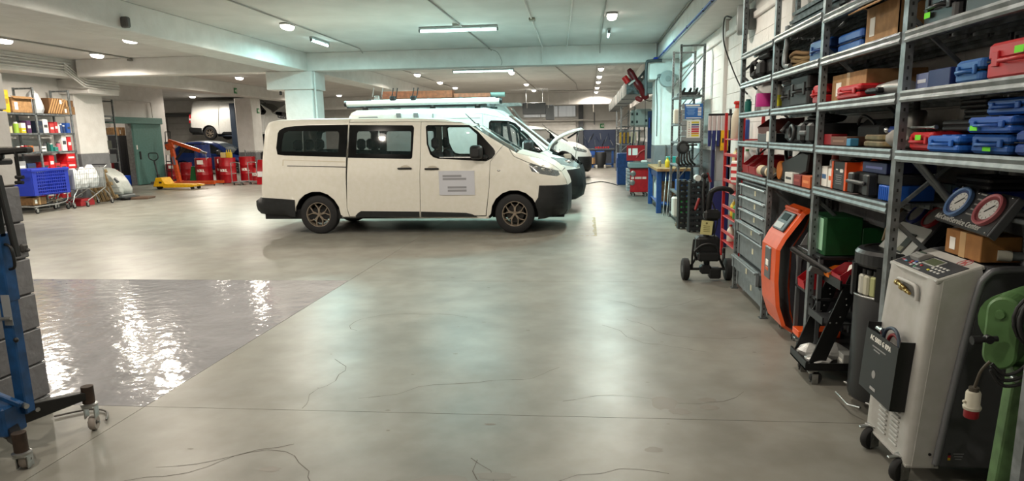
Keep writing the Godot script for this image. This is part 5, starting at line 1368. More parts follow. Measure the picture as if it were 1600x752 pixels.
	part("barrel", Geo.new().cyl(V(0, 0.03, 0), V(0.2, 0.03, 0.02), 0.028), mt("#55585a", 0.4, 0.4), t)
	part("nozzle", Geo.new().cyl(V(0.2, 0.03, 0.02), V(0.26, 0.04, 0.03), 0.008), M.steel, t)

func black_unit() -> void:
	var bk = mt("#232527", 0.35, 0.1)
	var t = thing("service_unit", "round-fronted black service machine holding three small bottles", "service machine", V(1.83, 0, -4.0))
	var rg = func(y, k): 
		var a = []
		for i in 25:
			var an = PI / 2 + PI * i / 24
			a.append(V(cos(an) * 0.26 * k, y, sin(an) * 0.235 * k))
		a.append(V(0.2, y, -0.235 * k)); a.append(V(0.2, y, 0.235 * k))
		return a
	part("body", Geo.new().loft([rg.call(0.07, 0.97), rg.call(0.09, 1.0), rg.call(0.69, 1.0), rg.call(0.70, 0.98)]), bk, t)
	# the niche: back wall and side cheeks
	part("niche_back", Geo.new().loft([rg.call(0.70, 0.72), rg.call(0.87, 0.72)]), M.black, t)
	for ar in [[90.0, 143.0], [184.0, 270.0]]:
		var rows = []
		for y in [0.69, 0.88]:
			var row = []
			for i in 12:
				var an = deg_to_rad(lerpf(ar[0], ar[1], i / 11.0))
				row.append(V(cos(an) * 0.26, y, sin(an) * 0.235))
			rows.append(row)
		part("cheek", Geo.new().sheet(rows, 0.02), bk, t)
	part("head_ring", Geo.new().loft([rg.call(0.87, 1.0), rg.call(0.885, 1.04), rg.call(0.945, 1.04), rg.call(0.965, 0.98), rg.call(0.968, 0.86), rg.call(0.962, 0.84), rg.call(0.962, 0.4)], true, true, false), bk, t)
	part("niche_rim", Geo.new().tube(smooth_path([V(-0.21, 0.70, 0.145), V(-0.245, 0.70, 0.09), V(-0.262, 0.70, 0.03), V(-0.265, 0.70, -0.02)], 4), 0.008), M.steel, t)
	for k in 3:
		var an = deg_to_rad(151.0 + 12.5 * k)
		var bt = thing("bottle", "small oil bottle in the black machine's niche, %s of three" % ["nearest, greenish", "middle, pale", "farthest, whitish"][k], "bottle", V(1.83 + 0.225 * cos(an), 0.702, -4.0 + 0.205 * sin(an)), -an, "bottles in the niche")
		part("body", Geo.new().box(V(0, 0.06, 0), V(0.06, 0.12, 0.045), 0.010), mt(["#a9ad7c", "#b9b7a4", "#c3c3b9"][k], 0.35), bt)
		part("cap", Geo.new().cyl(V(0, 0.118, 0), V(0, 0.15, 0), 0.016), M.black, bt)
	part("castor_ring", Geo.new().tube([V(-0.27, 0.075, 0.2), V(-0.30, 0.05, 0.1), V(-0.3, 0.05, -0.1)], 0.006), M.steel, t)
	for z in [-0.17, 0.17]: castor(t, V(-0.18, 0.09, z), 0.04, 0.4)
	for z in [-0.17, 0.17]: castor(t, V(0.14, 0.09, z), 0.04)
	# slanted desk with keypad and gauges
	var b = Basis(V(0, 0, 1), V(0.62, 0.78, 0).normalized(), V(-0.78, 0.62, 0).normalized())
	var f = TX(b, V(-0.02, 1.06, 0.06))
	var d = part("desk", Geo.new().prism(rrect(0.40, 0.40, 0.03), -0.06, 0.0, Transform3D(), 0.006), mt("#2c2e30", 0.4), t, f)
	part("desk_plate", Geo.new().prism(rrect(0.37, 0.24, 0.02), 0.0, 0.005, TX(Basis(), V(0, -0.06, 0))), mt("#a8a7a2", 0.5), d)
	part("keypad", Geo.new().box(V(0.06, -0.06, 0.008), V(0.07, 0.13, 0.008), 0.002), mt("#34352f", 0.4), d)
	part("keypad_screen", Geo.new().box(V(0.06, -0.10, 0.013), V(0.05, 0.03, 0.003)), mt("#8c8b78", 0.3), d)
	for k in 2:
		part("gauge_ring", Geo.new().ring(V(-0.09 + 0.18 * k, 0.13, 0.0), V(-0.09 + 0.18 * k, 0.13, 0.02), 0.06, 0.07, 20), mt(["#26306e", "#8a1c22"][k], 0.4), d)
		part("gauge_face", Geo.new().cyl(V(-0.09 + 0.18 * k, 0.13, 0.0), V(-0.09 + 0.18 * k, 0.13, 0.012), 0.06, 0.06, 20), mt("#8f8f8c", 0.4), d)
	part("desk_post", Geo.new().box(V(0.1, 0.98, 0.05), V(0.12, 0.2, 0.3), 0.02), M.black, t)
	part("desk_cable", Geo.new().tube(smooth_path([V(-0.05, 0.98, -0.2), V(0.0, 1.1, -0.23), V(0.1, 1.22, -0.2), V(0.22, 1.27, -0.05)], 5), 0.012), mt("#6a5a3a", 0.6), t)

func grey_unit() -> void:
	var lt = mt("#b4b3b0", 0.5, 0.0, 0.05)
	var dk = mt("#505256", 0.5, 0.1, 0.05)
	var t = thing("service_unit", "light grey air conditioning service machine with keypad and black front pocket", "service machine", V(0, 0, -3.285))
	var w = 0.235
	# front shell, gently hollowed between its two edges
	var rows = []
	for i in 13:
		var y = 0.10 + 0.885 * i / 12.0
		var xf = 1.474 + 0.055 * pow(i / 12.0, 1.5)
		var row = []
		for p in [[0.13, -w], [0.03, -w + 0.0], [0.008, -w + 0.012], [0.0, -w + 0.03], [0.002, -w + 0.07], [0.014, -0.10], [0.014, 0.10], [0.002, w - 0.07], [0.0, w - 0.03], [0.008, w - 0.012], [0.03, w], [0.13, w]]: row.append(V(xf + p[0], y, p[1]))
		rows.append(row)
	part("front_shell", Geo.new().sheet(rows), lt, t)
	part("shell_side", Geo.new().prism(P2([1.50, 0.10, 1.56, 0.985, 1.715, 1.045, 1.73, 0.99, 1.60, 0.10]), w - 0.004, w + 0.002, Transform3D(), 0.002), lt, t)
	part("shell_side", Geo.new().prism(P2([1.50, 0.10, 1.56, 0.985, 1.715, 1.045, 1.73, 0.99, 1.60, 0.10]), -w - 0.002, -w + 0.004, Transform3D(), 0.002), lt, t)
	part("rear_body", Geo.new().prism(P2([1.595, 0.10, 1.735, 1.045, 2.08, 1.045, 2.08, 0.10]), -w - 0.005, w + 0.005, Transform3D(), 0.01), dk, t)
	part("shell_base", Geo.new().bx(1.475, 1.62, 0.095, 0.105, -w, w), lt, t)
	# slanted control panel on top
	var v = V(0.19, 0.068, 0).normalized()
	var b = Basis(V(0, 0, 1), v, V(0, 0, 1).cross(v))
	var f = TX(b, V(1.529, 0.985, 0))
	var cp = part("control_panel", Geo.new().box(V(0, 0.105, -0.01), V(0.47, 0.21, 0.02), 0.005), lt, t, f)
	part("keypad", Geo.new().box(V(0, 0.085, 0.001), V(0.435, 0.135, 0.003)), mt("#34373b", 0.45), cp)
	var gf = part("display", Geo.new().prism(P2([-0.05, 0.075, 0.07, 0.075, 0.07, 0.135, -0.05, 0.135]), 0.002, 0.006), mt("#b4b6b2", 0.5), cp)
	part("screen", Geo.new().box(V(0.01, 0.105, 0.0065), V(0.108, 0.05, 0.002)), mt("#5e6650", 0.25), gf)
	part("printer", Geo.new().prism(P2([0.075, 0, 0.15, 0, 0.145, 0.012, 0.11, 0.028, 0.075, 0.022]), -0.165, -0.075, TX(Basis(V(0, 1, 0), V(0, 0, 1), V(1, 0, 0)), Vector3.ZERO), 0.003), mt("#8d8e8c", 0.45), cp)
	part("paper_slot", Geo.new().box(V(-0.125, 0.112, 0.022), V(0.05, 0.035, 0.008), 0.002), mt("#3c4a40", 0.4), cp)
	var keys = []
	for r in 4:
		for k in 3: keys.append([0.075 + 0.03 * r, 0.045 + 0.022 * k, "#c9c9c6" if not (r == 0 and k == 0) else "#d8d02c"])
	keys.append_array([[-0.11, 0.06, "#a83030"], [-0.10, 0.045, "#a83030"], [-0.085, 0.068, "#3d55a0"], [-0.075, 0.052, "#b8c4dd"], [-0.072, 0.035, "#c9c9c6"], [-0.05, 0.068, "#c9c9c6"], [-0.045, 0.05, "#c9c9c6"], [-0.01, 0.056, "#b3242c"], [-0.03, 0.032, "#2f8a64"], [-0.185, 0.052, "#a04a50"], [-0.165, 0.05, "#c08aa0"], [-0.148, 0.048, "#4fa0c0"]])
	for e in keys: part("key", Geo.new().box(V(e[0], e[1], 0.004), V(0.017, 0.011, 0.004), 0.0015), mt(e[2], 0.5), cp)
	part("print_strip", Geo.new().box(V(0.0, 0.026, 0.003), V(0.06, 0.012, 0.001)), mt("#8a8c90", 0.5), cp)
	for k in 1:
		part("round_mark", Geo.new().ring(V(0.13, 0.18, 0.0), V(0.13, 0.18, 0.0015), 0.031, 0.034, 24), mt("#b4484c", 0.5), cp)
		for e in [[0.118, 0.182, 0.5, 0.035], [0.13, 0.186, -0.4, 0.04], [0.142, 0.178, 0.7, 0.034], [0.13, 0.172, -0.2, 0.03]]: part("round_mark_stroke", Geo.new().box(V(e[0], e[1], 0.001), V(0.006, e[3], 0.001), 0, Basis(Vector3.BACK, e[2])), mt("#b4484c", 0.5), cp)
	# couplings in the hollow below the panel
	part("coupling_niche", Geo.new().prism(rrect(0.13, 0.05, 0.02), -0.012, 0.003, TX(Basis(V(0, 0, 1), V(0, 1, 0), V(-1, 0, 0)), V(1.53, 0.895, 0.0))), mt("#6d6c6a", 0.5), t)
	part("niche_lip", Geo.new().tube(smooth_path([V(1.522, 0.925, -0.1), V(1.520, 0.93, 0.0), V(1.522, 0.92, 0.08), V(1.521, 0.86, 0.10)], 5), 0.01), lt, t)
	for k in 2:
		var cb := Geo.new()
		var o = V(1.515, 0.905 - 0.014 * k, -0.085 + 0.055 * k)
		cb.cyl(o, o + V(-0.006, -0.004, 0.055), 0.010); cb.cyl(o + V(-0.006, -0.004, 0.055), o + V(-0.008, -0.006, 0.085), 0.0075); cb.cyl(o + V(0, 0, -0.022), o, 0.013)
		part("brass_coupling", cb, M.brass, t)
	# black pocket with hoses
	var pk = mt("#141416", 0.4)
	var F2 = TX(Basis(V(0, 0, 1), V(0.06, 1, 0).normalized(), V(-1, 0.06, 0).normalized()), V(1.487, 0.34, -0.02))
	var po = part("front_pocket", Geo.new().box(V(0, 0.15, 0.07), V(0.36, 0.31, 0.006)).box(V(-0.178, 0.165, 0.035), V(0.006, 0.34, 0.07)).box(V(0.178, 0.165, 0.035), V(0.006, 0.34, 0.07)).box(V(0, 0.0, 0.035), V(0.36, 0.006, 0.07)), pk, t, F2)
	text("lettering", "AC 5003 G RPA", 0.024, M.paper, po, TX(Basis(), V(-0.005, 0.272, 0.0738)), true)
	for k in 2: part("print_line", Geo.new().box(V(-0.01 - 0.02 * k, 0.235 - 0.016 * k, 0.0735), V(0.15 - 0.08 * k, 0.006, 0.001)), mt("#8a8a8a", 0.6), po)
	part("round_logo", Geo.new().cyl(V(-0.03, 0.10, 0.0725), V(-0.03, 0.10, 0.074), 0.02, 0.02, 18), mt("#8f8f8f", 0.6), po)
	part("logo_strip", Geo.new().box(V(-0.02, 0.028, 0.0735), V(0.06, 0.014, 0.001)), mt("#9a9a9a", 0.6), po)
	part("blue_hose", Geo.new().tube(smooth_path([V(-0.06, 0.25, 0.04), V(-0.03, 0.33, 0.045), V(0.04, 0.36, 0.045), V(0.11, 0.34, 0.05), V(0.15, 0.25, 0.045)], 6), 0.009, 8), mt("#2a3648", 0.5), po)
	part("red_hose", Geo.new().tube(smooth_path([V(-0.04, 0.24, 0.03), V(0.0, 0.31, 0.035), V(0.06, 0.33, 0.035), V(0.12, 0.29, 0.035), V(0.15, 0.22, 0.03)], 6), 0.009, 8), mt("#7d2226", 0.5), po)
	part("hose_coupling", Geo.new().cyl(V(-0.12, 0.315, 0.045), V(-0.07, 0.318, 0.045), 0.014).cyl(V(-0.07, 0.318, 0.045), V(-0.05, 0.318, 0.045), 0.018), M.chrome, po)
	# louvres low on the front
	for k in 8:
		for c in 2: part("louvre", Geo.new().box(V(1.487 - 0.002, 0.31 - 0.024 * k, -0.06 + 0.13 * c), V(0.012, 0.010, 0.085), 0.004), lt, t)
	part("side_button", Geo.new().cyl(V(1.575, 0.165, w), V(1.575, 0.165, w + 0.006), 0.007), M.black, t)
	for s in [-1, 1]:
		part("side_handle", Geo.new().tube(smooth_path([V(1.592, 0.13, s * (w + 0.028)), V(1.64, 0.55, s * (w + 0.028)), V(1.69, 0.92, s * (w + 0.028)), V(1.72, 1.01, s * (w + 0.028)), V(1.79, 1.04, s * (w + 0.028)), V(2.05, 1.04, s * (w + 0.028))], 6), 0.016, 10), mt("#74767a", 0.4, 0.4), t)
	var dl = part("print_plate", Geo.new().box(V(1.66, 0.17, w + 0.0055), V(0.012, 0.012, 0.001)), M.black, t)
	for e in [[1.66, 0.158, "#a3242a"], [1.66, 0.146, "#c9a227"]]: part("print_plate", Geo.new().box(V(e[0], e[1], w + 0.0055), V(0.012, 0.012, 0.001)), mt(e[2], 0.6), t)
	for k in 3: part("print_line", Geo.new().box(V(1.70, 0.172 - 0.013 * k, w + 0.0055), V(0.045 - 0.008 * k, 0.005, 0.001)), mt("#8a8c8f", 0.6), t)
	for z in [-0.17, 0.17]:
		castor(t, V(1.50, 0.13, z), 0.058, PI + 0.5)
		castor(t, V(2.0, 0.13, z), 0.058)
		part("brake_lever", Geo.new().box(V(1.452, 0.118, z), V(0.06, 0.010, 0.025), 0.003, Basis(Vector3.BACK, 0.2)), M.steel, t)
	carton("wooden-brown carton on the grey service machine under the gauges", V(1.73, 1.057, -3.25), 0.30, 0.115, 0.18, mt("#9a6a38", 0.8, 0.0, 0.1), 0)
	# twin gauge board held on the bent tube
	t = thing("gauge_board", "black tilted board with a blue-ringed and a red-ringed gauge", "gauge board", V(0, 0, 0))
	v = V(0.105, 0.165, 0).normalized()
	b = Basis(V(0.02, -0.05, 0.998).normalized(), v, V(0, 0, 1).cross(v)).orthonormalized()
	var G = TX(b, V(1.695, 1.20, -3.23))
	var bd = part("board", Geo.new().prism(P2([-0.21, 0, 0.21, 0, 0.215, 0.20, 0.10, 0.20, 0.09, 0.185, -0.05, 0.185, -0.06, 0.20, -0.215, 0.20]), -0.018, 0.0, Transform3D(), 0.003), mt("#17181a", 0.4), t, G)
	part("board_rim", Geo.new().box(V(0.213, 0.1, -0.022), V(0.012, 0.2, 0.04), 0.003), mt("#505256", 0.5), bd)
	for k in 2:
		var c = V(-0.12 + 0.235 * k, 0.11, 0)
		var gr = part("gauge", Geo.new().lathe([Vector2(0.062, 0), Vector2(0.078, 0), Vector2(0.078, 0.018), Vector2(0.072, 0.022), Vector2(0.064, 0.018), Vector2(0.062, 0.01)], 30, TX(Basis(Vector3.RIGHT, PI / 2), c)), mt(["#5f7fae", "#b0646a"][k], 0.35), bd)
		part("dial_band", Geo.new().ring(c, c + V(0, 0, 0.010), 0.05, 0.064, 30), mt(["#24345f", "#6a1c22"][k], 0.5), gr)
		part("dial", Geo.new().cyl(c, c + V(0, 0, 0.0095), 0.05, 0.05, 30), mt("#c6c6c2", 0.5), gr)
		part("needle", Geo.new().box(c + V(0.005, 0.006, 0.012), V(0.055, 0.004, 0.002), 0, Basis(Vector3.BACK, 0.8)), M.black, gr)
		for i in 12: part("tick", Geo.new().box(c + V(0.042 * cos(TAU * i / 12), 0.042 * sin(TAU * i / 12), 0.0098), V(0.009, 0.002, 0.001), 0, Basis(Vector3.BACK, TAU * i / 12)), M.black, gr)
	text("lettering", "AirCondService Center", 0.024, mt("#b5b5b0", 0.6), bd, TX(Basis(), V(-0.04, 0.022, 0.001)), true)
	for i in 5: part("print_line", Geo.new().box(V(0.0 + 0.004 * (i % 2), 0.07 + 0.026 * i, 0.0006), V(0.05 - 0.008 * (i % 3), 0.007, 0.001)), mt("#7d7d7a", 0.6), bd)
	for e in [[-0.10, 0.012], [0.19, 0.012], [0.19, 0.188], [-0.04, 0.175], [-0.19, 0.188]]: part("screw", Geo.new().ball(V(e[0], e[1], 0.0), V(0.005, 0.005, 0.004), 8), M.chrome, bd)
	part("bent_post", Geo.new().tube(smooth_path([V(1.80, 1.27, -3.1), V(1.87, 1.27, -3.08), V(1.91, 1.20, -3.08), V(1.915, 1.05, -3.08)], 6), 0.025, 10), mt("#7a7c80", 0.4, 0.3), t)
	t = thing("fitting", "white plastic plug with grey hose beside the brown carton", "fitting", V(1.80, 1.06, -3.10), 0)
	part("plug", Geo.new().cyl(V(0, 0.03, 0), V(0.05, 0.03, 0.015), 0.024), mt("#b9b7ab", 0.5), t)
	part("hose", Geo.new().cyl(V(0.05, 0.03, 0.015), V(0.2, 0.03, 0.05), 0.02), M.grey, t)

func grinder() -> void:
	var t = thing("bench_grinder", "green machine head on a green pedestal with black cable coiled on it", "grinder", V(0, 0, 0))
	var gm = mt("#5c8450", 0.42, 0.0, 0.15)
	var X = TX(RY(-0.75), V(1.575, 0.88, -2.62))
	# oval gear case facing the camera
	part("gear_case", Geo.new().prism(capsule2(0.056, 0.085), -0.10, 0.03, X, 0.008, false), gm, t)
	part("motor", Geo.new().cyl(V(1.64, 0.90, -2.70), V(1.85, 0.90, -2.88), 0.11, 0.11, 20), gm, t)
	part("boss", Geo.new().cyl(V(1.548, 0.955, -2.602), V(1.538, 0.955, -2.593), 0.018, 0.016, 14), gm, t)
	part("spindle", Geo.new().cyl(V(1.50, 0.865, -2.59), V(1.50, 0.865, -2.565), 0.016).cyl(V(1.465, 0.862, -2.575), V(1.53, 0.868, -2.575), 0.011).cyl(V(1.44, 0.86, -2.575), V(1.47, 0.862, -2.575), 0.017), M.black, t)
	part("pedestal", Geo.new().prism(P2([1.60, 0.0, 1.80, 0.0, 1.77, 0.735, 1.635, 0.735]), -2.68, -2.62, Transform3D(), 0.006), mt("#5f8254", 0.5, 0.0, 0.2), t)
	part("shelf_plate", Geo.new().bx(1.615, 1.82, 0.735, 0.75, -2.78, -2.60, 0.003), gm, t)
	part("bolt", Geo.new().cyl(V(1.63, 0.70, -2.62), V(1.63, 0.70, -2.60), 0.014, 0.014, 6), M.steel, t)
	part("plinth", Geo.new().bx(1.56, 1.90, 0.0, 0.03, -2.80, -2.5, 0.005), mt("#3c5a36", 0.5, 0.0, 0.25), t)
	var c = thing("power_cable", "black cable looped over the green machine, hanging down to a plug", "cable", V(0, 0, 0))
	for k in 3:
		part("loop", Geo.new().tube(smooth_path([V(1.63 + 0.02 * k, 1.0, -2.60), V(1.66 + 0.012 * k, 0.9, -2.55), V(1.62 + 0.02 * k, 0.78 - 0.02 * k, -2.54), V(1.56, 0.735 - 0.022 * k, -2.55), V(1.51, 0.775 - 0.012 * k, -2.56)], 6), 0.007, 6), mt("#1a1b1b", 0.6), c)
	for k in 6:
		part("loop", Geo.new().tube(ring_pts(V(1.655, 0.945, -2.55 + 0.008 * k), 0.085 + 0.008 * (k % 3), V(0.1 * (k % 2), 0.15 * (k % 3) - 0.1, 1)), 0.007, 6, true), mt("#161717", 0.6), c)
	part("lead", Geo.new().tube(smooth_path([V(1.51, 0.78, -2.57), V(1.485, 0.74, -2.575), V(1.475, 0.69, -2.58), V(1.47, 0.67, -2.58)], 5), 0.006), mt("#4a4438", 0.6), c)
	t = thing("industrial_plug", "white and red five-pin plug hanging from the cable", "plug", V(1.470, 0.555, -2.58))
	part("gland", Geo.new().cyl(V(0, 0.10, 0), V(0, 0.118, 0), 0.018), mt("#4b463c", 0.5), t)
	part("body", Geo.new().lathe([Vector2(0, 0.03), Vector2(0.030, 0.03), Vector2(0.032, 0.04), Vector2(0.026, 0.05), Vector2(0.026, 0.095), Vector2(0.022, 0.103), Vector2(0, 0.103)], 20), mt("#c9c5b4", 0.45), t)
	part("collar", Geo.new().lathe([Vector2(0, -0.004), Vector2(0.024, -0.004), Vector2(0.026, 0.0), Vector2(0.026, 0.03), Vector2(0, 0.03)], 20), mt("#8a1420", 0.4), t)
	part("catch", Geo.new().box(V(-0.031, 0.06, 0.0), V(0.010, 0.012, 0.012), 0.003), mt("#c9c5b4", 0.45), t)
func capsule2(r: float, l: float) -> PackedVector2Array:
	var p := PackedVector2Array()
	for i in 15: p.append(Vector2(r * cos(PI * i / 14), l + r * sin(PI * i / 14)))
	for i in 15: p.append(Vector2(-r * cos(PI * i / 14), -l - r * sin(PI * i / 14)))
	return p

func reel(label: String, at: Vector3, r: float, turn: float, w: float, cable: Array) -> void:
	var t = thing("cable_reel", label, "cable reel", at, turn)
	part("drum", Geo.new().lathe([Vector2(0, -w / 2), Vector2(r * 0.93, -w / 2), Vector2(r, -w / 2 + 0.015), Vector2(r, w / 2 - 0.015), Vector2(r * 0.93, w / 2), Vector2(0, w / 2)], 28, TX(Basis(Vector3.RIGHT, PI / 2), Vector3.ZERO)), mt("#8f9595", 0.5), t)
	part("hub", Geo.new().cyl(V(0, 0, w / 2), V(0, 0, w / 2 + 0.012), r * 0.35, r * 0.3, 20), mt("#7b8181", 0.5), t)
	part("bracket", Geo.new().box(V(0, 0.0, -w / 2 - 0.06), V(0.12, r * 1.3, 0.12), 0.01), mt("#767b7b", 0.5), t)
	part("outlet", Geo.new().box(V(-r * 0.95, r * 0.35, 0), V(0.1, 0.09, w * 0.9), 0.02), mt("#5d6262", 0.5), t)
	var inv = t.transform.affine_inverse()
	var p = []
	for v in cable: p.append(inv * v)
	part("cable", Geo.new().tube(smooth_path(p, 8), 0.011, 6), M.rubber, t)

func right_side() -> void:
	reel("large grey cable reel high on the wall above the farthest shelf bay", V(2.0, 3.06, -9.35), 0.19, -PI / 2 - 0.25, 0.14, [V(1.88, 3.12, -9.5), V(1.86, 3.16, -9.85), V(1.95, 2.9, -10.3), V(2.03, 2.55, -10.1), V(2.05, 2.25, -9.6), V(2.06, 2.12, -9.2)])
	reel("pale grey cable reel on the teal-lit pillar behind the tall rack", V(1.84, 2.86, -16.35), 0.19, 0.15, 0.14, [V(1.66, 2.94, -16.35), V(1.60, 2.8, -16.4), V(1.63, 2.2, -16.45), V(1.63, 1.55, -16.45)])
	reel("grey cable reel on the wall beyond the teal-lit pillar", V(1.6, 2.84, -18.2), 0.22, -0.1, 0.14, [V(1.4, 2.94, -18.2), V(1.38, 2.6, -18.2), V(1.6, 2.45, -18.25), V(1.9, 2.55, -18.3)])
	# --- tall narrow rack with posters
	var t = thing("tall_rack", "tall narrow galvanised rack carrying two posters, beside the pillar", "shelf rack")
	var um = upright_mesh(3.14); var sm = slots_mesh(3.14)
	for z in [-12.36, -13.42]:
		for x in [1.62, 2.02]: add_upright(t, V(x, 0, z), PI / 2 if x < 1.8 else -PI / 2, 3.14, um, sm)
		part("top_bar", Geo.new().bx(1.62, 2.02, 3.10, 3.13, z - 0.01, z + 0.01, 0.003), M.galv, t)
		for k in 5:
			var a = V(1.64, 0.3 + 0.55 * k, z); var b = V(2.0, 0.75 + 0.55 * k, z)
			part("brace", Geo.new().box((a + b) / 2, V(0.02, (b - a).length(), 0.012), 0.002, Geo.yb(b - a)), M.galv, t)
	for y in [2.285, 1.79, 1.475, 1.055, 0.56, 0.12]:
		part("shelf", Geo.new().bx(1.60, 2.04, y - 0.035, y, -13.42, -12.34, 0.004), M.galv_dark, t)
	for k in 7: part("back_slat", Geo.new().bx(1.645, 2.0, 1.475 + 0.094 * k, 1.475 + 0.094 * k + 0.09, -12.325, -12.31, 0.006), mt("#8d9193", 0.5, 0.3), t)
	t = thing("poster", "blue poster with white heading on the tall rack", "poster", V(1.855, 2.0, -12.302))
	part("sheet", Geo.new().box(V(0, 0, 0), V(0.31, 0.26, 0.004)), mt("#2a66b0", 0.6), t)
	part("heading", Geo.new().box(V(-0.02, 0.10, 0.0025), V(0.24, 0.03, 0.001)), M.paper, t)
	part("heading", Geo.new().box(V(-0.02, 0.065, 0.0025), V(0.22, 0.015, 0.001)), mt("#9fc4e6", 0.6), t)
	for k in 6: part("text_line", Geo.new().box(V(-0.05, 0.035 - 0.018 * k, 0.0025), V(0.15 - 0.02 * (k % 3), 0.005, 0.001)), mt("#8fb4de", 0.6), t)
	for k in 5: part("picture", Geo.new().box(V(0.10, 0.055 - 0.03 * k, 0.0025), V(0.06, 0.024, 0.001)), mt(["#d8dde2", "#c9b0b4", "#e2e2e2", "#bcc6d6", "#d2d2d2"][k], 0.6), t)
	part("foot_band", Geo.new().box(V(0.0, -0.115, 0.0025), V(0.26, 0.014, 0.001)), M.paper, t)
	t = thing("poster", "white chart of coloured bands below the blue poster", "poster", V(1.857, 1.69, -12.302))
	part("sheet", Geo.new().box(V(0, 0, 0), V(0.235, 0.30, 0.004)), M.paper, t)
	for k in 7:
		part("colour_band", Geo.new().box(V(0.03, 0.115 - 0.038 * k, 0.0025), V(0.13, 0.03, 0.001)), mt(["#c9b62c", "#46607f", "#8c5a8c", "#c02c3c", "#c4203a", "#cf8a2c", "#dcc623"][k], 0.6), t)
		part("symbol", Geo.new().prism(P2([-0.012, -0.01, 0.012, -0.01, 0, 0.012]), 0.002, 0.003, TX(Basis(), V(-0.075, 0.115 - 0.038 * k, 0))), mt(["#8a7f4a", "#3c6f7a", "#4d5560", "#a04550", "#a04550", "#a0763c", "#8a7f4a"][k], 0.6), t)
	t = thing("tool_tray", "black tray of tools on the upper shelf of the tall rack", "tray", V(1.82, 2.286, -12.75))
	part("tray", Geo.new().box(V(0, 0.03, 0), V(0.36, 0.06, 0.4), 0.012), M.black, t)
	for k in 3: part("tool", Geo.new().cyl(V(-0.12 + 0.12 * k, 0.05, 0.05), V(-0.08 + 0.11 * k, 0.13, 0.1), 0.03, 0.02), M.black, t)
	t = thing("bottle", "white and brown canister on the middle shelf of the tall rack", "bottle", V(1.70, 1.791, -13.25))
	part("body", Geo.new().box(V(0, 0.14, 0), V(0.16, 0.28, 0.12), 0.02), mt("#cfcabb", 0.5), t)
	part("band", Geo.new().box(V(0.05, 0.14, 0.0), V(0.064, 0.24, 0.124), 0.005), mt("#6a4532", 0.5), t)
	t = thing("tyre_inflator", "black wheel-shaped tyre inflator and hoses hanging on the tall rack", "tool", V(1.68, 1.056, -12.26))
	part("gauge", Geo.new().tube(ring_pts(V(0, 0.32, 0), 0.09, V(0.2, 0.1, 1)), 0.03, 10, true), M.black, t)
	part("gauge_face", Geo.new().cyl(V(0, 0.32, -0.01), V(0.005, 0.322, 0.02), 0.075, 0.07, 18), mt("#3c3d3f", 0.3), t)
	for k in 5: part("hose", Geo.new().tube(smooth_path([V(-0.05 + 0.04 * k, 0.26, 0.0), V(-0.08 + 0.05 * k, 0.12, 0.03), V(-0.06 + 0.055 * k, 0.02 + 0.01 * k, 0.02), V(-0.02 + 0.06 * k, 0.01, -0.02)], 5), 0.018, 7), mt(["#1a1a1b", "#2b2524", "#191a1c", "#332c28", "#1d1e20"][k], 0.6), t)
	part("grip", Geo.new().box(V(-0.09, 0.1, 0.02), V(0.07, 0.13, 0.06), 0.02), mt("#4a4238", 0.5), t)
	part("bar", Geo.new().box(V(0.15, 0.36, 0), V(0.2, 0.03, 0.04), 0.008), M.black, t)
	t = thing("jerrycan", "white and bright green jerrycan on the tall rack's lowest shelf", "jerrycan", V(1.66, 0.122, -12.42))
	part("body", Geo.new().box(V(-0.05, 0.19, 0), V(0.16, 0.36, 0.22), 0.03), mt("#cfd3cc", 0.5), t)
	part("front", Geo.new().prism(rrect(0.2, 0.34, 0.08), -0.1, 0.12, TX(Basis(), V(0.04, 0.18, 0)), 0.02, true), mt("#2c9a3c", 0.45), t)
	part("cap", Geo.new().cyl(V(-0.08, 0.37, 0), V(-0.08, 0.40, 0), 0.03), M.black, t)
	plain_box("blue carton on the second shelf from below of the tall rack", V(1.66, 0.562, -12.95), V(0.3, 0.2, 0.2), mt("#244c86", 0.5), null, "", FACE)
	solo("sandbag", Geo.new().loft([oval(V(-0.13, 0.03, 0), 0.02, 0.03), oval(V(-0.08, 0.055, 0), 0.055, 0.07), oval(V(0.03, 0.07, 0), 0.07, 0.08), oval(V(0.10, 0.05, 0), 0.05, 0.06), oval(V(0.13, 0.04, 0), 0.02, 0.03)]), mt("#7d6f5c", 0.9), "small beige sack on the floor at the foot of the tall rack", "sack", V(1.66, 0, -12.0), 0.6)
	# --- blue workbench by the pillar
	t = thing("workbench", "blue steel workbench with a wooden top before the pillar", "workbench")
	part("top", Geo.new().bx(1.40, 2.08, 0.86, 0.92, -16.1, -13.9, 0.006), M.wood, t)
	for z in [-15.95, -14.05]:
		for x in [1.46, 2.02]: part("leg", Geo.new().bx(x - 0.05, x + 0.05, 0, 0.86, z - 0.05, z + 0.05, 0.006), M.blue, t)
	part("apron", Geo.new().bx(1.46, 1.50, 0.70, 0.86, -15.95, -14.05, 0.004).bx(1.46, 2.02, 0.70, 0.86, -14.10, -14.06, 0.004), M.blue, t)
	part("lower_shelf", Geo.new().bx(1.46, 2.02, 0.16, 0.19, -15.95, -14.05, 0.004), M.blue, t)
	part("drawer", Geo.new().bx(1.52, 1.96, 0.66, 0.84, -14.06, -14.03, 0.006), mt("#17407d", 0.4), t)
	carton("cardboard box on the lower shelf of the blue workbench", V(1.55, 0.192, -14.75), 0.5, 0.42, 0.4, M.card2, 0)
	bottle("yellow plastic bottle standing on the blue workbench", V(1.66, 0.921, -14.4), 0.05, 0.2, mt("#c8b21f", 0.4), mt("#b99f18", 0.4))
	can("small clear-topped jar on the end of the blue workbench", V(1.52, 0.921, -14.6), 0.035, 0.14, mt("#8d8570", 0.4), mt("#d6d3c8", 0.4), "", "jar", "jar")
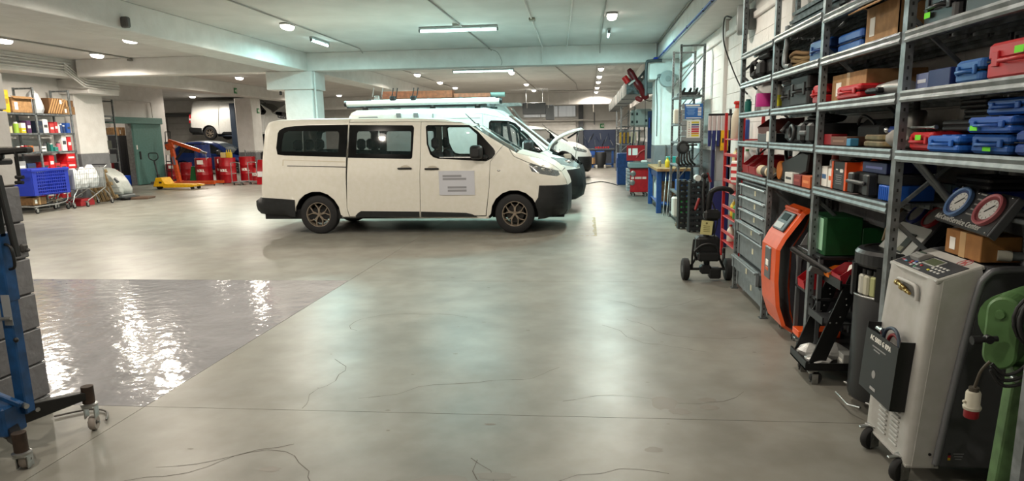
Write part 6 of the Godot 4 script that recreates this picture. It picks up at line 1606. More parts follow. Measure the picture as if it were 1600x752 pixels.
	plain_box("teal box on the blue workbench behind the yellow bottle", V(1.70, 0.921, -15.0), V(0.24, 0.2, 0.22), mt("#1f9391", 0.4))
	solo("canister", Geo.new().lathe([Vector2(0, 0), Vector2(0.06, 0), Vector2(0.06, 0.3), Vector2(0.03, 0.4), Vector2(0, 0.4)], 14), mt("#c9c9c4", 0.5), "white canister on the floor under the blue workbench", "canister", V(1.56, 0.19, -15.5))
	for k in 2: solo("steel_bar", Geo.new().tube([V(0, 0.0, 0), V(0.10, 0.9, -0.45)], 0.012, 8), M.steel, ["steel bar leaning on the workbench end, left of the pair", "steel bar leaning on the workbench end, right of the pair"][k], "bar", V(1.50 + 0.07 * k, 0.01, -13.55))
	solo("wall_bar", Geo.new().box(V(0, 0, 0), V(0.03, 0.42, 0.03), 0.005), mt("#5a5450", 0.5), "dark bar standing against the grey pillar base behind workbench", "bar", V(1.86, 1.13, -16.55))
	# --- red tool cart
	var red = mt("#a8151e", 0.35, 0.0, 0.1)
	t = thing("tool_cart", "red tool cart with open silver drawers and grey top tray", "tool cart", V(0, 0, 0))
	part("body", Geo.new().bx(1.10, 1.56, 0.12, 0.74, -18.35, -17.7, 0.01), red, t)
	for k in 7: part("drawer", Geo.new().bx(1.02, 1.10, 0.15 + 0.083 * k, 0.22 + 0.083 * k, -18.33, -17.72, 0.006), mt("#9c9fa2", 0.4, 0.4), t)
	part("top_tray", Geo.new().bx(1.06, 1.64, 0.74, 0.88, -18.4, -17.62, 0.02), mt("#6f7d7b", 0.5), t)
	part("tool_board", Geo.new().bx(1.04, 1.52, 0.90, 1.31, -18.42, -18.39, 0.006), red, t)
	for k in 2: part("sheet", Geo.new().box(V(1.12 + 0.14 * k, 1.14, -18.385), V(0.07 + 0.07 * k, 0.18, 0.003)), M.paper, t)
	for e in [[1.17, 0.60], [1.15, 0.37]]: part("hubcap", Geo.new().lathe([Vector2(0, 0.02), Vector2(0.04, 0.02), Vector2(0.07, 0.012), Vector2(0.075, 0)], 18, TX(Basis(Vector3.RIGHT, PI / 2), V(e[0], e[1], -17.70))), mt("#8e8f8c", 0.3, 0.7), t)
	for e in [[1.16, 0.08, 0.03], [1.25, 0.05, 0.02], [1.31, 0.1, 0.012], [1.37, 0.04, 0.05], [1.46, 0.1, 0.02]]: part("sticker", Geo.new().box(V(e[0], 0.49, -17.697), V(e[1], 0.055, 0.003)), mt("#d0b0a8", 0.5), t)
	part("cloth", Geo.new().box(V(1.46, 0.91, -17.8), V(0.16, 0.06, 0.12), 0.02), M.paper, t)
	part("red_hook", Geo.new().tube(smooth_path([V(1.30, 0.98, -18.37), V(1.38, 1.12, -18.36), V(1.52, 1.2, -18.36)], 4), 0.02), mt("#b84a48", 0.4), t)
	for z in [-18.25, -17.8]:
		for x in [1.16, 1.48]: castor(t, V(x, 0.12, z), 0.05)
	# --- things above the cart
	t = thing("wall_case", "big grey plastic case with black catches hung above the red cart", "case", V(1.46, 1.78, -19.0))
	part("shell", Geo.new().box(V(0.05, 0.25, 0), V(0.5, 0.48, 0.4), 0.06), mt("#a0a29c", 0.55), t)
	part("lid", Geo.new().box(V(-0.24, 0.25, 0), V(0.12, 0.44, 0.36), 0.04), mt("#8f918b", 0.55), t)
	for e in [[-0.26, 0.36], [-0.26, 0.15], [-0.13, 0.36], [-0.13, 0.15], [0.12, 0.18], [0.19, 0.18]]: part("catch", Geo.new().box(V(e[0], e[1], 0.205), V(0.05, 0.07, 0.02), 0.006), M.black, t)
	for k in 3: part("drain_hose", Geo.new().tube([V(-0.2 + 0.14 * k, 0.02, 0.05), V(-0.22 + 0.16 * k, -0.3, 0.08), V(-0.26 + 0.12 * k, -0.75, 0.1)], 0.013), M.rubber, t)
	part("wall_bracket", Geo.new().box(V(0.45, 0.3, -0.02), V(0.42, 0.06, 0.1), 0.01), M.galv_dark, t)
	t = thing("ceiling_winch", "dark red jointed arm with bright red drum hanging by the pillar", "winch", V(1.25, 2.85, -18.0))
	part("arm", Geo.new().loft([oval2(V(-0.21, 0.40, 0), V(1, -1.6, 0), 0.05), oval2(V(-0.16, 0.32, 0), V(1, -1.6, 0), 0.085), oval2(V(-0.02, 0.1, 0), V(1, -1.6, 0), 0.075), oval2(V(0.0, 0.06, 0), V(1, -1.6, 0), 0.1), oval2(V(0.09, -0.06, 0), V(1, -1.6, 0), 0.1), oval2(V(0.11, -0.1, 0), V(1, -1.6, 0), 0.075), oval2(V(0.23, -0.3, 0), V(1, -1.6, 0), 0.1), oval2(V(0.27, -0.36, 0), V(1, -1.6, 0), 0.06)]), mt("#6d1219", 0.4), t)
	part("drum", Geo.new().cyl(V(-0.33, 0.20, 0.1), V(-0.22, 0.05, 0.1), 0.075, 0.075, 18), mt("#c81d1d", 0.35), t)
	part("white_clamp", Geo.new().box(V(-0.13, 0.06, 0.08), V(0.2, 0.05, 0.06), 0.015, Basis(Vector3.BACK, 0.6)), M.white, t)
	part("hook", Geo.new().box(V(0.06, -0.36, 0.05), V(0.2, 0.12, 0.12), 0.04, Basis(Vector3.BACK, -0.4)), mt("#7d1a1e", 0.4), t)
	part("hanging_wire", Geo.new().cyl(V(0.22, -0.35, 0.06), V(0.23, -1.1, 0.06), 0.006), M.black, t)
	part("support_bar", Geo.new().cyl(V(0.0, 0.1, -0.02), V(0.3, 0.45, -0.2), 0.03), M.galv_dark, t)
	t = thing("air_duct", "grey sheet metal duct along the right beam beyond the pillar", "duct")
	part("duct", Geo.new().bx(1.10, 1.60, 2.72, 3.12, -36.0, -19.6, 0.01), mt("#9fa4a3", 0.4, 0.5, 0.1), t)
	for k in 6: part("flange", Geo.new().bx(1.08, 1.62, 2.70, 3.14, -19.64 - 3.0 * k, -19.58 - 3.0 * k, 0.005), M.galv, t)
	part("bracket", Geo.new().bx(1.60, 1.70, 3.02, 3.34, -20.5, -20.4).bx(1.60, 1.70, 3.02, 3.34, -28.5, -28.4), M.galv, t)
	solo("down_pipe", Geo.new().tube(smooth_path([V(1.72, 3.29, -16.45), V(1.45, 3.28, -16.47), V(1.37, 3.2, -16.5), V(1.37, 2.5, -16.5)], 5), 0.035, 10), mt("#3a3b3d", 0.5), "dark grey pipe bending down at the head of the pillar", "pipe")
	# --- tool wall beyond the pillar
	t = thing("tool_wall", "navy perforated panel hung with hand tools beyond the pillar", "tool panel")
	part("panel", Geo.new().bx(1.60, 2.16, 0.95, 2.2, -18.62, -18.58, 0.004), mt("#17294f", 0.5), t)
	for k in 9: part("hung_tool", Geo.new().box(V(1.64 + 0.055 * k, 1.9 - 0.14 * (k % 3), -18.56), V(0.03, 0.26 + 0.05 * (k % 2), 0.02), 0.006), mt(["#23459a", "#101113", "#2c53b0"][k % 3], 0.4), t)
	t = thing("tool_stand", "blue cabinet with yellow spray guns and hoses hanging above it", "cabinet", V(1.25, 0, -22.2))
	part("cabinet", Geo.new().box(V(-0.05, 0.5, 0), V(0.5, 1.0, 0.7), 0.01), M.blue, t)
	part("drawer_front", Geo.new().box(V(-0.31, 0.7, 0), V(0.02, 0.3, 0.6), 0.006), mt("#123a75", 0.4), t)
	part("rack_bar", Geo.new().box(V(0.1, 1.7, 0), V(0.7, 0.04, 0.04), 0.006), M.galv, t)
	part("post", Geo.new().box(V(-0.2, 1.35, -0.1), V(0.05, 0.7, 0.05)).box(V(0.4, 0.85, -0.1), V(0.05, 1.7, 0.05)), M.galv, t)
	for k in 6: part("hanging_tool", Geo.new().box(V(-0.2 + 0.12 * k, 1.48, 0.03), V(0.06, 0.36, 0.05), 0.02), mt(["#d9a51c", "#cf9616", "#b58d2a", "#d9d0b0", "#c8bfa6", "#8f8a7c"][k], 0.45), t)
	# --- black slatted crates leaning
	for k in 2:
		t = thing("slatted_crate", ["black slatted plastic pallet standing on edge, partly hidden", "black slatted plastic pallet standing nearest the golf trolley"][k], "pallet", V(1.70 + 0.12 * k, 0.005, -11.75 + 0.40 * k), 0.12)
		for y in 9: part("slat", Geo.new().box(V(0, 0.05 + 0.092 * y, 0), V(0.30, 0.055, 0.14), 0.006), mt("#1c1e20", 0.5), t)
		for s in [-0.14, -0.05, 0.05, 0.14]: part("stile", Geo.new().box(V(s, 0.42, 0.0), V(0.035, 0.84, 0.13), 0.006), mt("#17191b", 0.5), t)
	solo("paper_roll", Geo.new().cyl(V(0, 0, -0.1), V(0, 0, 0.08), 0.05, 0.05, 18), mt("#c9c8c2", 0.7), "white roll lying on top of the black slatted pallet", "roll", V(1.80, 0.896, -11.35))
	# --- navy stand with spring tools
	t = thing("tool_stand", "navy stand of clear and navy cylinders beside the red rack", "tool stand")
	part("panel", Geo.new().bx(1.74, 1.79, 0.0, 1.62, -9.86, -9.80, 0.008), mt("#1d2350", 0.45), t)
	part("panel", Geo.new().bx(1.95, 2.0, 0.0, 1.5, -9.86, -9.80, 0.008), mt("#1d2350", 0.45), t)
	part("cabinet", Geo.new().bx(1.77, 2.0, 0.06, 0.85, -10.0, -9.78, 0.01), mt("#20265e", 0.45), t)
	part("sheet", Geo.new().bx(1.80, 1.95, 0.95, 1.52, -9.85, -9.83, 0.004), mt("#aeb4b8", 0.4, 0.3), t)
	part("top_bar", Geo.new().bx(1.68, 2.02, 1.86, 1.89, -9.82, -9.76, 0.006), M.black, t)
	part("top_bar_post", Geo.new().bx(1.97, 2.0, 0.06, 1.95, -9.85, -9.80, 0.004), M.black, t)
	for k in 5:
		part("clear_cylinder", Geo.new().cyl(V(1.70 + 0.062 * k, 1.66, -9.77), V(1.70 + 0.062 * k, 1.86, -9.77), 0.028, 0.028, 12), mt("#b4a8a8", 0.3), t)
		part("navy_cylinder", Geo.new().cyl(V(1.70 + 0.062 * k, 1.44 - 0.05 * (k % 2), -9.77), V(1.70 + 0.062 * k, 1.66, -9.77), 0.022, 0.029, 12), mt("#1b2560", 0.4), t)
	plain_box("yellow box on the navy stand left of the red rack", V(1.90, 1.38, -9.73), V(0.1, 0.28, 0.06), M.yellow, mt("#3a3320", 0.6), "", 0.0)
	solo("leaning_panel", Geo.new().loft([oval(V(0, 0, 0), 0.05, 0.02), oval(V(0.02, 0.02, 0), 0.15, 0.05), oval(V(0.04, 0.0, 0), 0.13, 0.05), oval(V(0.06, -0.02, 0), 0.05, 0.03)]), M.black, "dark rounded panel leaning behind the golf trolley", "panel", V(2.085, 1.15, -10.6), 0.0)
	# --- red rack
	t = thing("red_rack", "narrow red metal rack of bottles beside the end upright", "shelf rack")
	for x in [1.80, 2.02]:
		for z in [-9.15, -8.15]: part("post", Geo.new().bx(x - 0.018, x + 0.018, 0, 1.88, z - 0.018, z + 0.018, 0.004), M.red, t)
	for y in [0.22, 0.55, 0.88, 1.21, 1.55]: part("shelf", Geo.new().bx(1.79, 2.03, y - 0.015, y, -9.15, -8.15, 0.003), M.red, t)
	for y in [0.35, 0.68, 1.02, 1.35]: part("side_bar", Geo.new().bx(1.785, 1.80, y - 0.02, y + 0.02, -9.15, -8.15, 0.003), M.red, t)
	var cols = ["#d9d4c4", "#b8a06a", "#c9c9c4", "#e0c43a", "#3f8a4a", "#c8352f", "#d6d2c6", "#9aa7ad", "#cfc7b2", "#e1d9a0", "#b33b30", "#d0d0cc"]
	for k in 12: bottle("bottle on the red rack, %s shelf, %s" % [["lowest", "second", "third", "upper"][k / 3], ["far end", "middle", "near end"][k % 3]], V(1.87 + 0.03 * (k % 2), 0.222 + 0.33 * (k / 3), -8.95 + 0.3 * (k % 3)), 0.05, 0.22, mt(cols[k], 0.45), mt(cols[(k + 5) % 12], 0.5))
	bottle("tall clear bottle with red cap on top of the red rack", V(1.85, 1.551, -8.75), 0.07, 0.42, mt("#c3b7a2", 0.4), mt("#c22a1e", 0.4))
	part("red_grip", Geo.new().box(V(0, 0.44, 0), V(0.09, 0.04, 0.05), 0.01), mt("#c22a1e", 0.4), get_child(get_child_count() - 1))
	for k in 3: can("blue and white spray can on the top shelf of the red rack, %s" % ["far", "middle", "near"][k], V(1.86, 1.551, -8.5 + 0.12 * k), 0.035, 0.26, mt("#2b4f9f", 0.4), M.white)
	t = thing("paper_sack", "red and white striped packet hanging on the red rack", "packet", V(1.77, 1.05, -8.22), -0.9)
	part("packet", Geo.new().box(V(0, 0.12, 0), V(0.18, 0.26, 0.05), 0.015), M.paper, t)
	for k in 3: part("stripe", Geo.new().box(V(0, 0.04 + 0.08 * k, 0.026), V(0.16, 0.035, 0.002)), mt("#c0282c", 0.5), t)
	# --- golf trolley
	var bk = mt("#141516", 0.5)
	t = thing("golf_trolley", "black folded electric golf trolley on two wheels by the end upright", "trolley", V(1.335, 0, -7.58), 0.0)
	for s in [-1, 1]:
		var w = part("wheel", Geo.new().lathe([Vector2(0.03, -0.035), Vector2(0.10, -0.04), Vector2(0.122, -0.03), Vector2(0.125, 0), Vector2(0.122, 0.03), Vector2(0.10, 0.04), Vector2(0.03, 0.035)], 26, TX(Basis(Vector3.FORWARD, PI / 2), V(s * 0.235, 0.125, 0))), M.rubber, t)
		part("hub", Geo.new().lathe([Vector2(0, -0.036), Vector2(0.095, -0.036), Vector2(0.095, 0.036), Vector2(0, 0.036)], 18, TX(Basis(Vector3.FORWARD, PI / 2), V(s * 0.235, 0.125, 0))), mt("#4a4b4c", 0.5), w)
	part("axle", Geo.new().cyl(V(-0.2, 0.125, 0), V(0.2, 0.125, 0), 0.016), bk, t)
	part("motor_box", Geo.new().box(V(-0.02, 0.13, 0.03), V(0.12, 0.1, 0.12), 0.02).box(V(0.08, 0.09, 0.04), V(0.13, 0.12, 0.12), 0.015), bk, t)
	part("main_frame", Geo.new().tube(smooth_path([V(0.0, 0.14, 0.0), V(-0.01, 0.35, 0.02), V(-0.02, 0.6, 0.0), V(0.0, 0.9, 0.02), V(0.02, 1.0, 0.03)], 5), 0.034, 8), bk, t)
	part("battery_tray", Geo.new().box(V(0.0, 0.28, 0.03), V(0.24, 0.1, 0.18), 0.02), bk, t)
	part("bag_rest", Geo.new().tube(smooth_path([V(-0.12, 0.24, 0.06), V(-0.15, 0.34, 0.1), V(-0.05, 0.42, 0.1), V(0.08, 0.40, 0.1), V(0.12, 0.26, 0.08)], 5), 0.014), bk, t)
	part("side_strut", Geo.new().tube([V(-0.19, 0.13, 0.0), V(-0.1, 0.3, 0.02), V(-0.02, 0.42, 0.01)], 0.014).tube([V(0.19, 0.13, 0.0), V(0.1, 0.32, 0.02), V(0.0, 0.5, 0.01)], 0.014), bk, t)
	part("mud_strap", Geo.new().tube(smooth_path([V(-0.165, 0.14, 0.03), V(-0.17, 0.3, 0.06), V(-0.155, 0.47, 0.05)], 5), 0.012), bk, t)
	part("handle", Geo.new().tube(smooth_path([V(0.0, 0.98, 0.03), V(0.08, 1.03, 0.05), V(0.20, 1.02, 0.05), V(0.24, 0.98, 0.04)], 5), 0.028, 8), bk, t)
	part("handle_post", Geo.new().tube([V(-0.05, 0.75, 0.02), V(-0.06, 1.0, 0.0), V(-0.05, 1.2, -0.02)], 0.016), bk, t)
	part("control_head", Geo.new().box(V(-0.055, 1.17, 0.0), V(0.07, 0.06, 0.08), 0.02), bk, t)
	part("bag_clamp", Geo.new().box(V(0.03, 0.74, 0.03), V(0.18, 0.12, 0.12), 0.03), bk, t)
	part("battery", Geo.new().box(V(0.0, 0.40, -0.02), V(0.26, 0.20, 0.18), 0.03), bk, t)
	part("upper_bracket", Geo.new().box(V(0.01, 0.60, 0.0), V(0.12, 0.18, 0.1), 0.03), bk, t)
	part("red_clip", Geo.new().box(V(-0.13, 0.86, 0.03), V(0.03, 0.14, 0.03), 0.01, Basis(Vector3.BACK, -0.3)), mt("#8a1f1f", 0.5), t)
	part("red_clip", Geo.new().tube([V(-0.03, 1.2, 0.0), V(0.01, 1.1, 0.02)], 0.014), mt("#8a1f1f", 0.5), t)
	part("cable", Geo.new().tube(smooth_path([V(0.02, 0.9, 0.05), V(0.09, 0.7, 0.06), V(0.06, 0.5, 0.06), V(0.12, 0.35, 0.07)], 5), 0.007).tube(smooth_path([V(-0.08, 0.42, 0.08), V(-0.11, 0.36, 0.1), V(-0.06, 0.3, 0.1), V(-0.08, 0.22, 0.1)], 5), 0.006), M.rubber, t)
	t = thing("paper_tag", "pale yellow printed tag hanging on the golf trolley", "tag", V(1.305, 0.605, -7.49))
	part("card", Geo.new().box(V(0, 0, 0), V(0.125, 0.155, 0.003), 0, Basis(Vector3.BACK, -0.1)), mt("#d3cb8e", 0.7), t)
	for k in 4: part("print_line", Geo.new().box(V(0.0, 0.02 - 0.02 * k, 0.002), V(0.07, 0.006, 0.002), 0, Basis(Vector3.BACK, -0.1)), mt("#7d7440", 0.7), t)
	part("print_mark", Geo.new().cyl(V(0.0, 0.05, 0.001), V(0, 0.05, 0.003), 0.012), mt("#7d7440", 0.7), t)
	t = thing("castor_dolly", "small black wheel standing behind the golf trolley", "wheel", V(1.70, 0, -8.5))
	part("tyre", Geo.new().tube(ring_pts(V(0, 0.075, 0), 0.055, V(1, 0, 0.2)), 0.02, 8, true), M.rubber, t)
	part("fork", Geo.new().box(V(0, 0.14, 0), V(0.04, 0.14, 0.03), 0.008), M.black, t)
	# racks and posts farther along the right wall
	t = thing("tall_rack", "distant galvanised rack along the right wall before the end wall", "shelf rack")
	for z in [-26.0, -30.0]:
		for x in [1.25, 1.75]: part("post", Geo.new().bx(x - 0.03, x + 0.03, 0, 2.6, z - 0.03, z + 0.03), M.galv, t)
		for k in 4: part("brace", Geo.new().cyl(V(1.25, 0.4 + 0.55 * k, z), V(1.75, 0.85 + 0.55 * k, z), 0.014, 0.014, 6), M.galv, t)
	for y in [0.5, 1.2, 1.9]: part("shelf", Geo.new().bx(1.22, 1.78, y - 0.03, y, -30.0, -26.0), M.galv_dark, t)
	for k in 4: plain_box("dark parts box on the distant rack, %s" % ["nearest", "second", "third", "farthest"][k], V(1.3, 1.201, -26.5 - 0.9 * k), V(0.5, 0.3, 0.35), mt(["#2f3c52", "#3b3d40", "#23406e", "#4a4032"][k], 0.6))
func oval2(c: Vector3, n: Vector3, r: float, k := 10) -> Array:
	return ring_pts(c, r, n, k)

func far_end() -> void:
	# white roller door and window band in the end wall, dark post
	var d = struct("door_1", Geo.new().bx(-6.4, -0.62, 0, 2.42, -37.6, -37.5, 0.01), M.wall)
	for k in 8: part("door_panel", Geo.new().bx(-6.38, -0.64, 0.02 + 0.3 * k, 0.31 + 0.3 * k, -37.5, -37.47, 0.008), M.wall, d)
	var w = struct("window_1", Geo.new().bx(-6.4, -0.62, 2.52, 3.16, -37.6, -37.52, 0.005), mt("#b9bbba", 0.5))
	for k in 6: part("pane", Geo.new().bx(-6.35 + 0.955 * k, -5.45 + 0.955 * k, 2.56, 3.12, -37.52, -37.50), glow("#dfe3e4", 0.25) if k > 2 else mt("#c9cccc", 0.2), w)
	for k in 36: part("reed", Geo.new().bx(-3.45 + 0.077 * k, -3.44 + 0.077 * k, 2.56, 3.12, -37.5, -37.485), mt("#a7aaaa", 0.4), w)
	struct("trim_1", Geo.new().bx(-0.50, -0.24, 0, 3.2, -37.6, -37.35, 0.01), mt("#55585c", 0.6))
	var t = thing("wall_pipe", "white pipe running level across the end wall", "pipe")
	part("pipe", Geo.new().tube([V(-6.0, 2.36, -37.3), V(0.3, 2.36, -37.3)], 0.045, 8), M.wall, t)
	part("pipe", Geo.new().tube([V(0.36, 2.75, -37.3), V(0.36, 2.1, -37.3)], 0.03, 8), M.grey, t)
	conduit("thin grey conduit level across the end wall at head height", [V(-3.2, 2.05, -37.4), V(-3.2, 2.28, -37.4), V(1.6, 2.28, -37.4)], 0.02)
	exit_sign("green running-figure exit sign on the end wall", V(0.78, 2.03, -37.56), 0.0, 0.22, 0)
	exit_sign("green exit sign with white arrow on the left ceiling beam", V(-13.43, 3.46, -25.35), PI / 2, 0.2, 1)
	exit_sign("green exit sign on the white pillar beyond the drums", V(-13.885, 2.80, -27.95), PI / 2, 0.2, 0)
	# low dark curtain with tools, benches below it
	t = thing("tool_curtain", "dark blue-grey panel with hung tools low on the end wall", "panel", V(0.5, 0, -37.5))
	part("sheet", Geo.new().bx(-0.95, 1.0, 0.7, 1.83, -0.02, 0.02, 0.004), mt("#2a3650", 0.5), t)
	for k in 12: part("hung_tool", Geo.new().box(V(-0.85 + 0.15 * k, 1.3 + 0.2 * sin(k * 2.1), 0.04), V(0.04, 0.35, 0.03), 0.01, Basis(Vector3.BACK, 0.5 * sin(k * 1.3))), mt(["#15181d", "#5a6472", "#1c2a4a", "#70757c"][k % 4], 0.5), t)
	t = thing("workbench", "long blue workbench with drawers across the end wall", "workbench", V(0.35, 0, -33.4))
	part("top", Geo.new().bx(-1.2, 0.95, 0.82, 0.90, -0.4, 0.35, 0.008), mt("#39404a", 0.5), t)
	for k in 3: part("drawer", Geo.new().bx(-0.85 + 0.45 * k, -0.45 + 0.45 * k, 0.60, 0.80, 0.30, 0.34, 0.006), mt("#1d4e9e", 0.4), t)
	for x in [-1.1, -0.1, 0.85]: part("leg", Geo.new().bx(x - 0.05, x + 0.05, 0, 0.82, 0.2, 0.3), M.blue, t)
	part("lower_shelf", Geo.new().bx(-1.15, 0.9, 0.12, 0.18, -0.35, 0.3), M.blue, t)
	for k in 3: carton("brown carton under the far blue bench, %s of three" % ["left", "middle", "right"][k], V(-0.32 + 0.28 * k, 0.18, -33.05), 0.24, 0.3, 0.3, M.card2, 0, "", 0.0)
	t = thing("red_tools", "row of small red tools lying on the far blue bench", "tools", V(0.7, 0.9, -33.3))
	for k in 6: part("tool", Geo.new().box(V(-0.3 + 0.12 * k, 0.05, 0), V(0.09, 0.08 + 0.02 * (k % 2), 0.1), 0.01), mt("#a51c22", 0.4), t)
	t = thing("waste_bin", "black round bin with pale feet standing before the far bench", "bin", V(0.62, 0, -32.6))
	part("body", Geo.new().lathe([Vector2(0, 0.05), Vector2(0.22, 0.05), Vector2(0.28, 0.7), Vector2(0.25, 0.75), Vector2(0, 0.75)], 20), M.black, t)
	for s in [-1, 1]: part("foot", Geo.new().box(V(s * 0.2, 0.08, 0.2), V(0.1, 0.16, 0.06), 0.02), mt("#b9b6ae", 0.5), t)
	solo("floor_hose", Geo.new().tube(smooth_path([V(-0.1, 0.015, -22.0), V(0.4, 0.015, -23.2), V(0.7, 0.015, -22.6), V(0.95, 0.015, -21.5)], 8), 0.014), M.rubber, "black hose lying in a curve on the floor near the blue cabinet", "hose")
	t = thing("unit_heater", "dark grey boxed unit high up beyond the van's windscreen", "heater unit", V(-2.55, 2.55, -33.0))
	part("body", Geo.new().box(V(0, 0.3, 0), V(1.1, 0.55, 0.6), 0.02).box(V(0.75, 0.1, 0), V(0.4, 0.7, 0.5), 0.02), mt("#4d5256", 0.5), t)
	for x in [-0.4, 0.4]: part("hanger", Geo.new().cyl(V(x, 0.55, 0), V(x, 1.2, 0), 0.015), M.galv, t)
	for k in 3: part("thin_wire", Geo.new().cyl(V(-0.3 + 1.0 * k, 1.2, 0.6), V(-0.3 + 1.0 * k, 0.3, 0.6), 0.006), M.wall, t)
	# roller shutter in the left bay
	var s = struct("door_2", Geo.new().bx(-24.15, -20.6, 0, 2.95, -37.6, -37.5, 0.01), M.wall)
	for k in 9: part("door_slat", Geo.new().bx(-24.1, -20.65, 0.02 + 0.32 * k, 0.33 + 0.32 * k, -37.5, -37.46, 0.01), M.wall, s)
	part("shutter_box", Geo.new().bx(-24.15, -20.6, 2.95, 3.13, -37.6, -37.2, 0.02), mt("#85898b", 0.5), s)
	struct("wall_far_left", Geo.new().bx(-20.6, -7.0, 1.0, 3.13, -37.6, -37.55), M.wall)

func exit_sign(label: String, at: Vector3, turn: float, w: float, kind: int) -> void:
	var t = thing("exit_sign", label, "sign", at, turn)
	var h = w * 1.05
	part("plate", Geo.new().box(V(0, 0, 0), V(w, h, 0.02), 0.004), mt("#0f7a3e", 0.4), t)
	var m = M.paper
	if kind == 0:
		part("door_symbol", Geo.new().box(V(w * 0.25, 0, 0.011), V(w * 0.22, h * 0.55, 0.002)), m, t)
		part("figure", Geo.new().prism(P2([-0.30 * w, -0.25 * h, -0.22 * w, -0.25 * h, -0.12 * w, -0.05 * h, -0.02 * w, -0.25 * h, 0.05 * w, -0.22 * h, -0.05 * w, 0.02 * h, 0.04 * w, 0.1 * h, -0.05 * w, 0.15 * h, -0.2 * w, 0.1 * h, -0.25 * w, 0.0, -0.18 * w, 0.0, -0.17 * w, -0.08 * h]), 0.010, 0.012), m, t)
		part("figure_head", Geo.new().cyl(V(-0.06 * w, 0.22 * h, 0.010), V(-0.06 * w, 0.22 * h, 0.012), w * 0.055), m, t)
	else:
		part("arrow", Geo.new().prism(P2([-0.3 * w, 0, -0.05 * w, 0.3 * h, -0.05 * w, 0.12 * h, 0.1 * w, 0.12 * h, 0.1 * w, -0.12 * h, -0.05 * w, -0.12 * h, -0.05 * w, -0.3 * h]), 0.010, 0.012), m, t)
		part("door_symbol", Geo.new().box(V(w * 0.3, 0, 0.011), V(w * 0.16, h * 0.6, 0.002)), m, t)

func left_side() -> void:
	left_shelf()
	trolleys()
	scrubber()
	door_and_store()
	drum_area()

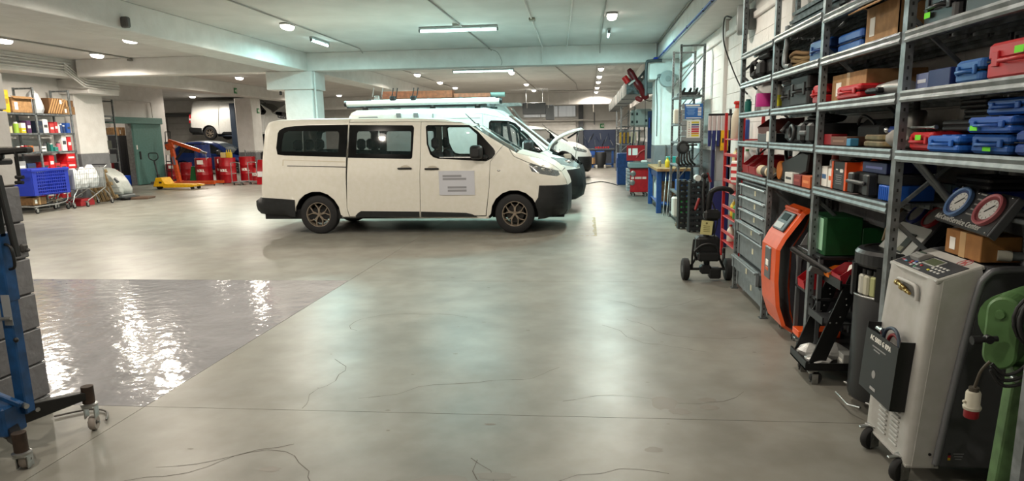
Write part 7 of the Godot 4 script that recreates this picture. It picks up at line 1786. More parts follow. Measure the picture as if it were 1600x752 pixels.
func left_shelf() -> void:
	var t = thing("shelf_rack", "grey steel shelf rack of small parts in the left alcove", "shelf rack")
	for z in [-14.55, -15.83, -17.0]:
		for x in [-13.62, -14.12]:
			part("upright", Geo.new().bx(x - 0.02, x + 0.02, 0, 2.98, z - 0.025, z + 0.025, 0.004), M.galv, t)
		part("top_bar", Geo.new().bx(-14.12, -13.62, 2.93, 2.97, z - 0.015, z + 0.015), M.galv, t)
	for y in [2.35, 1.87, 1.413, 0.93, 0.20]: part("shelf", Geo.new().bx(-14.14, -13.60, y - 0.045, y, -17.02, -14.5, 0.004), M.galv_dark, t)
	var F = PI / 2          # front faces +x here
	var X = -13.64
	# top
	carton("open cardboard box on top of the left shelf rack", V(X, 2.352, -15.48), 0.6, 0.36, 0.4, M.card, 1, "", F)
	plain_box("tall yellow box at the far left of the top shelf", V(X, 2.352, -15.02), V(0.22, 0.52, 0.25), M.yellow, mt("#8a6f1c", 0.6), "", F)
	plain_box("tan and grey carton left of the yellow box", V(X, 2.352, -14.78), V(0.2, 0.36, 0.25), mt("#9c8f7c", 0.8), null, "", F)
	plain_box("dark blue box behind the yellow box on top of the rack", V(X - 0.28, 2.352, -14.98), V(0.3, 0.62, 0.16), M.navy, null, "", F)
	var rng := RandomNumberGenerator.new(); rng.seed = 8
	var rings = []
	for i in 7:
		var rg = []
		var r = [0.17, 0.2, 0.19, 0.17, 0.16, 0.12, 0.03][i]
		for j in 14: rg.append(V(cos(TAU * j / 14) * r * rng.randf_range(0.85, 1.12), 0.01 + 0.095 * i, sin(TAU * j / 14) * r * rng.randf_range(0.9, 1.15)))
		rings.append(rg)
	solo("plastic_bag", Geo.new().loft(rings, true, true, false), mt("#c3c7cb", 0.3), "bulging white plastic bag on top of the left rack", "bag", V(X - 0.2, 2.352, -16.08))
	t = thing("slatted_crate", "striped wooden slat crate tilted on the top of the left rack", "crate", V(X, 2.352, -16.58), F)
	part("box", Geo.new().box(V(0, 0.2, -0.18), V(0.46, 0.4, 0.34), 0.004), mt("#6a4a2c", 0.8), t)
	for k in 6: part("slat", Geo.new().box(V(-0.2 + 0.08 * k, 0.2, 0.0), V(0.04, 0.42, 0.012), 0.003, Basis(Vector3.BACK, -0.5)), mt("#b08a5c", 0.8), t)
	part("label", Geo.new().box(V(0.13, 0.31, 0.01), V(0.07, 0.1, 0.004)), M.paper, t)
	carton("lower brown carton at the right end of the left rack's top", V(X, 2.352, -16.98), 0.42, 0.2, 0.36, M.card2, 0, "", F)
	carton("crushed brown carton lying on the lower carton at right end", V(X - 0.02, 2.556, -16.95), 0.46, 0.16, 0.36, mt("#7d5a3c", 0.85, 0.0, 0.2), 0, "", F)
	# small goods: shelf top, z centre, width, height, depth, colour, label
	var rows = [
		[1.87, -14.85, 0.12, 0.16, "#a7a9ac", "silver tin at the left end of the second shelf"], [1.87, -15.0, 0.10, 0.14, "#8d9094", "grey tin second from left on the second shelf"], [1.87, -15.13, 0.09, 0.18, "#c9bd94", "cream-coloured bottle standing on the second shelf"],
		[1.87, -15.30, 0.12, 0.26, "#8fb23c", "lime green spray can on the second shelf"], [1.87, -15.47, 0.13, 0.12, "#d2b21f", "yellow flat box on the second shelf by the upright"], [1.87, -15.47, 0.13, 0.12, "#d8d4cf", "white and red box stacked on the yellow flat box"], [1.87, -15.64, 0.12, 0.30, "#4b2a50", "purple box on the second shelf left of the upright"],
		[1.87, -15.99, 0.15, 0.30, "#1d2a3c", "dark navy box on the second shelf right of the upright"], [1.87, -16.16, 0.16, 0.34, "#dcdad6", "white box with a red mark standing tall on the second shelf"], [1.87, -16.36, 0.14, 0.24, "#b23a3a", "red and white box right of the tall white box"], [1.87, -16.5, 0.1, 0.28, "#a52a30", "dark red box on the second shelf, middle right"],
		[1.87, -16.62, 0.08, 0.22, "#d4d4d8", "white tin among the blue tins, second shelf"], [1.87, -16.71, 0.08, 0.24, "#27406f", "blue tin on the second shelf, left of three"], [1.87, -16.8, 0.08, 0.2, "#1f335e", "blue tin on the second shelf, middle of three"], [1.87, -16.92, 0.12, 0.26, "#2550a0", "bright blue box at the right end of the second shelf"],
		[1.413, -14.9, 0.2, 0.14, "#8e8c88", "grey packet at the left of the third shelf"], [1.413, -15.1, 0.14, 0.1, "#b9b6ae", "pale packet on the third shelf beside the grey one"], [1.413, -15.27, 0.12, 0.14, "#5a4436", "brown tin on the third shelf left bay"], [1.413, -15.4, 0.08, 0.16, "#b5202a", "red can on the third shelf, left of the pair"], [1.413, -15.49, 0.08, 0.18, "#a51c26", "red can on the third shelf, right of the pair"], [1.413, -15.62, 0.12, 0.15, "#a8622f", "orange-brown box on the third shelf by the upright"],
		[1.413, -15.98, 0.2, 0.13, "#d8d8d4", "white box on the third shelf right of the upright"], [1.413, -16.1, 0.08, 0.22, "#4a4d4f", "dark grey bottle, third shelf"], [1.413, -16.2, 0.08, 0.24, "#1d3a34", "dark green bottle, third shelf"], [1.413, -16.3, 0.09, 0.20, "#1f6f66", "teal bottle on the third shelf"], [1.413, -16.42, 0.1, 0.10, "#2f8a80", "low teal box on the third shelf"], [1.413, -16.54, 0.11, 0.22, "#c06a78", "pinkish tin on the third shelf"], [1.413, -16.70, 0.16, 0.42, "#dfdcd8", "tall white dotted box on the third shelf"], [1.413, -16.88, 0.13, 0.36, "#bd1f28", "tall red box at the right end of the third shelf"],
		[0.93, -14.9, 0.3, 0.2, "#3a3f48", "dark packet on the fourth shelf left bay"], [0.93, -15.25, 0.25, 0.26, "#8e8f90", "grey carton on the fourth shelf left bay"], [0.93, -15.55, 0.25, 0.2, "#23365f", "dark blue carton on the fourth shelf left bay"],
		[0.93, -16.0, 0.18, 0.22, "#b71d24", "red carton with white print, fourth shelf beside the upright"], [0.93, -16.2, 0.16, 0.38, "#c2161f", "tall bright red carton on the fourth shelf"], [0.93, -16.38, 0.16, 0.18, "#b92a30", "low red and white carton on the fourth shelf"], [0.93, -16.58, 0.2, 0.14, "#cf3a3a", "red carton lying flat on the fourth shelf"],
	]
	for e in rows:
		var y = e[0] + 0.001
		if e[5].begins_with("white and red box stacked"): y += 0.121
		if " tin" in e[5] or " can" in e[5] or "bottle" in e[5]:
			can(e[5], V(X - 0.08, y, e[1]), e[2] * 0.48, e[3], mt(e[4], 0.4), mt("#d6d4ce", 0.5) if hash(e[5]) % 2 == 0 else mt("#2c2e32", 0.5), "", "parts_can", "can")
			continue
		plain_box(e[5], V(X - 0.03, y, e[1]), V(e[2], e[3], 0.22), mt(e[4], 0.5), mt("#e4e0da", 0.6) if hash(e[5]) % 2 == 0 else mt("#3a3c42", 0.6), "", F, "parts_box")
	for k in 2: plain_box(["red carton of the pair stacked at the fourth shelf's right end, lower", "red carton of the pair stacked at the fourth shelf's right end, upper"][k], V(X, 0.931 + 0.205 * k, -16.83), V(0.3, 0.2, 0.3), mt("#c4161f", 0.45), M.paper, "", F, "parts_box")
	for k in 4: plain_box("red and white carton on the rack's bottom shelf, %s" % ["far left", "left of centre", "right of centre", "far right"][k], V(X, 0.201, -15.0 - 0.5 * k), V(0.3, 0.22 + 0.04 * (k % 2), 0.3), mt(["#7d5a3c", "#8a6a4a", "#b02228", "#a81f25"][k], 0.6), M.paper, "", F, "parts_box")

func trolleys() -> void:
	# blue plastic shopping trolley: basket of bars, chrome chassis
	var bl = mt("#1a2f9c", 0.4)
	var t = thing("shopping_trolley", "blue plastic shopping trolley before the left shelf rack", "shopping trolley", V(-13.0, 0, -15.0), PI / 2)
	# local x runs along the trolley (world -z), local z sideways (world x)
	var y0 = 0.42; var y1 = 1.0
	for s in [-1, 1]:
		for k in 17:
			var u = k / 16.0
			part("bar", Geo.new().box(V(lerpf(-0.52, 0.50, u), (y0 + y1) / 2 - 0.02, s * (0.23 + 0.03)), V(0.014, y1 - y0 - 0.05, 0.012)), bl, t)
		for k in 7: part("rail", Geo.new().box(V(-0.01, y0 + 0.03 + 0.075 * k, s * 0.262), V(1.06, 0.022, 0.016), 0.003), bl, t)
		part("rim", Geo.new().box(V(-0.01, y1, s * 0.27), V(1.14, 0.07, 0.04), 0.012), bl, t)
		part("corner_panel", Geo.new().box(V(-0.50, (y0 + y1) / 2, s * 0.262), V(0.12, y1 - y0, 0.018), 0.004), bl, t)
		part("corner_panel", Geo.new().box(V(0.48, (y0 + y1) / 2, s * 0.262), V(0.12, y1 - y0, 0.018), 0.004), bl, t)
	for x in [-0.56, 0.54]:
		part("end_panel", Geo.new().box(V(x, (y0 + y1) / 2, 0), V(0.02, y1 - y0, 0.5), 0.004), bl, t)
	part("floor_panel", Geo.new().box(V(0, y0, 0), V(1.06, 0.02, 0.5), 0.004), bl, t)
	part("handle", Geo.new().cyl(V(-0.66, 1.03, -0.28), V(-0.66, 1.03, 0.28), 0.016), bl, t)
	for s in [-1, 1]:
		part("chassis_bar", Geo.new().tube(smooth_path([V(-0.6, 0.17, s * 0.24), V(0.2, 0.18, s * 0.22), V(0.5, 0.24, s * 0.18), V(0.55, 0.42, s * 0.16)], 5), 0.017, 8), M.steel, t)
		castor(t, V(-0.55, 0.15, s * 0.24), 0.055)
		castor(t, V(0.48, 0.15, s * 0.17), 0.055)
	part("cross_bar", Geo.new().cyl(V(-0.6, 0.17, -0.24), V(-0.6, 0.17, 0.24), 0.017).cyl(V(0.2, 0.18, -0.22), V(0.2, 0.18, 0.22), 0.015), M.steel, t)
	carton("brown carton lying on the blue trolley's chassis", V(-12.9, 0.19, -14.75), 0.4, 0.18, 0.4, M.card2, 0, "", PI / 2)
	t = thing("scrap_metal", "tangle of metal scrap on the blue trolley's chassis", "scrap metal", V(-12.95, 0.20, -15.25))
	var rng := RandomNumberGenerator.new(); rng.seed = 4
	for k in 14: part("piece", Geo.new().cyl(V(rng.randf_range(-0.15, 0.15), rng.randf_range(0.01, 0.06), rng.randf_range(-0.2, 0.2)), V(rng.randf_range(-0.15, 0.15), rng.randf_range(0.02, 0.14), rng.randf_range(-0.2, 0.2)), 0.012), mt(["#8a7f70", "#a39a8c", "#6d645a"][k % 3], 0.5, 0.4), t)
	# silver wire trolley
	t = thing("shopping_trolley", "silver wire shopping trolley holding white bags, second in the row", "shopping trolley", V(-12.95, 0, -16.25), PI / 2)
	for s in [-1, 1]:
		for k in 14: part("wire", Geo.new().cyl(V(-0.5 + 0.072 * k, 0.46, s * 0.22), V(-0.54 + 0.08 * k, 0.97, s * 0.26), 0.0045, 0.0045, 5), M.steel, t)
		for k in 5: part("wire", Geo.new().cyl(V(-0.52, 0.46 + 0.125 * k, s * (0.22 + 0.01 * k)), V(0.50, 0.46 + 0.125 * k, s * (0.22 + 0.01 * k)), 0.005, 0.005, 5), M.steel, t)
		part("leg", Geo.new().tube(smooth_path([V(0.52, 0.95, s * 0.22), V(0.52, 0.48, s * 0.22), V(0.44, 0.42, s * 0.22), V(-0.2, 0.16, s * 0.24)], 4), 0.016, 8), M.steel, t)
		part("leg", Geo.new().tube([V(0.44, 0.42, s * 0.22), V(0.62, 0.28, s * 0.2), V(0.72, 0.14, s * 0.2)], 0.016, 8), M.steel, t)
		castor(t, V(-0.25, 0.15, s * 0.24), 0.055); castor(t, V(0.70, 0.14, s * 0.2), 0.05)
		part("leg", Geo.new().tube([V(-0.48, 0.46, s * 0.22), V(-0.62, 0.3, s * 0.22), V(-0.68, 0.15, s * 0.22)], 0.014, 8), M.steel, t)
		castor(t, V(-0.68, 0.15, s * 0.22), 0.05)
	part("floor_wire", Geo.new().box(V(0, 0.46, 0), V(1.0, 0.008, 0.44)), M.steel, t)
	for x in [-0.54, 0.53]: part("end_grid", Geo.new().box(V(x, 0.72, 0), V(0.008, 0.5, 0.44)), mt("#b9bcbd", 0.4, 0.5), t)
	part("handle", Geo.new().cyl(V(0.62, 1.04, -0.27), V(0.62, 1.04, 0.27), 0.018), mt("#26282c", 0.5), t)
	part("handle_arm", Geo.new().tube([V(0.52, 0.95, -0.24), V(0.62, 1.04, -0.26)], 0.014).tube([V(0.52, 0.95, 0.24), V(0.62, 1.04, 0.26)], 0.014), M.steel, t)
	for k in 3:
		var rings = []
		for i in 6:
			var rg = []
			var r = [0.12, 0.17, 0.17, 0.15, 0.12, 0.05][i] * [1.0, 1.1, 0.8][k]
			for j in 12: rg.append(V(cos(TAU * j / 12) * r * rng.randf_range(0.85, 1.1), 0.01 + [0.10, 0.115, 0.105][k] * i, sin(TAU * j / 12) * r * rng.randf_range(0.9, 1.3)))
			rings.append(rg)
		solo("plastic_bag", Geo.new().loft(rings, true, true, false), mt("#d4d5d6", 0.35), ["white plastic bag at the front of the silver trolley", "largest white plastic bag, back of the silver trolley", "white bag hanging over the middle of the silver trolley"][k], "bag", [V(-12.95, 0.466, -15.95), V(-12.95, 0.466, -16.55), V(-12.93, 0.466, -16.24)][k])
	solo("cardboard_stack", Geo.new().box(V(0, 0.06, 0), V(0.4, 0.12, 0.5), 0.004).box(V(0.02, 0.15, 0), V(0.36, 0.06, 0.44), 0.004), mt("#a81f25", 0.6), "red cartons on the floor under the silver trolley", "box", V(-13.2, 0.0, -16.4))

func scrubber() -> void:
	var g = mt("#a9aca8", 0.4, 0.0, 0.08)
	var t = thing("floor_scrubber", "light grey rounded floor scrubbing machine near the teal door", "cleaning machine", V(-13.35, 0.0, -18.0))
	part("tank", Geo.new().prism(P2([-0.55, 0.16, 0.34, 0.16, 0.36, 0.30, 0.26, 0.52, 0.12, 0.72, -0.1, 0.86, -0.32, 0.90, -0.50, 0.84, -0.58, 0.6]), -0.26, 0.26, Transform3D(), 0.07, true), g, t)
	part("lid_window", Geo.new().box(V(0.20, 0.56, 0.225), V(0.16, 0.12, 0.05), 0.02, Basis(Vector3.BACK, -0.9)), mt("#565b5c", 0.3), t)
	part("tank_seam", Geo.new().box(V(-0.1, 0.36, 0.262), V(0.8, 0.012, 0.01)), mt("#7b7f7d", 0.5), t)
	part("brush_deck", Geo.new().box(V(0.05, 0.10, 0), V(0.66, 0.1, 0.56), 0.03), mt("#585c5c", 0.5), t)
	part("squeegee", Geo.new().box(V(0.42, 0.06, 0.0), V(0.12, 0.05, 0.64), 0.015), M.rubber, t)
	part("handle", Geo.new().tube(smooth_path([V(-0.5, 0.82, -0.18), V(-0.66, 0.98, -0.2), V(-0.68, 1.0, 0.2), V(-0.5, 0.82, 0.18)], 4), 0.018), M.black, t)
	for x in [-0.3, 0.25]: part("wheel", Geo.new().cyl(V(x, 0.075, 0.2), V(x, 0.075, 0.27), 0.075, 0.075, 18), M.rubber, t)
	var w = mt("#8a7350", 0.85, 0.0, 0.25)
	t = thing("wooden_pallet", "wooden pallet leaning upright beside the silver trolley", "pallet", V(-13.15, 0.01, -17.32), 0.0)
	var B = Basis(Vector3.BACK, 0.32)
	for k in 6: part("plank", Geo.new().box(B * V(-0.30 + 0.11 * k, 0.42, 0.0), V(0.075, 0.80, 0.02), 0.004, B), w, t)
	for y in [0.05, 0.42, 0.78]: part("beam", Geo.new().box(B * V(-0.02, y, -0.05), V(0.66, 0.09, 0.08), 0.005, B), w, t)
	solo("pallet_board", Geo.new().box(V(0, 0.04, 0), V(0.5, 0.05, 0.5), 0.006).box(V(0, 0.01, 0), V(0.48, 0.02, 0.48)), mt("#5a4638", 0.7), "flat brown board on the floor before the scrubbing machine", "board", V(-12.72, 0, -18.2), 0.2)

func door_and_store() -> void:
	var teal = mt("#5a847e", 0.45, 0.0, 0.05)
	var d = struct("door_3", Geo.new().bx(-16.60, -16.52, 0.02, 2.25, -25.2, -23.55, 0.01), teal)
	part("rail_cover", Geo.new().bx(-16.64, -16.46, 2.25, 2.48, -25.25, -22.25, 0.01), teal, d)
	part("handle_plate", Geo.new().bx(-16.515, -16.50, 0.95, 1.25, -23.83, -23.74, 0.004), M.black, d)
	part("door_label", Geo.new().bx(-16.518, -16.51, 1.32, 1.48, -23.68, -23.62), M.paper, d)
	part("door_stop", Geo.new().bx(-16.6, -16.35, 0.0, 0.1, -24.9, -24.2, 0.01), mt("#5b5d5e", 0.5), d)
	# narrow rack before the door wall
	var t = thing("tall_rack", "narrow steel rack of odds and ends left of the teal door", "shelf rack")
	for z in [-20.9, -21.55]:
		for x in [-15.75, -16.2]: part("post", Geo.new().bx(x - 0.02, x + 0.02, 0, 3.0, z - 0.02, z + 0.02), M.galv, t)
	for y in [2.95, 2.3, 1.85, 1.4, 0.95, 0.4]: part("shelf", Geo.new().bx(-16.2, -15.74, y - 0.03, y, -21.56, -20.88, 0.003), M.galv_dark, t)
	plain_box("grey and white case on the narrow rack's upper shelf", V(-15.75, 2.302, -21.2), V(0.55, 0.17, 0.3), mt("#7f8486", 0.5), M.paper, "", PI / 2)
	plain_box("brown carton on the narrow rack at eye height", V(-15.75, 1.852, -21.3), V(0.34, 0.22, 0.3), M.card2, null, "", PI / 2)
	plain_box("dark jars box on the narrow rack's middle shelf", V(-15.75, 1.402, -21.15), V(0.3, 0.26, 0.3), mt("#4d5148", 0.5), null, "", PI / 2)
	plain_box("grey carton on the narrow rack's lower shelf", V(-15.75, 0.952, -21.25), V(0.4, 0.26, 0.3), mt("#5d6264", 0.6), null, "", PI / 2)
	plain_box("red crate at the foot of the narrow rack", V(-15.75, 0.402, -21.2), V(0.5, 0.28, 0.3), mt("#a81c22", 0.5), null, "", PI / 2)
	# inside the store
	solo("steel_cabinet", Geo.new().box(V(0, 0.92, 0), V(0.5, 1.84, 0.55), 0.008).box(V(0.252, 0.92, 0), V(0.006, 1.7, 0.01)), mt("#23262c", 0.5), "dark steel cabinet inside the store behind the teal door", "cabinet", V(-17.7, 0, -24.3))
	carton("brown carton on the dark cabinet inside the store", V(-17.5, 1.843, -24.3), 0.36, 0.3, 0.4, M.card, 0, "", PI / 2)
	solo("waste_bin", Geo.new().box(V(0, 0.19, 0), V(0.3, 0.38, 0.34), 0.02), mt("#1a4cc4", 0.4), "bright blue plastic tub inside the store doorway", "tub", V(-17.05, 0, -23.5))
	solo("red_locker", Geo.new().box(V(0, 0.45, 0), V(0.3, 0.9, 0.4), 0.01), mt("#7d1a20", 0.5), "dark red box inside the store beside the cabinet", "box", V(-17.75, 0, -23.6))
	solo("hanging_coat", Geo.new().loft([oval(V(0, 0.9, 0), 0.02, 0.03), oval(V(0.02, 0.85, 0), 0.06, 0.14), oval(V(0.0, 0.4, 0), 0.05, 0.16), oval(V(0, 0.0, 0), 0.05, 0.18)]), mt("#1b1c20", 0.9), "dark coat hanging inside the store by the door", "coat", V(-18.9, 0.9, -24.6))

func drum(label: String, at: Vector3, r: float, h: float, m: Material, lettering: bool, sheet := false, turn := 0.0) -> void:
	var t = thing("oil_drum", label, "drum", at, turn)
	part("barrel", Geo.new().lathe([Vector2(0, 0.015), Vector2(r * 0.97, 0.015), Vector2(r, 0), Vector2(r, h * 0.31), Vector2(r * 1.03, h * 0.335), Vector2(r, h * 0.36), Vector2(r, h * 0.64), Vector2(r * 1.03, h * 0.665), Vector2(r, h * 0.69), Vector2(r, h), Vector2(r * 0.97, h), Vector2(r * 0.96, h - 0.02), Vector2(0, h - 0.02)], 32), m, t)
	part("bung", Geo.new().cyl(V(r * 0.6, h - 0.02, 0), V(r * 0.6, h + 0.005, 0), 0.035), M.steel, t)
	if lettering:
		var w = "MOTUL"
		for k in 5:
			var a = -0.34 + 0.17 * k
			text("lettering", w[k], 0.10, M.paper, t, TX(RY(a), V(sin(a) * (r + 0.004), h * 0.5, cos(a) * (r + 0.004))), true, 0.003)
	if sheet: part("paper_label", Geo.new().box(V(0.0, h * 0.84, r + 0.003), V(r * 0.75, h * 0.17, 0.004)), M.paper, t)

func drum_area() -> void:
	var red = mt("#a50f1a", 0.35, 0.0, 0.12)
	drum("red oil drum with paper label, leftmost of the large row", V(-14.55, 0.02, -24.55), 0.30, 0.93, red, true, true, 0.15)
	drum("red oil drum set back, second of the large row", V(-14.1, 0.02, -25.15), 0.30, 0.95, red, true, true, 0.2)
	drum("red oil drum with lettering in the middle of the row", V(-13.6, 0.02, -24.55), 0.30, 0.93, red, true, false, 0.0)
	drum("red oil drum fourth in the row, behind the first tube trolley", V(-13.08, 0.02, -25.1), 0.30, 0.95, red, true, false, 0.2)
	drum("red oil drum at the right end, behind the second tube trolley", V(-12.42, 0.02, -25.2), 0.29, 0.72, red, true, false, 0.2)
	drum("small red drum beside the teal door, left of the pair", V(-16.25, 0.02, -25.2), 0.22, 0.70, red, false, true, 0.4)
	drum("small red drum beside the teal door, right of the pair", V(-15.85, 0.02, -25.5), 0.22, 0.74, red, false, false, 0.4)
	drum("blue oil drum behind the orange crane", V(-15.75, 0.02, -26.6), 0.30, 1.42, mt("#16337d", 0.4), false)
	solo("green_cabinet", Geo.new().prism(P2([-0.12, 0, 0.16, 0, 0.16, 0.62, 0.0, 0.62]), -0.2, 0.2, Transform3D(), 0.01), mt("#176a35", 0.45), "green slanted metal box between the crane and the drums", "box", V(-15.06, 0.02, -24.75))
	var t = thing("oil_can", "yellow box with bottles on top of the red drums", "box", V(-13.6, 0.95, -24.55))
	part("box", Geo.new().box(V(-0.1, 0.10, 0), V(0.2, 0.2, 0.16), 0.01), mt("#c2b179", 0.6), t)
	part("yellow_box", Geo.new().box(V(0.11, 0.10, 0), V(0.18, 0.2, 0.16), 0.01), mt("#c7a81f", 0.5), t)
	for k in 3: part("bottle", Geo.new().cyl(V(0.02 + 0.08 * k, 0.2, 0), V(0.02 + 0.08 * k, 0.30, 0), 0.025, 0.015), mt("#b8a02a", 0.5), t)
	for k in 3:
		t = thing("tube_trolley", "low trolley with a bent chrome tube handle, %s of three" % ["leftmost", "middle", "rightmost"][k], "trolley", V(-12.62 + 0.48 * k, 0, -23.3 - 0.3 * k))
		part("tube", Geo.new().tube(smooth_path([V(-0.16, 0.1, 0), V(-0.16, 0.72, 0), V(-0.13, 0.80, 0), V(0.13, 0.80, 0), V(0.16, 0.72, 0), V(0.16, 0.1, 0)], 5), 0.016, 8), M.steel, t)
		part("cross_tube", Geo.new().cyl(V(-0.16, 0.42, 0), V(0.16, 0.42, 0), 0.012), M.steel, t)
		part("deck", Geo.new().box(V(0.0, 0.11, -0.32), V(0.40, 0.03, 0.66), 0.006), mt("#77787a", 0.5), t)
		for x in [-0.16, 0.16]:
			castor(t, V(x, 0.095, -0.04), 0.04); castor(t, V(x, 0.095, -0.6), 0.04)
	for k in 2: drum("small red keg on the %s tube trolley" % ["middle", "rightmost"][k], V(-12.14 + 0.48 * k, 0.127, -23.92 - 0.3 * k), 0.17, 0.45, red, true)
	solo("engine_part", Geo.new().box(V(0, 0.2, 0), V(0.34, 0.4, 0.34), 0.05).ball(V(0.05, 0.45, 0), V(0.13, 0.1, 0.12)), M.black, "black engine part behind the tube trolleys by the pillar", "engine part", V(-12.35, 0.75, -25.2))
	# wire fence beside the pillar base
	t = thing("wire_fence", "grey wire fence panel at the foot of the far pillar", "fence", V(-13.3, 0, -26.6))
	for k in 21: part("wire", Geo.new().cyl(V(-0.6 + 0.07 * k, 0.1, 0), V(-0.6 + 0.07 * k, 1.15, 0), 0.006, 0.006, 5), M.galv, t)
	for y in [0.1, 0.45, 0.8, 1.15]: part("rail", Geo.new().cyl(V(-0.62, y, 0), V(0.82, y, 0), 0.008, 0.008, 5), M.galv, t)
	for x in [-0.62, 0.82]: part("post", Geo.new().cyl(V(x, 0, 0), V(x, 1.2, 0), 0.02), M.galv, t)
	# pallet truck
	var ye = mt("#dba60e", 0.4, 0.0, 0.1)
	t = thing("pallet_truck", "yellow hand pallet truck with black loop handle", "pallet truck", V(-14.35, 0, -21.75), 0.0)
	part("steering_wheel_pair", Geo.new().cyl(V(-0.18, 0.09, -0.06), V(-0.18, 0.09, 0.06), 0.09, 0.09, 18), M.rubber, t)
	part("hood", Geo.new().prism(P2([-0.26, 0.10, 0.26, 0.10, 0.06, 0.40, -0.14, 0.40]), -0.26, 0.26, Transform3D(), 0.015), ye, t)
	for z in [-0.19, 0.19]:
		part("fork", Geo.new().prism(P2([0.1, 0.06, 1.0, 0.07, 1.28, 0.10, 1.30, 0.14, 1.1, 0.17, 0.1, 0.19]), z - 0.08, z + 0.08, Transform3D(), 0.01), ye, t)
		part("fork_roller", Geo.new().cyl(V(1.1, 0.045, z - 0.05), V(1.1, 0.045, z + 0.05), 0.045, 0.045, 14), M.rubber, t)
	part("hood_mark", Geo.new().box(V(0.02, 0.24, 0.262), V(0.1, 0.06, 0.004)), M.black, t)
	part("pump", Geo.new().cyl(V(-0.2, 0.15, 0), V(-0.2, 0.5, 0), 0.05), M.black, t)
	part("tiller", Geo.new().tube([V(-0.2, 0.4, 0), V(-0.28, 0.98, 0.0)], 0.024, 8), M.black, t)
	part("loop_handle", Geo.new().tube(smooth_path([V(-0.28, 0.96, 0), V(-0.44, 1.04, 0), V(-0.45, 1.20, 0), V(-0.30, 1.22, 0), V(-0.15, 1.20, 0), V(-0.14, 1.04, 0), V(-0.28, 0.96, 0)], 5), 0.017, 8), M.black, t)
	# workshop crane
	var orr = mt("#c9501a", 0.4, 0.0, 0.15)
	t = thing("workshop_crane", "orange folding workshop crane beside the red drums", "crane", V(-15.0, 0, -23.5), 0.0)
	for s in [-1, 1]: part("leg", Geo.new().box(V(0.75, 0.10, s * 0.25), V(1.75, 0.10, 0.07), 0.006, RY(-0.06 * s)), orr, t)
	part("mast", Geo.new().box(V(0.0, 0.80, 0), V(0.13, 1.5, 0.13), 0.008, Basis(Vector3.BACK, 0.13)), orr, t)
	part("mast_plate", Geo.new().box(V(-0.12, 1.42, 0), V(0.3, 0.22, 0.15), 0.01, Basis(Vector3.BACK, 0.3)), orr, t)
	part("mast_label", Geo.new().box(V(0.0, 0.9, 0.068), V(0.08, 0.3, 0.004), 0, Basis(Vector3.BACK, 0.13)), mt("#6a7488", 0.5), t)
	part("boom", Geo.new().box(V(0.42, 1.43, 0), V(1.25, 0.12, 0.10), 0.008, Basis(Vector3.BACK, -0.32)), orr, t)
	part("boom_tip", Geo.new().box(V(1.06, 1.20, 0), V(0.35, 0.08, 0.07), 0.006, Basis(Vector3.BACK, -0.32)), M.steel, t)
	part("ram", Geo.new().cyl(V(0.05, 0.95, 0), V(0.45, 1.38, 0), 0.04), M.black, t)
	part("hook_chain", Geo.new().tube([V(1.2, 1.14, 0), V(1.2, 0.9, 0)], 0.012), M.steel, t)
	part("cross_base", Geo.new().box(V(-0.02, 0.10, 0), V(0.2, 0.12, 0.6), 0.01), orr, t)
	for e in [[-0.05, 0.28], [-0.05, -0.28], [1.55, 0.30], [1.55, -0.30]]: castor(t, V(e[0], 0.06, e[1]), 0.03)
	t = thing("hand_truck", "black tube hand truck standing upright by the teal door", "hand truck", V(-15.75, 0, -24.3))
	for s in [-1, 1]: part("tube", Geo.new().tube([V(s * 0.10, 0.1, 0.1), V(s * 0.10, 1.95, -0.1)], 0.018), M.black, t)
	for y in [0.5, 0.85, 1.2, 1.55, 1.95]: part("rung", Geo.new().cyl(V(-0.10, y, 0.1 - 0.11 * y), V(0.10, y, 0.1 - 0.11 * y), 0.014), M.black, t)
	part("toe_plate", Geo.new().box(V(0, 0.02, 0.2), V(0.3, 0.02, 0.25)), M.black, t)
	part("box", Geo.new().box(V(0.02, 1.45, 0.02), V(0.2, 0.26, 0.1), 0.02), mt("#4a4e50", 0.5), t)
	part("sheet", Geo.new().box(V(0.02, 1.2, 0.06), V(0.16, 0.22, 0.03), 0.005), M.paper, t)
	for s in [-1, 1]: part("wheel", Geo.new().cyl(V(s * 0.14, 0.09, 0.0), V(s * 0.18, 0.09, 0.0), 0.09, 0.09, 16), M.rubber, t)

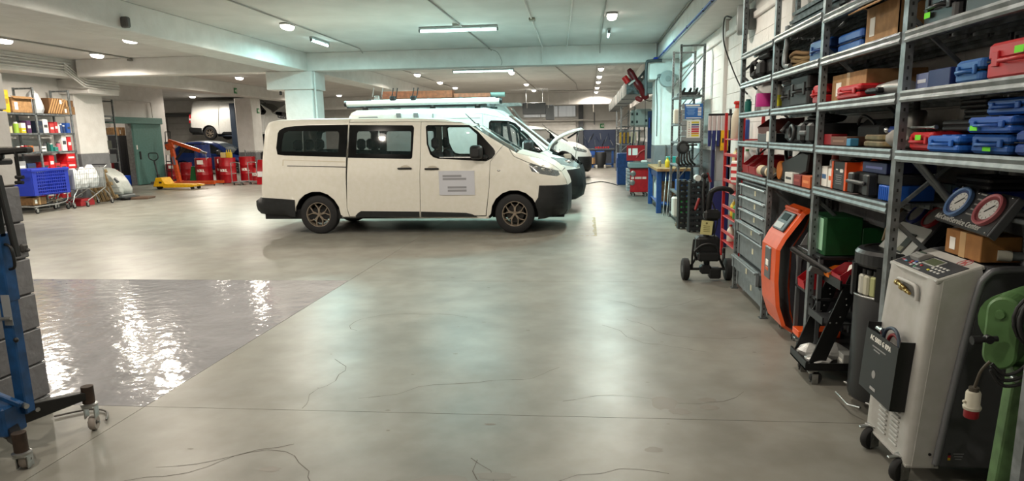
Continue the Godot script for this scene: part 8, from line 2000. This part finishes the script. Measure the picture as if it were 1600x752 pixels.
func hoist() -> void:
	var bl = mt("#1c4f84", 0.4, 0.0, 0.2)
	var bk = mt("#161718", 0.45, 0.0, 0.15)
	var t = thing("transmission_jack", "tall blue and black transmission jack on castors at the left edge", "jack", V(0, 0, 0))
	# splayed base legs
	var A = V(-3.05, 0.20, -3.08)
	for e in [V(-2.845, 0.225, -3.39), V(-2.875, 0.15, -2.94), V(-3.36, 0.16, -3.2)]:
		var d = e - A; d.y = 0
		var L = d.length()
		var b = RY(atan2(-d.z, d.x))
		part("leg", Geo.new().prism(P2([-0.02, -0.06, L, -0.01, L, 0.03, -0.02, 0.06]), -0.025, 0.025, TX(b, V(A.x, e.y - 0.01, A.z)), 0.004), bk, t)
		if L > 0.3:
			for k in 2: part("leg_bolt", Geo.new().cyl(b * V(0.03 + 0.09 * k, 0.0 + 0.012 * k, 0.024) + V(A.x, e.y - 0.01, A.z), b * V(0.03 + 0.09 * k, 0.012 * k, 0.034) + V(A.x, e.y - 0.01, A.z), 0.012, 0.012, 8), M.steel, t)
		var p = part("castor_socket", Geo.new().cyl(V(e.x, e.y - 0.05, e.z), V(e.x, e.y + 0.05, e.z), 0.032, 0.032, 16), mt("#4a3a30", 0.7, 0.2, 0.3), t)
		jack_castor(t, V(e.x, e.y - 0.05, e.z), 0.045)
	part("base_block", Geo.new().box(V(-3.06, 0.22, -3.06), V(0.13, 0.16, 0.14), 0.01), bl, t)
	# mast
	part("mast", Geo.new().box(V(-2.995, 0.70, -3.13), V(0.062, 0.95, 0.062), 0.006), bl, t)
	part("mast_sleeve", Geo.new().box(V(-2.995, 1.02, -3.13), V(0.075, 0.36, 0.075), 0.006), bl, t)
	part("inner_mast", Geo.new().box(V(-2.975, 1.40, -3.12), V(0.035, 0.45, 0.04), 0.005), bk, t)
	part("rear_strut", Geo.new().box(V(-2.935, 1.28, -3.14), V(0.022, 0.42, 0.035), 0.005, Basis(Vector3.BACK, 0.09)), bk, t)
	part("ram_tube", Geo.new().cyl(V(-3.005, 1.2, -3.10), V(-3.005, 1.50, -3.10), 0.016), mt("#77797a", 0.4, 0.5), t)
	part("label", Geo.new().box(V(-2.975, 0.80, -3.091), V(0.045, 0.16, 0.004)), mt("#8b8f92", 0.6), t)
	part("handle", Geo.new().tube(smooth_path([V(-2.955, 1.14, -3.12), V(-2.915, 1.12, -3.11), V(-2.91, 1.03, -3.11), V(-2.95, 1.01, -3.12)], 5), 0.008), bk, t)
	part("cross_pin", Geo.new().cyl(V(-3.15, 0.745, -3.08), V(-2.95, 0.76, -3.08), 0.009), M.steel, t)
	part("screw_knob", Geo.new().ball(V(-2.955, 0.64, -3.095), V(0.014, 0.014, 0.012)), M.black, t)
	part("pedal_arm", Geo.new().box(V(-3.07, 0.345, -3.06), V(0.26, 0.03, 0.03), 0.005, Basis(Vector3.BACK, -0.38)), bl, t)
	part("pedal_bolt", Geo.new().cyl(V(-2.965, 0.29, -3.08), V(-2.93, 0.285, -3.07), 0.014), M.steel, t)
	# saddle
	part("saddle_arm", Geo.new().box(V(-2.89, 1.605, -3.12), V(0.30, 0.03, 0.05), 0.008, Basis(Vector3.BACK, 0.06)), bk, t)
	part("saddle_arm", Geo.new().box(V(-2.98, 1.585, -3.08), V(0.2, 0.035, 0.04), 0.008, RY(0.5)), bk, t)
	part("saddle_plate", Geo.new().box(V(-2.98, 1.555, -3.12), V(0.16, 0.03, 0.14), 0.008), bk, t)
	part("saddle_hub", Geo.new().cyl(V(-2.975, 1.46, -3.12), V(-2.975, 1.55, -3.12), 0.03, 0.036), bk, t)
	for e in [[-2.80, 1.53, -3.10], [-2.86, 1.50, -3.16]]:
		part("clamp_screw", Geo.new().cyl(V(e[0], e[1] - 0.05, e[2]), V(e[0], e[1] + 0.08, e[2]), 0.007, 0.007, 8), bk, t)
		part("clamp_knob", Geo.new().cyl(V(e[0] - 0.02, e[1] - 0.05, e[2]), V(e[0] + 0.02, e[1] - 0.05, e[2]), 0.009), bk, t)
	solo("floor_cable", Geo.new().tube(smooth_path([V(-3.22, 0.012, -3.55), V(-3.08, 0.012, -3.66), V(-2.95, 0.012, -3.64), V(-2.86, 0.012, -3.52)], 6), 0.006), mt("#6d6a66", 0.6), "thin grey cable on the floor behind the transmission jack", "cable")
	solo("wall_hook", Geo.new().box(V(0, 0, 0), V(0.03, 0.05, 0.05), 0.01).box(V(0.02, -0.012, 0), V(0.03, 0.02, 0.03), 0.008), mt("#3a3836", 0.6), "small dark fitting on the end of the block wall", "hook", V(-3.395, 1.02, -3.71))

func jack_castor(t: Node3D, at: Vector3, r: float) -> void:
	var c = part("castor", Geo.new().lathe([Vector2(0, -0.02), Vector2(0.042, -0.018), Vector2(0.045, -0.005), Vector2(0.034, 0.0), Vector2(0, 0)], 18).box(V(0.012, -0.05, 0.026), V(0.06, 0.085, 0.006), 0.002).box(V(0.012, -0.05, -0.026), V(0.06, 0.085, 0.006), 0.002).box(V(0.0, -0.022, 0), V(0.07, 0.012, 0.06), 0.003), M.steel, t, TX(RY(PI / 2 + 0.3), at))
	part("wheel", Geo.new().lathe([Vector2(0.012, -0.015), Vector2(r * 0.85, -0.018), Vector2(r, -0.008), Vector2(r, 0.008), Vector2(r * 0.85, 0.018), Vector2(0.012, 0.015)], 20, TX(Basis(Vector3.RIGHT, PI / 2), V(0.025, r - at.y, 0))), mt("#a39a92", 0.5, 0.1), c)
	part("axle", Geo.new().cyl(V(0.025, r - at.y, -0.032), V(0.025, r - at.y, 0.032), 0.008, 0.008, 8), M.steel, c)
